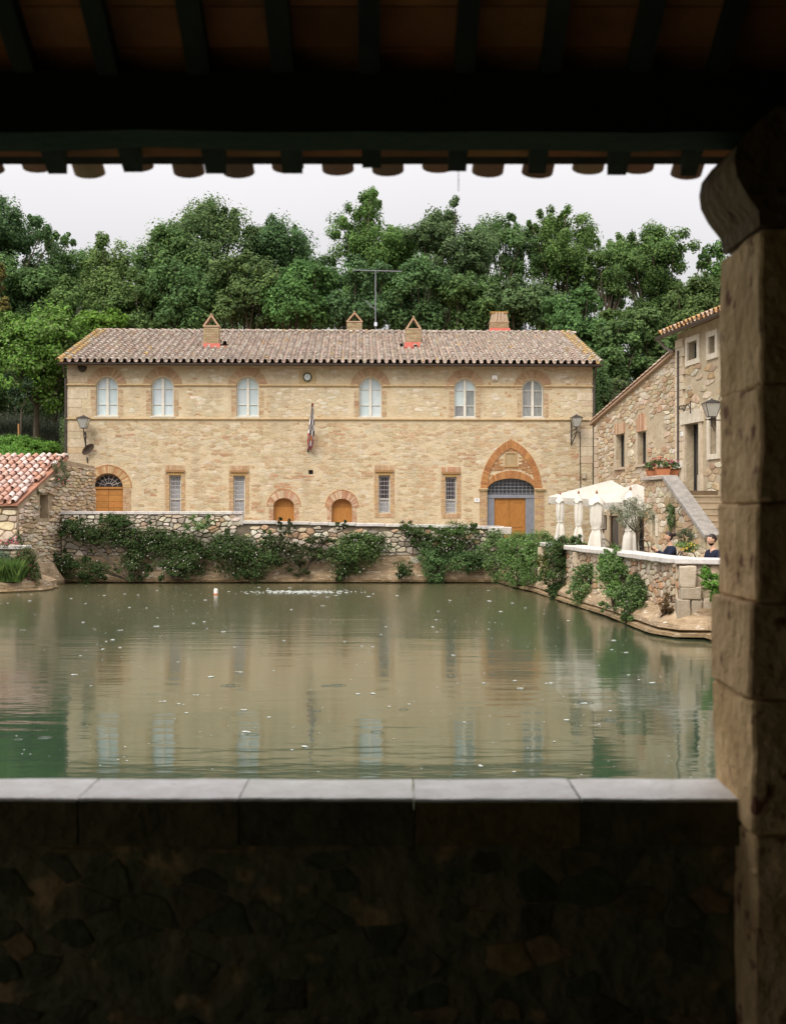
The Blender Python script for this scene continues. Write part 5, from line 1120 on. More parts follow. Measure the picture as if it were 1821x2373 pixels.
# ------------------------------------------------------------------ parasols
def closed_parasol(px, pyt, pyb, wpx, Y, label, knot=.62, seed=0, stand=True):
    s = FPX / Y; X = (px - CX) / s; zt = EYE - (pyt - CY) / s; zb_ = EYE - (pyb - CY) / s; w = wpx / s / 2
    t = thing('closed_parasol', label, 'parasol', (X, Y, .92 if Y > 33 else .72), 'closed parasols on the terrace')
    p = MB(); p.tube([(X, Y, .92 if Y > 33 else .72), (X, Y, zt + .02)], .024, 8, (1.6, 1.0, .6)); p.build('pole', M['iron'], t)
    p = MB(); p.lathe((X, Y, zt), [(.012, -.03), (.032, 0), (.036, .03), (.022, .06), (.008, .09)], 8, (.30, .13, .06)); p.build('finial', M['paint'], t)
    p = MB(); p.lathe((X, Y, .92 if Y > 33 else .72), [(.24, 0), (.24, .06), (.05, .09), (.04, .2)], 12, (1, 1, 1)); p.build('base', M['iron'], t)
    c = MB(); n = 17; seg = 28; V = []; L_ = zt - zb_; ph = R.uniform(0, 6)
    for i in range(n + 1):
        k = i / n; z = zt - .02 - L_ * k
        if k < .12: r = w * (.15 + .65 * k / .12)
        elif k < knot: r = w * (.80 + .12 * math.sin((k - .12) / (knot - .12) * math.pi))
        else: r = w * (.66 + .5 * ((k - knot) / (1 - knot)) ** .8)
        if abs(k - knot) < .05: r = w * .62
        for j in range(seg):
            a = 2 * math.pi * j / seg; fo = .09 + .22 * k * (1 if k > knot else .45)
            rr = r * (1 + fo * math.sin(a * 4 + ph + k * 2.2) + .07 * math.sin(a * 9 + ph * 3 + k * 5)); dz = (-.10 * math.sin(a * 4 + ph + 1) * (k - .8) / .2 if k > .8 else 0)
            V.append((X + rr * math.cos(a), Y + rr * math.sin(a), z + dz))
    c.add(V, [(i * seg + j, (i + 1) * seg + j, (i + 1) * seg + (j + 1) % seg, i * seg + (j + 1) % seg) for i in range(n) for j in range(seg)], (1, 1, 1)); c.build('cloth', M['canvas_fold'], t, smooth=True)
    c = MB(); V = []
    for i, (k, rr) in enumerate(((.07, .62), (.12, .95), (.17, 1.12))):       # the short top vent skirt
        for j in range(16): a = 2 * math.pi * j / 16; V.append((X + w * rr * math.cos(a) * (1 + .1 * math.sin(a * 4)), Y + w * rr * math.sin(a), zt - .02 - L_ * (k + (.035 * math.sin(a * 4 + ph) if i == 2 else 0))))
    c.add(V, [(i * 16 + j, (i + 1) * 16 + j, (i + 1) * 16 + (j + 1) % 16, i * 16 + (j + 1) % 16) for i in range(2) for j in range(16)]); c.build('vent_cloth', M['canvas_fold'], t, smooth=True)
    kz = zt - .02 - L_ * knot; p = MB(); p.tube([(X + w * .78 * math.cos(a), Y + w * .78 * math.sin(a), kz) for a in [k * math.pi / 8 for k in range(17)]], .012, 5, (.7, .66, .58)); p.build('tie', M['paint'], t)
closed_parasol(1297.5, 1145, 1249, 21, 39.6, 'first closed parasol from the left, by the pointed-arch door', .60)
closed_parasol(1340, 1143, 1253, 21, 37.4, 'second closed parasol from the left, at the awning corner', .66)
closed_parasol(1382, 1143, 1276, 34, 34.4, 'third closed parasol from the left, behind the shrub-covered wall', .60)
closed_parasol(1460, 1135, 1284, 32, 31.6, 'rightmost closed parasol, behind the olive tree', .62)
def awning(cn, pk, label, seed):
    """square canopy: four corners, a peak, a scalloped valance and a centre pole"""
    c0 = sum((Vector(c) for c in cn), Vector()) / 4; t = thing('open_parasol', label, 'parasol', (pk[0], pk[1], .92), 'open square parasols over the terrace')
    pk = Vector(pk); m = MB(); G = 8
    for k in range(4):
        a, b = Vector(cn[k]), Vector(cn[(k + 1) % 4]); V = []
        for i in range(G + 1):
            for j in range(G + 1):
                e = a.lerp(b, j / G); p = pk.lerp(e, i / G); sag = -.10 * math.sin(math.pi * i / G) * math.sin(math.pi * j / G) - .05 * (i / G) * math.sin(math.pi * j / G); V.append(p + Vector((0, 0, sag)))
        m.add(V, [(i * (G + 1) + j, (i + 1) * (G + 1) + j, (i + 1) * (G + 1) + j + 1, i * (G + 1) + j + 1) for i in range(G) for j in range(G)])
    m.build('canopy', M['canvas'], t, smooth=True)
    m = MB()
    for k in range(4):
        a, b = Vector(cn[k]), Vector(cn[(k + 1) % 4]); n = 24; V = []; out = ((a + b) / 2 - c0).normalized()
        for j in range(n + 1):
            e = a.lerp(b, j / n) + Vector((0, 0, -.05 * math.sin(math.pi * j / n))); V += [e, e + Vector((0, 0, -.10)) + out * .02 * math.sin(j * 1.9), e + Vector((0, 0, -.21 - .045 * abs(math.sin(j * math.pi / 4)))) + out * (.04 * math.sin(j * 1.7 + seed) - .02)]
        m.add(V, [(3 * j + i, 3 * j + i + 1, 3 * j + i + 4, 3 * j + i + 3) for j in range(n) for i in range(2)])
    m.build('valance', M['canvas'], t, smooth=True)
    for k in range(4):
        m = MB(); m.tube([pk - Vector((0, 0, .06)), Vector(cn[k]) - Vector((0, 0, .03))], .014, 5, (.3, .2, .12)); m.build('rib', M['paint'], t)
    m = MB(); m.tube([(pk.x, pk.y, .92), pk - Vector((0, 0, .02))], .03, 8, (.28, .17, .10)); m.build('pole', M['paint'], t)
awning([(5.45, 40.9, 3.19), (8.75, 40.5, 3.12), (8.65, 43.9, 3.15), (5.92, 44.2, 3.25)], (7.85, 42.0, 3.80), 'left open cream parasol, its corner reaching towards the pointed-arch doorway', 1)
awning([(7.13, 37.75, 2.97), (9.35, 37.85, 2.97), (9.0, 40.45, 3.04), (6.72, 40.4, 3.06)], (8.15, 39.05, 3.60), 'right open cream parasol, its edge meeting the staircase', 2)

# menu board and signs under the parasols
def board(px0, px1, py0, py1, Y, label, c):
    a, b = at(px0, py1, Y), at(px1, py0, Y); F = Frame((a.x, Y), (b.x, Y)); m = MB(); m.box(F, 0, b.x - a.x, a.z, b.z, -.04, 0, c); m.ring(F, rect(-.03, b.x - a.x + .03, a.z - .03, b.z + .03), rect(0, b.x - a.x, a.z, b.z), -.05, .015, (.1, .06, .04)); m.tube([F.pt((b.x - a.x) / 2, a.z, -.03), F.pt((b.x - a.x) / 2, .92, -.03)], .02, 5, (.08, .05, .03)); tag(m.build('notice_board', M['paint']), label, 'notice board')
board(1393, 1403, 1196, 1226, 40.5, 'dark framed notice board behind the third closed parasol', (.55, .50, .42))

# ------------------------------------------------------------------ iron chairs and tables
def zt(Y): return .92 if Y > 33 else .72
def iron_chair(X, Y, rot, label):
    t = thing('iron_chair', label, 'chair', (X, Y, zt(Y)), 'iron garden chairs'); Mx = Matrix.Rotation(rot, 3, 'Z'); P = lambda x, y, z: Vector((X, Y, zt(Y))) + Mx @ Vector((x, y, z))
    s = MB(); s.tube([P(.21 * math.cos(a), .2 * math.sin(a), .45) for a in [k * math.pi / 8 for k in range(17)]], .014, 5)
    for k in range(-3, 4): s.tube([P(k * .055, -.19, .45), P(k * .055, .19, .45)], .007, 4)
    s.build('seat', M['iron'], t)
    for x in (-1, 1):
        for y in (-1, 1): l = MB(); l.tube([P(x * .17, y * .16, .45), P(x * .20, y * .21, 0)], .012, 5); l.build('leg', M['iron'], t)
    b = MB(); b.tube([P(-.22, .2, .45), P(-.24, .25, .7)] + [P(-.24 * math.cos(a), .26, .7 + .24 * math.sin(a)) for a in [k * math.pi / 10 for k in range(11)]] + [P(.24, .25, .7), P(.22, .2, .45)], .014, 5)
    b.tube([P(-.12 * math.cos(a), .26, .68 + .15 * math.sin(a)) for a in [k * math.pi / 8 for k in range(9)]], .009, 4)
    for x in (-.12, 0, .12): b.tube([P(x, .22, .45), P(x, .26, .83 if x == 0 else .7)], .008, 4)
    b.build('backrest', M['iron'], t)
def iron_table(X, Y, label):
    t = thing('iron_table', label, 'table', (X, Y, zt(Y)), 'iron garden tables'); m = MB(); m.lathe((X, Y, zt(Y)), [(.001, .70), (.42, .70), (.43, .72), (.42, .74), (.001, .74)], 24); m.build('tabletop', M['iron'], t)
    for k in range(3): a = k * 2.09 + .4; l = MB(); l.tube([(X + .3 * math.cos(a), Y + .3 * math.sin(a), zt(Y)), (X + .12 * math.cos(a), Y + .12 * math.sin(a), zt(Y) + .33), (X + .25 * math.cos(a), Y + .25 * math.sin(a), zt(Y) + .70)], .014, 5); l.build('leg', M['iron'], t)
iron_chair(7.75, 30.2, 2.4, 'arched-back iron chair behind the seated woman'); iron_chair(6.90, 29.02, -1.45, 'iron chair the woman in navy sits on')
iron_chair(6.45, 30.3, 3.0, 'black iron chair left of the seated woman, at the round table'); iron_chair(6.55, 31.8, .3, 'iron chair right of the olive tree, near the wall'); iron_chair(7.9, 27.4, -1.2, 'iron chair back between the yellow roses and the man')
iron_chair(6.25, 34.6, 2.8, 'iron chair behind the third closed parasol'); iron_chair(7.2, 33.4, .2, 'iron chair farthest back beneath the awning')
iron_chair(7.20, 26.25, -1.25, 'iron chair the bearded man sits on')
iron_table(6.50, 27.9, 'round iron table in front of the seated woman'); iron_table(6.8, 33.9, 'round iron table behind the third and fourth closed parasols')

# ------------------------------------------------------------------ people
def skin_body(name, verts, edges, m, parent, root=0, sub=2, head=None):
    me = bpy.data.meshes.new(name + '_rig'); me.from_pydata([v[0] for v in verts], edges, []); ob = bpy.data.objects.new(name + '_rig', me); COL.objects.link(ob)
    sk = ob.modifiers.new('s', 'SKIN'); sv = me.skin_vertices[0].data
    for i, v in enumerate(verts): sv[i].radius = v[1] if isinstance(v[1], tuple) else (v[1], v[1]); sv[i].use_root = (i == root)
    ob.modifiers.new('b', 'SUBSURF').levels = sub; dg = bpy.context.evaluated_depsgraph_get(); e = ob.evaluated_get(dg); em = e.to_mesh()
    V = [v.co.copy() for v in em.vertices]; fs = [tuple(p.vertices) for p in em.polygons]; e.to_mesh_clear(); bpy.data.objects.remove(ob); mb = MB(); mb.add(V, fs)
    if head: mb.add(*head)
    return mb.build(name, m, parent, smooth='all')
def head_geo(c, yaw, s=1.0, hair=False, kind='f'):
    """head facing local -y, chin, nose, brow and ears; returns verts, faces"""
    V = []; nz, ns = 22, 26; Mx = Matrix.Rotation(yaw, 3, 'Z')
    for i in range(nz + 1):
        th = math.pi * i / nz
        for j in range(ns):
            ph = 2 * math.pi * j / ns; x, y, z = math.sin(th) * math.cos(ph), math.sin(th) * math.sin(ph), math.cos(th)
            fx = .076 * x; fy = .098 * y; fz = .118 * z
            if z < 0: k = 1 + z * .30; fx *= k; fy = fy * (1 + z * .28) - (-z) * .012
            if not hair:
                front = max(0, -y)
                nose = math.exp(-((x / .20) ** 2)) * math.exp(-(((z + .10) / .20) ** 2)) * front; fy -= .030 * nose
                fy -= .010 * math.exp(-((x / .5) ** 2)) * math.exp(-(((z - .32) / .12) ** 2)) * front
                fy += .009 * math.exp(-(((abs(x) - .38) / .16) ** 2)) * math.exp(-(((z - .12) / .13) ** 2)) * front
                fy -= .010 * math.exp(-((x / .3) ** 2)) * math.exp(-(((z + .52) / .10) ** 2)) * front
                fy -= .014 * math.exp(-((x / .35) ** 2)) * math.exp(-(((z + .86) / .12) ** 2)) * front
                ear = math.exp(-((y - .05) / .14) ** 2) * math.exp(-((z + .02) / .2) ** 2); fx *= 1 + .16 * ear
            V.append(Vector(c) + Mx @ Vector((fx, fy, fz)) * s)
    return V, [(i * ns + j, (i + 1) * ns + j, (i + 1) * ns + (j + 1) % ns, i * ns + (j + 1) % ns) for i in range(nz) for j in range(ns)]
def person(X, Y, yaw, label, kind, group=None):
    t = thing('person', label, 'person', (X, Y, .72), None); Mx = Matrix.Rotation(yaw, 3, 'Z'); O = Vector((X, Y, .72)); P = lambda x, y, z: O + Mx @ Vector((x, y, z))
    w = .17 if kind == 'f' else .205
    if kind == 'f': lh, rh = [P(-.2, -.12, .80), P(-.10, -.37, .98)], [P(.2, -.14, .80), P(.06, -.38, 1.0)]
    else: lh, rh = [P(-.27, -.02, .76), P(-.20, -.27, .70)], [P(.27, -.02, .76), P(.2, -.27, .70)]
    sk = [(P(0, 0, .50), (.15, .12)), (P(0, .02, .72), (.125, .095)), (P(0, .03, .93), (.15, .10)), (P(0, .03, 1.05), (.10, .08)), (P(0, .015, 1.13), .048), (P(0, -.0, 1.20), .048),
          (P(-w, .03, 1.01), .062), (lh[0], .046), (lh[1], .030), (P(w, .03, 1.01), .062), (rh[0], .046), (rh[1], .030),
          (P(-.10, -.05, .50), .085), (P(-.12, -.43, .50), .062), (P(-.12, -.43, .10), .040), (P(-.12, -.55, .035), .034), (P(.10, -.05, .50), .085), (P(.12, -.43, .50), .062), (P(.12, -.43, .10), .040), (P(.12, -.55, .035), .034)]
    ed = [(0, 1), (1, 2), (2, 3), (3, 4), (4, 5), (2, 6), (6, 7), (7, 8), (2, 9), (9, 10), (10, 11), (0, 12), (12, 13), (13, 14), (14, 15), (0, 16), (16, 17), (17, 18), (18, 19)]
    hc = P(0, -.02, 1.30); hv, hf = head_geo(hc, yaw, 1.0 if kind == 'f' else 1.06)
    body = skin_body('body', sk, ed, M['skin'], t, head=(hv, hf))
    for hnd, sd_ in ((lh, -1), (rh, 1)):
        d = (hnd[1] - hnd[0]).normalized(); a = d.orthogonal().normalized(); side = d.cross(Vector((0, 0, 1))).normalized(); m = MB()
        m.tube([hnd[1], hnd[1] + d * .04, hnd[1] + d * .075], [.024, .036, .03], 8)
        up_ = side.cross(d).normalized()
        for f in range(4):
            o_ = hnd[1] + d * .07 + side * (f - 1.5) * .018; L_ = (.05, .062, .058, .045)[f]; m.tube([o_, o_ + d * L_ * .55 + up_ * .006, o_ + d * L_ * .8 - up_ * .016, o_ + d * L_ * .75 - up_ * .034], [.0085, .008, .0075, .006], 6)
        o_ = hnd[1] + d * .03 + side * -sd_ * .03; m.tube([o_, o_ + d * .03 - side * sd_ * .02, o_ + d * .055 - side * sd_ * .016], [.011, .010, .007], 6); m.build('hand', M['skin'], body, smooth=True)
    def gar(ids, add, name, m, eds, root):
        mp = {v: i for i, v in enumerate(ids)}; vv = [(sk[i][0], tuple(a + add for a in sk[i][1]) if isinstance(sk[i][1], tuple) else sk[i][1] + add) for i in ids]; skin_body(name, vv, [(mp[a], mp[b]) for a, b in eds], m, t, mp[root])
    top = [0, 1, 2, 3, 6, 7, 9, 10]; te = [(0, 1), (1, 2), (2, 3), (2, 6), (6, 7), (2, 9), (9, 10)]
    vv = [(sk[i][0], tuple(a + .034 for a in sk[i][1]) if isinstance(sk[i][1], tuple) else sk[i][1] + .020) for i in top] + [(sk[7][0].lerp(sk[8][0], .86), .044), (sk[10][0].lerp(sk[11][0], .86), .044)]
    vv[3] = (P(0, .03, 1.09), (.085, .075))
    skin_body('jacket' if kind == 'f' else 'sweater', vv, [(0, 1), (1, 2), (2, 3), (2, 4), (4, 5), (5, 8), (2, 6), (6, 7), (7, 9)], M['navy'], t)
    gar([0, 12, 13, 14, 16, 17, 18], .014, 'trousers', M['denim'], [(0, 12), (12, 13), (13, 14), (0, 16), (16, 17), (17, 18)], 0)
    # hair: a shell over crown and back of the head
    hv2, hf2 = head_geo(hc + Mx @ Vector((0, .010, .012)), yaw, 1.07 if kind == 'f' else 1.12, True); Mi = Mx.inverted(); keepf = []
    for f in hf2:
        c_ = sum((hv2[i] for i in f), Vector()) / 4; l = Mi @ (c_ - hc)
        if (l.z > .062 and l.y > -.085) or (l.y > .005 and l.z > (-.07 if kind == 'f' else -.045)) or (l.z > .03 and l.y > -.045): keepf.append(f)
    m = MB(); m.add(hv2, keepf)
    if kind == 'f':
        bc = P(0, .125, 1.36); m.add([bc + (v - hc) * .42 for v in hv2], hf2)
    m.build('hair', M['hair'], body, smooth=True)
    if kind != 'f':
        m = MB(); bv, bf = head_geo(hc - Vector((0, 0, .004)), yaw, 1.085); kf = []
        for f in bf:
            c_ = sum((bv[i] for i in f), Vector()) / 4; l = Mi @ (c_ - hc)
            if l.z < -.070 and l.y < .02 and l.z > -.125: kf.append(f)
        m.add(bv, kf); m.build('beard', M['hair'], body, smooth=True)
    e = MB()
    for s_ in (-1, 1): e.lathe(hc + Mx @ Vector((s_ * .030, -.083, .016)), [(.002, -.006), (.012, 0), (.002, .006)], 8, (.05, .035, .03)); e.tube([hc + Mx @ Vector((s_ * .015, -.095, .038)), hc + Mx @ Vector((s_ * .045, -.082, .040))], .004, 5, (.04, .025, .02))
    e.build('eyes', M['paint'], body)
    e = MB(); e.tube([hc + Mx @ Vector((-.022, -.090, -.062)), hc + Mx @ Vector((0, -.098, -.060)), hc + Mx @ Vector((.022, -.090, -.062))], .006, 6, (.42, .16, .13)); e.build('lips', M['paint'], body)
    return t, P
# she looks to the left and towards her phone
wx = at(1549, 1240, 29.0)
pw, Pw = person(wx.x + .02, 29.0, -1.45, 'seated woman in a navy jacket, dark hair in a bun, holding up a phone', 'f')
ph = MB(); c = Pw(-.01, -.47, 1.05); 
pF = Frame((c.x - .045, c.y), (c.x + .045, c.y - .02)); ph.box(pF, .035, .05, c.z - .07, c.z + .085, -.045, .04, (.05, .035, .03)); tag(ph.build('smartphone', M['paint']), 'dark phone held up by the seated woman', 'phone')
mx_ = at(1650, 1238, 26.2)
person(mx_.x, 26.2, -1.25, 'man with short dark hair and beard in a navy sweater, half behind the pillar', 'm')

# ------------------------------------------------------------------ plants on the terrace
def bush(name, label, cat, blobs, n, size, pal, seed, group=None, flowers=None, stem=True, **k):
    """blobs: (px, py, rx px, ry px, Y, depth radius m)"""
    B = []
    for px, py, rx, ry, Y, d in blobs: c = at(px, py, Y); s = FPX / Y; B.append(((c.x, c.y, c.z), (rx * (1.34 if name == 'wall_shrub' else 1.12) / s, d * .9, ry * 1.08 / s)))
    nb0 = len(B); q_ = random.Random(seed * 3)
    for _ in range(nb0 * 4 if name in ('climbing_rose', 'wall_shrub') else 0):
        c, rd = B[q_.randrange(nb0)]; a = q_.uniform(0, 6.28); k2 = q_.uniform(.85, 1.25); sz_ = q_.uniform(.07, .19)
        B.append(((c[0] + rd[0] * k2 * math.cos(a), c[1] + q_.uniform(-.1, .2), max(.25, c[2] + rd[2] * k2 * math.sin(a))), (sz_, sz_ * .7, sz_ * q_.uniform(1, 1.8))))
    lo = min(B[:nb0], key=lambda b: b[0][2] - b[1][2]); t = thing(name, label, cat, (lo[0][0], lo[0][1], lo[0][2] - lo[1][2]), group)
    foliage('foliage', t, B, int(n * 1.5), size * .85, pal, seed, **k)
    if stem:
        m = MB(); r = random.Random(seed); b0 = Vector(lo[0]) - Vector((0, -.1, lo[1][2] * .9))
        for c, rd in B[:nb0]:
            for q in range(3):
                e = Vector(c) + Vector((r.uniform(-.6, .6) * rd[0], r.uniform(-.3, .3) * rd[1], r.uniform(-.2, .7) * rd[2])); m.tube([b0, b0.lerp(e, .5) + Vector((r.uniform(-.1, .1), 0, .05)), e], [.018, .013, .006], 5)
        m.build('stem', M['bark'], t)
    if flowers:
        col, nf, fs = flowers; foliage('blossom', t, [(c, tuple(x * 1.06 for x in r_)) for c, r_ in B], nf, fs, [col], seed + 99, clumps=max(8, nf // 3), cr=.06, hollow=.9, m=M['petal'], stem=None) if False else None
        g = random.Random(seed + 5); m = MB()
        for _ in range(nf):
            c, rd = g.choice(B[:nb0]); th = g.uniform(0, 6.28); k_ = math.sqrt(g.random()) * .95; p = Vector(c) + Vector((math.cos(th) * k_ * rd[0], -rd[1] * math.sqrt(max(.05, 1 - k_ * k_)) * 1.0, math.sin(th) * k_ * rd[2])); s_ = fs * .42 * g.uniform(.6, 1.3)
            ps = [p + Vector((s_ * math.cos(a), -s_ * .3 + .3 * s_ * math.sin(a * 2), s_ * math.sin(a))) for a in [k2 * 1.2566 for k2 in range(5)]]; m.add(ps + [p - Vector((0, s_ * .2, 0))], [(i, (i + 1) % 5, 5) for i in range(5)], jit(col, .1, g))
        m.build('blossoms', M['petal'], t, kind='stuff')
    return t
YB = 43.25
WH = (.78, .74, .68)
C_ = 'climbing roses on the far wall'
bush('climbing_rose', 'dark climbing rose sprawling over the wall from its left corner', 'climbing plant', [(185, 1232, 42, 24, YB, .3), (165, 1225, 22, 20, YB, .3), (245, 1240, 50, 26, YB, .35), (300, 1250, 45, 28, YB, .35), (270, 1215, 30, 22, YB, .3), (175, 1315, 40, 26, YB - .2, .3), (215, 1320, 38, 28, YB - .25, .3), (150, 1300, 18, 20, YB - .1, .25), (308, 1312, 28, 38, YB - .2, .35)], 15000, .095, G_BUSH, 101, C_, (WH, 60, .05), clumps=230, cr=.40, hollow=.35)
bush('climbing_rose', 'climbing rose with small white blooms below the first slit window', 'climbing plant', [(360, 1252, 45, 26, YB, .35), (410, 1262, 55, 30, YB, .35), (400, 1318, 38, 26, YB - .2, .35), (445, 1300, 34, 36, YB - .1, .35), (345, 1275, 40, 24, YB, .3)], 10000, .095, G_BUSH, 102, C_, (WH, 60, .05), clumps=170, cr=.40, hollow=.35)
bush('climbing_rose', 'small tuft growing just under the coping, left of the coping step', 'climbing plant', [(458, 1218, 26, 13, YB, .2)], 1000, .08, G_MID, 103, C_, (WH, 6, .04), clumps=24)
bush('climbing_rose', 'largest rounded climbing rose, hanging below the small arched doors on the left', 'climbing plant', [(545, 1285, 55, 46, YB - .1, .45), (600, 1300, 50, 38, YB - .1, .4), (520, 1265, 36, 28, YB, .35), (630, 1260, 26, 20, YB, .3)], 11000, .095, G_BUSH, 104, C_, (WH, 50, .05), clumps=170, cr=.40, hollow=.35)
bush('climbing_rose', 'reddish thin climbing rose between the two big shrubs of the far wall', 'climbing plant', [(665, 1285, 30, 34, YB, .25), (700, 1300, 40, 34, YB, .3), (660, 1240, 14, 26, YB, .15), (745, 1265, 34, 24, YB, .25), (790, 1218, 16, 9, YB, .12)], 6500, .09, [(0.06, 0.085, 0.03), (0.09, 0.085, 0.045), (0.05, 0.09, 0.03), (.10, .10, .055)], 105, C_, (WH, 30, .045), clumps=130, cr=.24)
bush('climbing_rose', 'bright green rounded climbing rose below the right small arched door', 'climbing plant', [(810, 1290, 52, 42, YB - .1, .4), (830, 1255, 34, 24, YB, .3), (795, 1325, 10, 22, YB, .1), (870, 1258, 34, 22, YB, .3)], 8500, .095, G_BUSH + G_MID[:2], 106, C_, (WH, 40, .05), clumps=140, cr=.40, hollow=.35)
bush('climbing_rose', 'climbing rose left of the drooping column shrub, above bare plaster', 'climbing plant', [(962, 1240, 26, 24, YB, .25), (985, 1262, 22, 14, YB, .2)], 2600, .09, G_BUSH, 107, C_, (WH, 20, .045), clumps=60)
bush('climbing_rose', 'tall narrow shrub trailing down into the water at the far wall', 'climbing plant', [(998, 1290, 28, 22, YB, .35), (1006, 1320, 26, 32, YB - .2, .35), (985, 1280, 16, 20, YB, .2)], 4200, .09, G_DARK, 108, C_, None, clumps=80)
bush('climbing_rose', 'light-flowered rose mound on top of the far wall near its right end', 'climbing plant', [(1055, 1238, 42, 24, YB, .35), (1045, 1262, 30, 20, YB, .3)], 4200, .09, G_BUSH + G_LIGHT[2:3], 109, C_, (WH, 50, .05), clumps=90)
bush('climbing_rose', 'wide dark shrub low on the far wall beside the hedge corner', 'climbing plant', [(1075, 1298, 44, 22, YB - .1, .35), (1110, 1300, 24, 20, YB, .3)], 4400, .09, G_DARK, 110, C_, (WH, 10, .04), clumps=90)
bush('climbing_rose', 'small isolated tuft low on the far wall', 'climbing plant', [(936, 1318, 24, 17, YB - .1, .22), (930, 1335, 10, 8, YB - .15, .1)], 1400, .08, G_BUSH, 111, C_, (WH, 10, .04), clumps=34)
C2 = 'shrubs growing over the terrace wall'
bush('wall_shrub', 'tall olive-green shrub in the far right corner of the pool', 'shrub', [(1155, 1265, 26, 32, 41.9, .35), (1150, 1310, 22, 36, 41.9, .35)], 5200, .085, G_MID + G_OLIVE[:1], 120, C2, None, clumps=100)
bush('wall_shrub', 'broad bushy shrub below the grey-framed doorway', 'shrub', [(1205, 1275, 36, 36, 40.2, .5), (1200, 1320, 34, 40, 40.0, .4), (1240, 1262, 30, 28, 38.9, .4), (1240, 1310, 28, 46, 38.7, .4)], 11000, .085, G_MID + G_LIGHT[2:3], 121, C2, (WH, 20, .035), clumps=190)
bush('wall_shrub', 'yellowing thin shrub between the broad shrub and the tall column', 'shrub', [(1264, 1310, 13, 34, 37.6, .25), (1268, 1350, 15, 24, 37.4, .25)], 2400, .075, [(.14, .17, .04), (.19, .20, .05), (.10, .14, .04)], 122, C2, None, clumps=50)
bush('wall_shrub', 'tall dark columnar shrub beside the wall pier', 'shrub', [(1302, 1288, 30, 34, 35.3, .4), (1297, 1335, 28, 44, 35.3, .4), (1290, 1375, 16, 24, 35.3, .25), (1320, 1270, 18, 14, 35.0, .3)], 9000, .08, G_BUSH + G_DARK[:1], 123, C2, None, clumps=150)
bush('wall_shrub', 'medium leafy shrub in the middle of the terrace wall', 'shrub', [(1356, 1360, 27, 42, 32.1, .38), (1366, 1325, 15, 20, 32.0, .28)], 5000, .075, G_MID, 124, C2, (WH, 8, .03), clumps=100)
bush('wall_shrub', 'large light-green shrub with white buds below the olive tree', 'shrub', [(1428, 1335, 32, 42, 29.0, .42), (1418, 1300, 18, 16, 29.3, .3), (1425, 1390, 24, 34, 28.6, .35), (1450, 1340, 16, 24, 28.8, .3)], 8500, .07, G_MID + G_LIGHT[:1], 125, C2, (WH, 40, .03), clumps=150)
bush('wall_shrub', 'rounded shrub hanging to the water beside the large light-green one', 'shrub', [(1478, 1385, 32, 34, 27.4, .42), (1472, 1420, 22, 30, 27.2, .35), (1490, 1360, 18, 16, 27.5, .3)], 7000, .07, G_BUSH + G_MID, 126, C2, (WH, 24, .03), clumps=130)
bush('wall_shrub', 'small reddish withering shrub left of the dressed corner blocks', 'shrub', [(1553, 1395, 12, 26, 25.3, .16), (1550, 1420, 8, 14, 25.2, .12)], 1200, .055, [(.16, .085, .045), (.11, .10, .04), (.20, .12, .06)], 127, C2, None, clumps=36)
bush('wall_shrub', 'light green creeper at the pillar edge on the terrace wall', 'shrub', [(1668, 1352, 22, 20, 24.2, .22), (1658, 1385, 10, 26, 24.2, .12)], 1800, .07, G_LIGHT, 128, C2, None, clumps=40)
# flowers on the terrace
bush('flowering_plant', 'yellow roses behind the wall between woman and man', 'flowering plant', [(1588, 1268, 22, 12, 27.8, .25)], 900, .055, G_MID, 130, None, ((.80, .62, .10), 26, .05), clumps=24)
bush('flowering_plant', 'pale leafy plant standing behind the yellow roses', 'flowering plant', [(1588, 1245, 16, 20, 30.2, .2)], 900, .05, G_OLIVE, 131, None, ((.70, .60, .25), 10, .03), clumps=24)
bush('flowering_plant', 'red geraniums between the second and third closed parasols', 'flowering plant', [(1347, 1266, 16, 9, 36.0, .25)], 600, .06, G_MID, 132, None, ((.65, .05, .05), 30, .05), clumps=20)
bush('flowering_plant', 'red geraniums beside the left end of the terrace coping', 'flowering plant', [(1276, 1257, 12, 8, 39.3, .25)], 500, .06, G_MID, 133, None, ((.60, .06, .06), 18, .05), clumps=20)
bush('flowering_plant', 'red flowers on the floor behind the third closed parasol', 'flowering plant', [(1400, 1272, 20, 6, 34.8, .25)], 500, .06, G_MID, 134, None, ((.65, .06, .04), 14, .045), clumps=20)
# olive tree in a pot
ol_ = thing('olive_tree', 'small silvery olive tree in front of the rightmost closed parasol', 'tree', at(1475, 1186, 30.4) * 1)
ol_.location.z = .72; WP[ol_.name] = Vector(ol_.location); ox, oy = ol_.location.x, ol_.location.y
tr = MB(); f0 = Vector((ox, oy, 1.05)); fk = at(1474, 1235, 30.4); tr.tube([f0, f0.lerp(fk, .5) + Vector((.02, 0, 0)), fk], [.035, .03, .026], 7); ends = [at(1430, 1185, 30.4), at(1455, 1175, 30.2), at(1490, 1180, 30.6), at(1505, 1200, 30.4), at(1445, 1205, 30.1), at(1470, 1165, 30.5)]
for e in ends: tr.tube([fk, fk.lerp(e, .5) + Vector((0, 0, -.03)), e], [.02, .012, .006], 5)
tr.build('trunk', M['bark'], ol_)
foliage('crown', ol_, [((e.x, e.y, e.z), (.24, .24, .24)) for e in ends] + [((at(1470, 1200, 30.4)).to_tuple(), (.45, .35, .35))], 3600, .06, [(0.24, 0.26, 0.17), (0.30, 0.32, 0.23), (0.17, 0.19, 0.11)], 140, clumps=110, cr=.35, aspect=.28, hollow=.3)
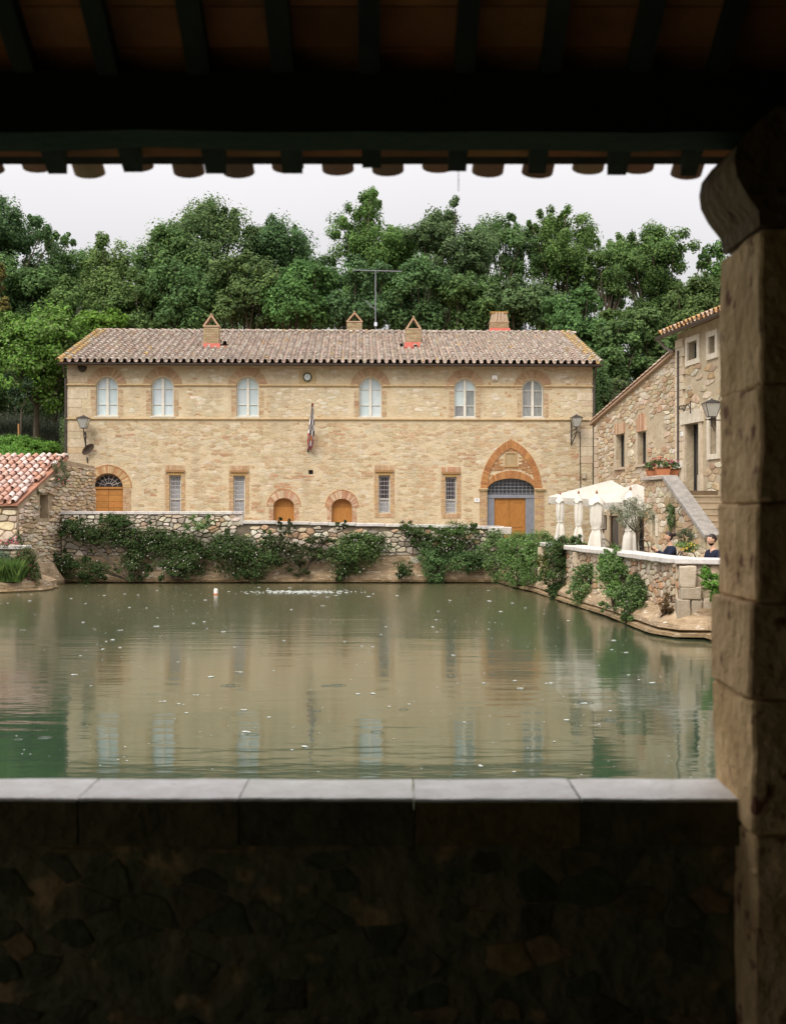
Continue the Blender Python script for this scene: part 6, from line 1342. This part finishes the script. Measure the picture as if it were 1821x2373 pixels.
m = MB(); m.lathe((ox, oy, .72), [(.12, 0), (.19, .30), (.21, .34), (.21, .38), (.17, .38), (.16, .34)], 16); m.build('pot', M['terracotta'], ol_)

# ------------------------------------------------------------------ left bank plants
VP = (.62, .14, .22)
C3 = 'valerian and weeds on the left bank'
bush('valerian', 'grey-green valerian with pink flowers at the left picture edge', 'flowering plant', [(15, 1310, 26, 26, 38.9, .35), (-20, 1300, 26, 30, 38.9, .3)], 3400, .08, [(.10, .15, .09), (.13, .18, .11)], 150, C3, (VP, 16, .05), clumps=60)
bush('valerian', 'tall straggly valerian with pink heads at the end of the low ledge', 'flowering plant', [(58, 1300, 20, 30, 38.9, .3), (78, 1335, 16, 34, 39.0, .3)], 3800, .07, [(.10, .12, .05), (.13, .15, .06), (.08, .11, .04)], 151, C3, (VP, 26, .05), clumps=80)
bush('valerian', 'pink-flowered weed growing out of the wall top next to the long house', 'flowering plant', [(138, 1090, 14, 26, 43.4, .2), (150, 1110, 14, 14, 43.3, .2)], 1600, .06, [(.13, .16, .08), (.17, .19, .10)], 152, C3, ((.66, .20, .22), 16, .06), clumps=50)
bush('valerian', 'dry weed with red buds on the lower verge of the shed roof', 'flowering plant', [(78, 1140, 14, 14, 42.0, .2), (88, 1128, 10, 8, 42.3, .2)], 900, .06, [(.15, .16, .07), (.18, .17, .08)], 153, C3, ((.6, .10, .14), 5, .05), clumps=30)
bush('valerian', 'pink valerian along the low coping at the far left', 'flowering plant', [(12, 1258, 22, 9, 39.3, .2), (35, 1252, 12, 8, 39.3, .15)], 400, .05, G_OLIVE, 154, C3, (VP, 40, .055), clumps=20)
bush('valerian', 'small ivy strand on the front wall of the shed', 'flowering plant', [(50, 1250, 8, 14, 40.1, .1), (42, 1245, 5, 14, 40.1, .08)], 350, .05, G_BUSH, 155, C3, None, clumps=16)
def grass(name, label, cx, cy, w, d, n, h, pal, seed, z=.4, parent=None, kind='stuff', zf=None, wd=.012, lean=.35):
    g = np.random.default_rng(seed); P = np.stack([cx + (g.random(n) - .5) * w, cy + (g.random(n) - .5) * d, np.full(n, z)], 1)
    if zf: P[:, 2] = [zf(a, b) for a, b, _ in P]
    H = h * g.uniform(.5, 1.2, n); L = g.normal(size=(n, 2)) * lean; a = g.uniform(0, 6.28, n); W_2 = wd * g.uniform(.7, 1.3, n)
    dx, dy = np.cos(a) * W_2, np.sin(a) * W_2; V = np.zeros((n, 5, 3)); V[:, 0] = P; V[:, 0, 0] -= dx; V[:, 0, 1] -= dy; V[:, 1] = P; V[:, 1, 0] += dx; V[:, 1, 1] += dy
    V[:, 2] = P + np.stack([L[:, 0] * H * .4 + dx * .8, L[:, 1] * H * .4 + dy * .8, H * .6], 1); V[:, 3] = P + np.stack([L[:, 0] * H, L[:, 1] * H, H * .95], 1); V[:, 4] = P + np.stack([L[:, 0] * H * .4 - dx * .8, L[:, 1] * H * .4 - dy * .8, H * .6], 1)
    V = V.reshape(-1, 3); mb = MB(); pal = [jit(R.choice(pal), .25) for _ in range(40)]
    mb.v = [tuple(v) for v in V]; mb.f = [(5 * i, 5 * i + 1, 5 * i + 2, 5 * i + 3, 5 * i + 4) for i in range(n)]; mb.t = [pal[i % 40] for i in range(n)]
    o = mb.build(name, M['leaf'], parent, kind=kind); return tag(o, label, 'grass' if not parent else None)
grass('grass', 'long bright green grass on the left bank by the water', -12.95, 38.7, 1.4, 1.0, 3500, .75, [(.13, .22, .055), (.17, .27, .07), (.10, .18, .05)], 3, .35)
grass('lavender', 'dark grey-green lavender bank behind the shed', -18.2, 60.5, 11.5, 12, 26000, .75, [(.10, .12, .08), (.14, .15, .11), (.07, .09, .055)], 4, 0, zf=lambda a, b: hill(a, b) - .05, wd=.022, lean=.25)

# hedges and trees on the hill
bush('hedge', 'bright green rounded hedge above the shed roof', 'hedge', [(15, 1045, 34, 30, 54, 1.4), (60, 1042, 34, 26, 54.5, 1.4), (108, 1045, 26, 20, 55, 1.2), (-30, 1045, 30, 30, 54, 1.4), (40, 1062, 50, 22, 52.5, 1.4)], 16000, .13, G_LIGHT, 160, None, None, clumps=220)
def tree(label, px, py_top, base_px, Y, rx, ry, pal, seed, n=14000, leaf=.30, nb=15, trunk=.28, group='woodland trees behind the house', zb=None, clumps=230, hollow=.5, cr=.2, low=.0, aspect=.6):
    r = random.Random(seed); s = FPX / Y; bx = (base_px - CX) / s; zg = hill(bx, Y) if zb is None else zb; top = EYE - (py_top - CY) / s; cx_ = (px - CX) / s
    hv = (r.uniform(.92, 1.14), r.uniform(.93, 1.07), r.uniform(.82, 1.12)); pal = [tuple(a * b for a, b in zip(c, hv)) for c in pal]
    t = thing('deciduous_tree', label, 'tree', (bx, Y, zg), group); R_ = rx / s; H = ry / s; cz = top - H; B = []
    for k in range(nb):
        a = k * 2.4 + r.uniform(-.3, .3); f = math.sqrt((k + .5) / nb) * .74; z = r.uniform(-.78, .60); q = math.sqrt(max(.1, 1 - z * z)); q2 = min(R_, H) * .3 * r.uniform(.8, 1.3) + math.sqrt(R_ * H) * r.uniform(.12, .20)
        B.append(((cx_ + R_ * f * q * math.cos(a), Y + R_ * .8 * f * q * math.sin(a), cz + H * z), (q2, q2, q2 * .95)))
    B.append(((cx_ + r.uniform(-.2, .2) * R_, Y, top - R_ * .55), (R_ * .42, R_ * .42, R_ * .55)))
    for k in range(5): a = r.uniform(-1, 1); q2 = R_ * r.uniform(.16, .28); B.append(((cx_ + R_ * a * .85, Y + r.uniform(-.4, .4) * R_, cz + H * math.sqrt(max(0, 1 - a * a * .8)) * r.uniform(.72, .88)), (q2, q2, q2 * 1.3)))
    foliage('crown', t, B, n, leaf, pal, seed, clumps=clumps, cr=cr, hollow=hollow, flat=.95, aspect=aspect)
    trunk *= .8; m = MB(); b0 = Vector((bx, Y, zg - .3)); fk = Vector((bx * .8 + cx_ * .2, Y, zg + (cz - zg) * .55)); m.tube([b0, b0.lerp(fk, .5) + Vector((r.uniform(-.2, .2), 0, 0)), fk], [trunk * 1.3, trunk, trunk * .8], 8)
    for c, rd in B: c = Vector(c); m.tube([fk, fk.lerp(c, .45) + Vector((r.uniform(-.3, .3), 0, -.2)), c], [trunk * .5, trunk * .3, trunk * .1], 5)
    m.build('trunk', M['bark'], t); return t
TR = [
 ('dark oak rising highest at the left edge of the picture', 20, 432, 10, 70, 120, 190, G_DARK, 15000),
 ('dark oak leaning behind the bright shrub at the left', 110, 515, 90, 74, 80, 150, G_DARK, 9000),
 ('light green tree in the dip between the left oak and the big central one', 262, 560, 250, 72, 84, 115, G_MID, 10000),
 ('pale thin tree peeping over the left gap of the treeline', 190, 575, 200, 82, 60, 90, G_MID, 6000),
 ('tall pointed oak above the left chimney', 478, 458, 470, 68, 125, 180, G_DARK + G_MID[:2], 18000),
 ('broad mid-green oak over the left half of the roof', 395, 520, 380, 66, 90, 130, G_MID[:2] + G_DARK, 11000),
 ('round oak left of the aerial, above the middle of the roof', 640, 512, 640, 70, 110, 150, G_DARK, 15000),
 ('low dark tree in the treeline dip right of the tall oak', 720, 560, 720, 74, 80, 120, G_DARK, 9000),
 ('large light-topped oak rising behind the aerial', 868, 444, 850, 72, 110, 165, G_MID[:3] + G_DARK[:2], 17000),
 ('tall dark tree to the right of the aerial', 1040, 468, 1035, 70, 92, 165, G_DARK + G_MID[:1], 14000),
 ('airy tree with sky showing through, above the fourth chimney', 1165, 482, 1160, 76, 100, 150, G_MID[:2] + G_DARK, 11000),
 ('airy tall tree above the right end of the roof', 1295, 472, 1300, 76, 105, 165, G_MID[:2] + G_DARK, 13000),
 ('dark tree filling the gap over the third chimney', 980, 560, 990, 78, 80, 130, G_DARK, 9000),
 ('spreading tree above the wing roof, right of the long house', 1520, 515, 1530, 68, 118, 150, G_MID[:2] + G_DARK, 17000),
 ('thin-leaved tree in the notch over the right gable', 1420, 545, 1400, 74, 60, 120, G_MID[:2] + G_DARK[:2], 7000),
 ('tree at the far right beyond the pillar', 1700, 540, 1700, 66, 90, 150, G_MID[:2] + G_DARK, 10000)]
for i, (lb, px, pt, bx_, Y, rx, ry, pal, n) in enumerate(TR):
    airy = 'airy' in lb or 'thin-leaved' in lb or 'spreading' in lb
    tree(lb, px, pt, bx_, Y, rx, ry, pal, 200 + i, int(n * 2.5), .18, hollow=.25, cr=.30 if airy else .36, clumps=(190 if airy else 260) if n > 9000 else 170)
# understorey behind the roof, nearer and lower
UN = [('dark low tree right behind the left end of the roof', 330, 640, 62, 75, 80, G_DARK), ('low evergreen behind the roof beside the left chimney', 430, 610, 62, 90, 90, G_DARK), ('deep green low tree behind the left-centre of the roof', 570, 600, 62, 95, 90, G_DARK + G_MID[:1]), ('low tree with lighter sprays left of the second chimney', 690, 610, 61, 85, 85, G_DARK + G_MID[:1]),
      ('dark low tree behind the aerial mast', 830, 600, 62, 90, 90, G_DARK), ('low tree between third chimney and ridge centre', 960, 610, 62, 80, 85, G_DARK), ('low tree left of the fourth chimney', 1070, 640, 62, 75, 80, G_DARK), ('low tree behind the right end of the ridge', 1200, 650, 62, 85, 80, G_DARK),
      ('dark low tree beyond the right gable', 1330, 680, 60, 80, 90, G_DARK), ('low tree behind the gap between the two houses', 1420, 740, 57, 70, 90, G_DARK + G_MID[:1]), ('low tree behind the wing roof', 1500, 720, 58, 80, 90, G_DARK), ('dark low tree behind the taller block', 1620, 640, 58, 90, 90, G_DARK),
      ('dark low tree under the left oak', 150, 640, 68, 80, 100, G_DARK), ('low dark tree left of the light green tree', 40, 600, 68, 90, 100, G_DARK)]
for i, (lb, px, pt, Y, rx, ry, pal) in enumerate(UN):
    tree(lb, px, pt, px, Y, rx, ry, pal, 300 + i, 15000, .20, nb=9, trunk=.2, group='low trees behind the house', clumps=150, cr=.38, hollow=.3)
tree('large bright green shrubby tree left of the long house', 85, 708, 85, 57, 115, 120, G_LIGHT[:3] + G_MID[1:2], 330, 22000, .19, nb=12, trunk=.2, group=None, clumps=300, cr=.30, hollow=.35)
tree('bright green rounded tree right behind the left gable', 238, 724, 240, 60, 80, 60, G_LIGHT, 331, 11000, .19, nb=9, trunk=.18, group=None, clumps=180, cr=.34)
tree('yellow-brown tree cut by the left picture edge', -12, 610, -20, 60, 36, 100, G_YEL, 332, 5500, .2, nb=8, trunk=.15, group=None, clumps=100, cr=.36)
tree('grey-green willow-like tree above the bright shrubby tree', 190, 715, 190, 64, 50, 46, G_OLIVE, 333, 4500, .2, nb=7, trunk=.12, group=None, clumps=90, aspect=.35)
tree('grey-green olive in the gap beside the wing roof', 1420, 870, 1415, 54, 44, 60, G_OLIVE + G_MID, 334, 6500, .15, nb=8, trunk=.12, group=None, clumps=120, aspect=.4)
bush('hedge', 'dark evergreen mass in shade below the bright shrubby tree', 'hedge', [(60, 900, 90, 55, 60, 1.5), (130, 900, 50, 80, 59, 1.5), (-30, 900, 70, 55, 60, 1.5)], 13000, .18, G_DARK, 161, None, None, clumps=200)
bush('hedge', 'light green bush in the narrow gap between the two houses', 'hedge', [(1378, 1040, 12, 26, 51.5, .5), (1378, 1090, 12, 26, 51.5, .5)], 1800, .1, G_LIGHT, 162, None, None, clumps=40)
bush('hedge', 'shaded ivy mass between the houses below the wing eaves', 'hedge', [(1382, 960, 18, 60, 53, .7), (1390, 900, 20, 50, 54, .8)], 3600, .13, G_DARK, 163, None, None, clumps=80)
bush('hedge', 'narrow creeper climbing behind the downpipe at the left corner', 'hedge', [(150, 1020, 8, 50, 50.6, .3)], 1500, .08, G_OLIVE[:1] + G_MID, 164, None, None, clumps=40)
yt = thing('young_tree', 'slender young tree with a wooden stake on the lavender bank', 'tree', (at(48, 1010, 55).x, 55, hill(at(48, 1010, 55).x, 55)))
m = MB(); b_ = Vector(yt.location); f_ = at(50, 950, 55); m.tube([b_, f_], [.045, .035], 6); tips = [at(30, 905, 55), at(25, 880, 55), at(68, 888, 55), at(62, 920, 55), at(48, 930, 55)]
for e in tips: m.tube([f_, f_.lerp(e, .5) + Vector((.05, 0, 0)), e], [.025, .018, .008], 5)
m.build('trunk', M['bark'], yt)
foliage('crown', yt, [((e.x, e.y, e.z), (.28, .28, .40)) for e in tips], 1500, .12, [(.06, .11, .06), (.09, .14, .08)], 170, clumps=50, cr=.4)
m = MB(); e = at(44, 982, 54.8); m.tube([(e.x, 54.8, hill(e.x, 54.8) - .2), e], .045, 6, (4.5, 3.0, 1.7)); m.build('stake', M['bark'], yt)

# ------------------------------------------------------------------ on the water
g = random.Random(77); m = MB()
def fleck(x, y, r, z=.006, n=7, tint=(1, 1, 1)): m.add([(x + r * math.cos(6.283 * k / n) * 1.0, y + r * math.sin(6.283 * k / n), z) for k in range(n)] + [(x, y, z + r * .25)], [(k, (k + 1) % n, n) for k in range(n)], tint)
for _ in range(1000):
    Y = 11.5 * (42.5 / 11.5) ** g.random(); X = g.uniform(-12.2, 4 + (42 - Y) * .06); fleck(X, Y, g.choice([.005, .006, .008, .01, .014]) * (.5 + Y / 34))
for _ in range(170):
    Y = 11.5 * (41 / 11.5) ** g.random(); X = g.uniform(-12.0, 4 + (42 - Y) * .06); r = g.uniform(.025, .045) * (.45 + Y / 34)
    for q in range(g.choice([1, 1, 2, 3])): fleck(X + g.uniform(-.05, .05), Y + g.uniform(-.04, .04), r * g.uniform(.5, 1.1))
tag(m.build('foam_flecks', M['foam'], kind='stuff'), 'scattered pale bubbles and flecks drifting on the green water', 'bubbles')
m = MB()
def ripple(x, y, r, w=.012):
    n = 26; V = []
    for rr, z in ((r - w, .002), (r, .0045), (r + w, .002)): V += [(x + rr * math.cos(6.283 * k / n), y + rr * math.sin(6.283 * k / n), z) for k in range(n)]
    m.add(V, [(a * n + k, a * n + (k + 1) % n, (a + 1) * n + (k + 1) % n, (a + 1) * n + k) for a in range(2) for k in range(n)], (.9, .95, .9))
for _ in range(14):
    Y = g.uniform(11.3, 20); X = g.uniform(-7.5, 5.5) * Y / 20; r = g.uniform(.04, .08); ripple(X, Y, r); 
    if g.random() < .4: ripple(X, Y, r * 1.9, .008)
tag(m.build('ripple_rings', M['water'], kind='stuff', smooth=True), 'small ring ripples on the near water', 'ripples')
m = MB(); c = Vector(((690 - CX) / FPX * 38.3, 38.3, 0))
for _ in range(420):
    a = g.gauss(0, .75); b = g.gauss(0, .35); fleck(c.x + a, c.y + b, g.uniform(.015, .06), .012 + g.random() * .02, 6)
tag(m.build('bubbling_spring', M['foam'], kind='stuff'), 'pale bubbling patch where the spring wells up near the far wall', 'spring')
fx = at(500.5, 1380, 37.4); t = thing('float', 'small white and orange marker float near the far left of the pool', 'float', (fx.x, 37.4, 0))
m = MB(); m.lathe((fx.x, 37.4, -.05), [(.05, 0), (.065, .04), (.065, .2), (.05, .24)], 10, (.8, .78, .74)); m.build('float_body', M['paint'], t)
m = MB(); m.lathe((fx.x, 37.4, -.05), [(.05, .0), (.07, .02), (.07, .09), (.05, .1)], 10, (.6, .2, .1)); m.build('float_band', M['paint'], t)

# ------------------------------------------------------------------ the loggia in front
lg = thing('loggia', 'dark stone and timber loggia framing the view, with a weathered pillar at the right', 'loggia', (0, 4, .85))
ZF = .87
mb = MB(); mb.box(WORLD, -6.4, 5.4, ZF - .4, ZF, -4.35, 3.4, (.35, .33, .26)); mb.build('loggia_floor', M['wall_in'], lg)
mb = MB(); mb.box(WORLD, -6.4, 5.4, ZF, 4.7, 3.1, 3.4); mb.box(WORLD, 5.4, 5.7, ZF, 5.8, -4.3, 3.4); mb.box(WORLD, -6.7, -6.4, 3.9, 5.8, -4.3, 3.4); mb.build('rear_wall', M['wall_in'], lg)  # walls out of view; left end opened and tone paled to brighten the loggia
# parapet: core, facing stones, top slabs
Z1 = EYE - .983
FP = Frame((-6.4, 4.05), (1.19, 4.05))
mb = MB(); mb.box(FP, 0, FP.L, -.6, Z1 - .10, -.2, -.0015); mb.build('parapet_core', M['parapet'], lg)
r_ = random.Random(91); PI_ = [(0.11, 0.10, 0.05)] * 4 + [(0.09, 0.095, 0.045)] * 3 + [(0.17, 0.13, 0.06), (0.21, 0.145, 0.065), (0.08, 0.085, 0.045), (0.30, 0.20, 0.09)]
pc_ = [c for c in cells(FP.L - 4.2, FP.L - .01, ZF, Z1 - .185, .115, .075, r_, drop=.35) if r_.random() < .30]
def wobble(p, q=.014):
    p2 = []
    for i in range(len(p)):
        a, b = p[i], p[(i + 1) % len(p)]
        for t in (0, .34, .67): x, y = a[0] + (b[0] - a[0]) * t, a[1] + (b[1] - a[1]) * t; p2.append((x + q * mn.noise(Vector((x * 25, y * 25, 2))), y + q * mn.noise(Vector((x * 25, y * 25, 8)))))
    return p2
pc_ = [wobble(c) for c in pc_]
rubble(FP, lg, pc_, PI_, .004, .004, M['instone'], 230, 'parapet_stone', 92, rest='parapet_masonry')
js = [-6.4, -5.7, -5.0, -4.3, -3.7, -3.05, -2.4, -1.7, at(180, 0, 4.0).x, at(553, 0, 4.0).x, at(960, 0, 4.0).x, at(1346, 0, 4.0).x, 1.25]
for a, b in zip(js[:-1], js[1:]):
    if b < -1.1 and False: continue
    block_part('sill_slab', M['sill'] if 'sill' in M else M.setdefault('sill', mat('worn_white_sill', (0.88, 0.86, 0.83), col2=(0.70, 0.67, 0.63), nscale=9, bump=0.5, bscale=30, spots=(0.46, 0.38, 0.32), sscale=11, sthr=0.655)), lg, ((a + b) / 2, 4.145, Z1 - .006), (b - a - .004, .29, .012), 0, .0045, 9, .003, jit((1, 1, 1), .05))
    mb = MB(); mb.box(FP, a + 6.4 + .003, b + 6.4 - .003, Z1 - .165, Z1 - .014, -.2, .044, R.choice([(.12, .10, .04), (.17, .13, .045), (.09, .085, .035)])); mb.build('edge_block', M['instone'], lg, own=True)
# pillar of worn blocks
zs = [.87, EYE - (1900 - CY) / FPX * 4.05, EYE - (1600 - CY) / FPX * 4.05, EYE - (1388 - CY) / FPX * 4.05, EYE - (1168 - CY) / FPX * 4.05, EYE - (905 - CY) / FPX * 4.05, EYE - (560 - CY) / FPX * 4.05]
dx = [.0, -.004, -.014, .012, .004, .008]
for k in range(6):
    a, b = zs[k], zs[k + 1]; x0 = 1.19 + dx[k] + (.012 if k > 3 else 0)
    block_part('pillar_block', M['pillar'], lg, ((x0 + 2.3) / 2, 4.075 + (.01 if k % 2 else 0), (a + b) / 2), (2.3 - x0, .46, b - a - .003), 0, .013, 16, .010, jit((.95, .95, .95), .06))
M['pier_in'] = M['plaster_in']
for k, (a, b) in enumerate(((.87, 1.6), (1.6, 2.4), (2.4, 3.1), (3.1, 3.9), (3.9, 4.15))):  # bay out of view, closed solid to keep the loggia dark
    block_part('pier_block', M['plaster_in'], lg, (3.85, 4.1, (a + b) / 2), (3.1, .5, b - a - .01), 0, .02, 4, .03)
# corbel
cb_ = [(1702, 345), (1648, 395), (1624, 425), (1619, 455), (1624, 487), (1642, 520), (1668, 556), (1672, 590), (1905, 590), (1905, 345)]
FCo = Frame((0, 4.1), (1, 4.1)); pts = [((x - CX) / FPX * 4.31, EYE - (y - CY) / FPX * 4.31) for x, y in cb_]; pts = pts[:1] + [((x), z) for x, z in pts[1:]]
mb = MB(); mb.prism(FCo, pts[::-1] if area(pts) > 0 else pts, -.21, .24)
me_ = mb.mesh('c', M['pillar']); bm = bmesh.new(); bm.from_mesh(me_); bmesh.ops.triangulate(bm, faces=bm.faces[:]); bmesh.ops.subdivide_edges(bm, edges=bm.edges[:], cuts=3, use_grid_fill=True)
for v_ in bm.verts: v_.co += Vector(mn.noise_vector(v_.co * 4)) * .012
V = [v_.co.copy() for v_ in bm.verts]; bm.verts.index_update(); fs = [tuple(v_.index for v_ in f.verts) for f in bm.faces]; bm.free(); mb = MB(); mb.add(V, fs, (.22, .21, .18)); mb.build('corbel', M['pillar'], lg, smooth=False)
# beam
mb = MB(); n = 60; x0, x1 = -6.4, 5.4; V = []
for i in range(n + 1):
    x = x0 + (x1 - x0) * i / n; w = .016 * mn.noise(Vector((x * 1.7, 3, 1))) + .008 * mn.noise(Vector((x * 6, 1, 1))); zb1 = EYE + 1.335 + w; zt1 = EYE + 1.56
    V += [(x, 4.12 + w, zb1 + .01), (x, 4.30, zb1), (x, 4.30, zt1 - .05), (x, 4.12 + w, zt1)]
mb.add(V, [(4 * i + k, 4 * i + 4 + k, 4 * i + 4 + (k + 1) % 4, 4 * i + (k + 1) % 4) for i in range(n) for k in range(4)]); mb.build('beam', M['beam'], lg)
# roof: rafters, flat tiles, coppi at the eave
YE, ZE, SLP = 4.56, EYE + 1.295, .58
def rz(y): return ZE + (YE - y) * SLP
rs_ = Vector((0, -1, SLP)).normalized(); rU = Vector((-1, 0, 0)); rN = Vector((0, SLP, 1)).normalized()
rxs = [(x - CX) / 592.0 for x in (140, 315, 505, 680, 862, 1060, 1240, 1425, 1590)]
rxs = [rxs[0] - .31 * k for k in range(16, 0, -1)] + rxs + [rxs[-1] + .31 * k for k in range(1, 13)]
yr = 1.2
for x in rxs:
    w = .033 + R.uniform(-.005, .008); ye = YE - .03 + R.uniform(-.03, .03); mb = MB(); V = []; n = 12; ph_ = R.uniform(0, 50)
    for i in range(n + 1):
        y = ye + (yr - ye) * i / n; q = .008 * mn.noise(Vector((ph_, y * 2, 0))); z = rz(y)
        V += [(x - w + q, y, z + q), (x + w + q, y, z + q), (x + w + q, y, z + .075), (x - w + q, y, z + .075)]
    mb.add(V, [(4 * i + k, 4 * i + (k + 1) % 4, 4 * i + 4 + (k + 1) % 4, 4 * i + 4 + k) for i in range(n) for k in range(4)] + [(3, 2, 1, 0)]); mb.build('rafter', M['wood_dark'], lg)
for j in range(9):
    for a, b in zip(rxs[:-1], rxs[1:]):
        y1 = YE - .02 - j * .145; y0 = y1 - .14
        if y0 < yr: break
        mb = MB(); t_ = jit((1, 1, 1), .22); V = [(a + .003, y0, rz(y0) + .078), (b - .003, y0, rz(y0) + .078), (b - .003, y1, rz(y1) + .078), (a + .003, y1, rz(y1) + .078)]
        mb.add(V + [(p[0], p[1], p[2] + .012) for p in V], [(3, 2, 1, 0), (4, 5, 6, 7), (0, 1, 5, 4), (1, 2, 6, 5), (2, 3, 7, 6), (3, 0, 4, 7)], t_)
        if (-2.0 < a < 1.6): mb.build('flat_tile', M['terracotta_in'], lg, own=True)
        else: mb.build('flat_tile', M['terracotta_in'], lg, own=True) if j < 3 else None
mb = MB(); q = [(-6.6, YE + .03, rz(YE + .03) + .092), (5.6, YE + .03, rz(YE + .03) + .092), (5.6, yr, rz(yr) + .092), (-6.6, yr, rz(yr) + .092), (-6.6, -3.6, rz(yr) - 1.2), (5.6, -3.6, rz(yr) - 1.2)]
mb.add(q + [(p[0], p[1], p[2] + .04) for p in q], [(0, 3, 2, 1), (3, 4, 5, 2), (6, 7, 8, 9), (9, 8, 11, 10), (0, 1, 7, 6), (4, 10, 11, 5), (0, 6, 9, 3), (3, 9, 10, 4), (1, 2, 8, 7), (2, 5, 11, 8)], (.25, .2, .15)); lr = mb.build('roof_deck', M['plaster_in'], lg)
mb = MB(); 

mb.box(WORLD, -6.6, 5.6, 4.6, rz(yr) - 1.15, 3.3, 3.5); mb.build('gable_wall', M['plaster_in'], lg)
T_L = [(0.42, 0.25, 0.14), (0.36, 0.20, 0.11), (0.46, 0.30, 0.18), (0.30, 0.17, 0.10)]
r_ = random.Random(95); x = 1.78; k = 0
while x > -2.2:
    for up in (False, True):
        for j in range(5):
            xx = x - (.1 if up else 0); V, fs = tile_geo(.082 if up else .064, .060, .46, .014, 8, up); V = V if up else [Vector((v.x, v.y, v.z * .5)) for v in V]; mb = MB(); mb.add(V, fs, jit(r_.choice(T_L), .15, r_))
            o = bpy.data.objects.new('eave_tile', mb.mesh('tile', M['tile'])); Mx = Matrix((rU, rs_, rN)).transposed() @ Matrix.Rotation(r_.uniform(-.05, .05), 3, 'Z') @ Matrix.Rotation(-.05 if up else .0, 3, 'X')
            yy = YE + .10 + r_.uniform(-.02, .02); yq = yy - j * .40 * .865; link(o, lg, Vector((xx, yq, rz(yq) + .095)) + rN * ((.09 if up else .012) + r_.uniform(0, .006))); o.rotation_euler = Mx.to_euler()
    x -= .200
# drop of wire under the eave
mb = MB(); a = at(1062, 425, 4.6); mb.tube([a + Vector((0, 0, .05)), a - Vector((0, 0, .03))], .0018, 4); mb.build('wire_end', M['iron'], lg)
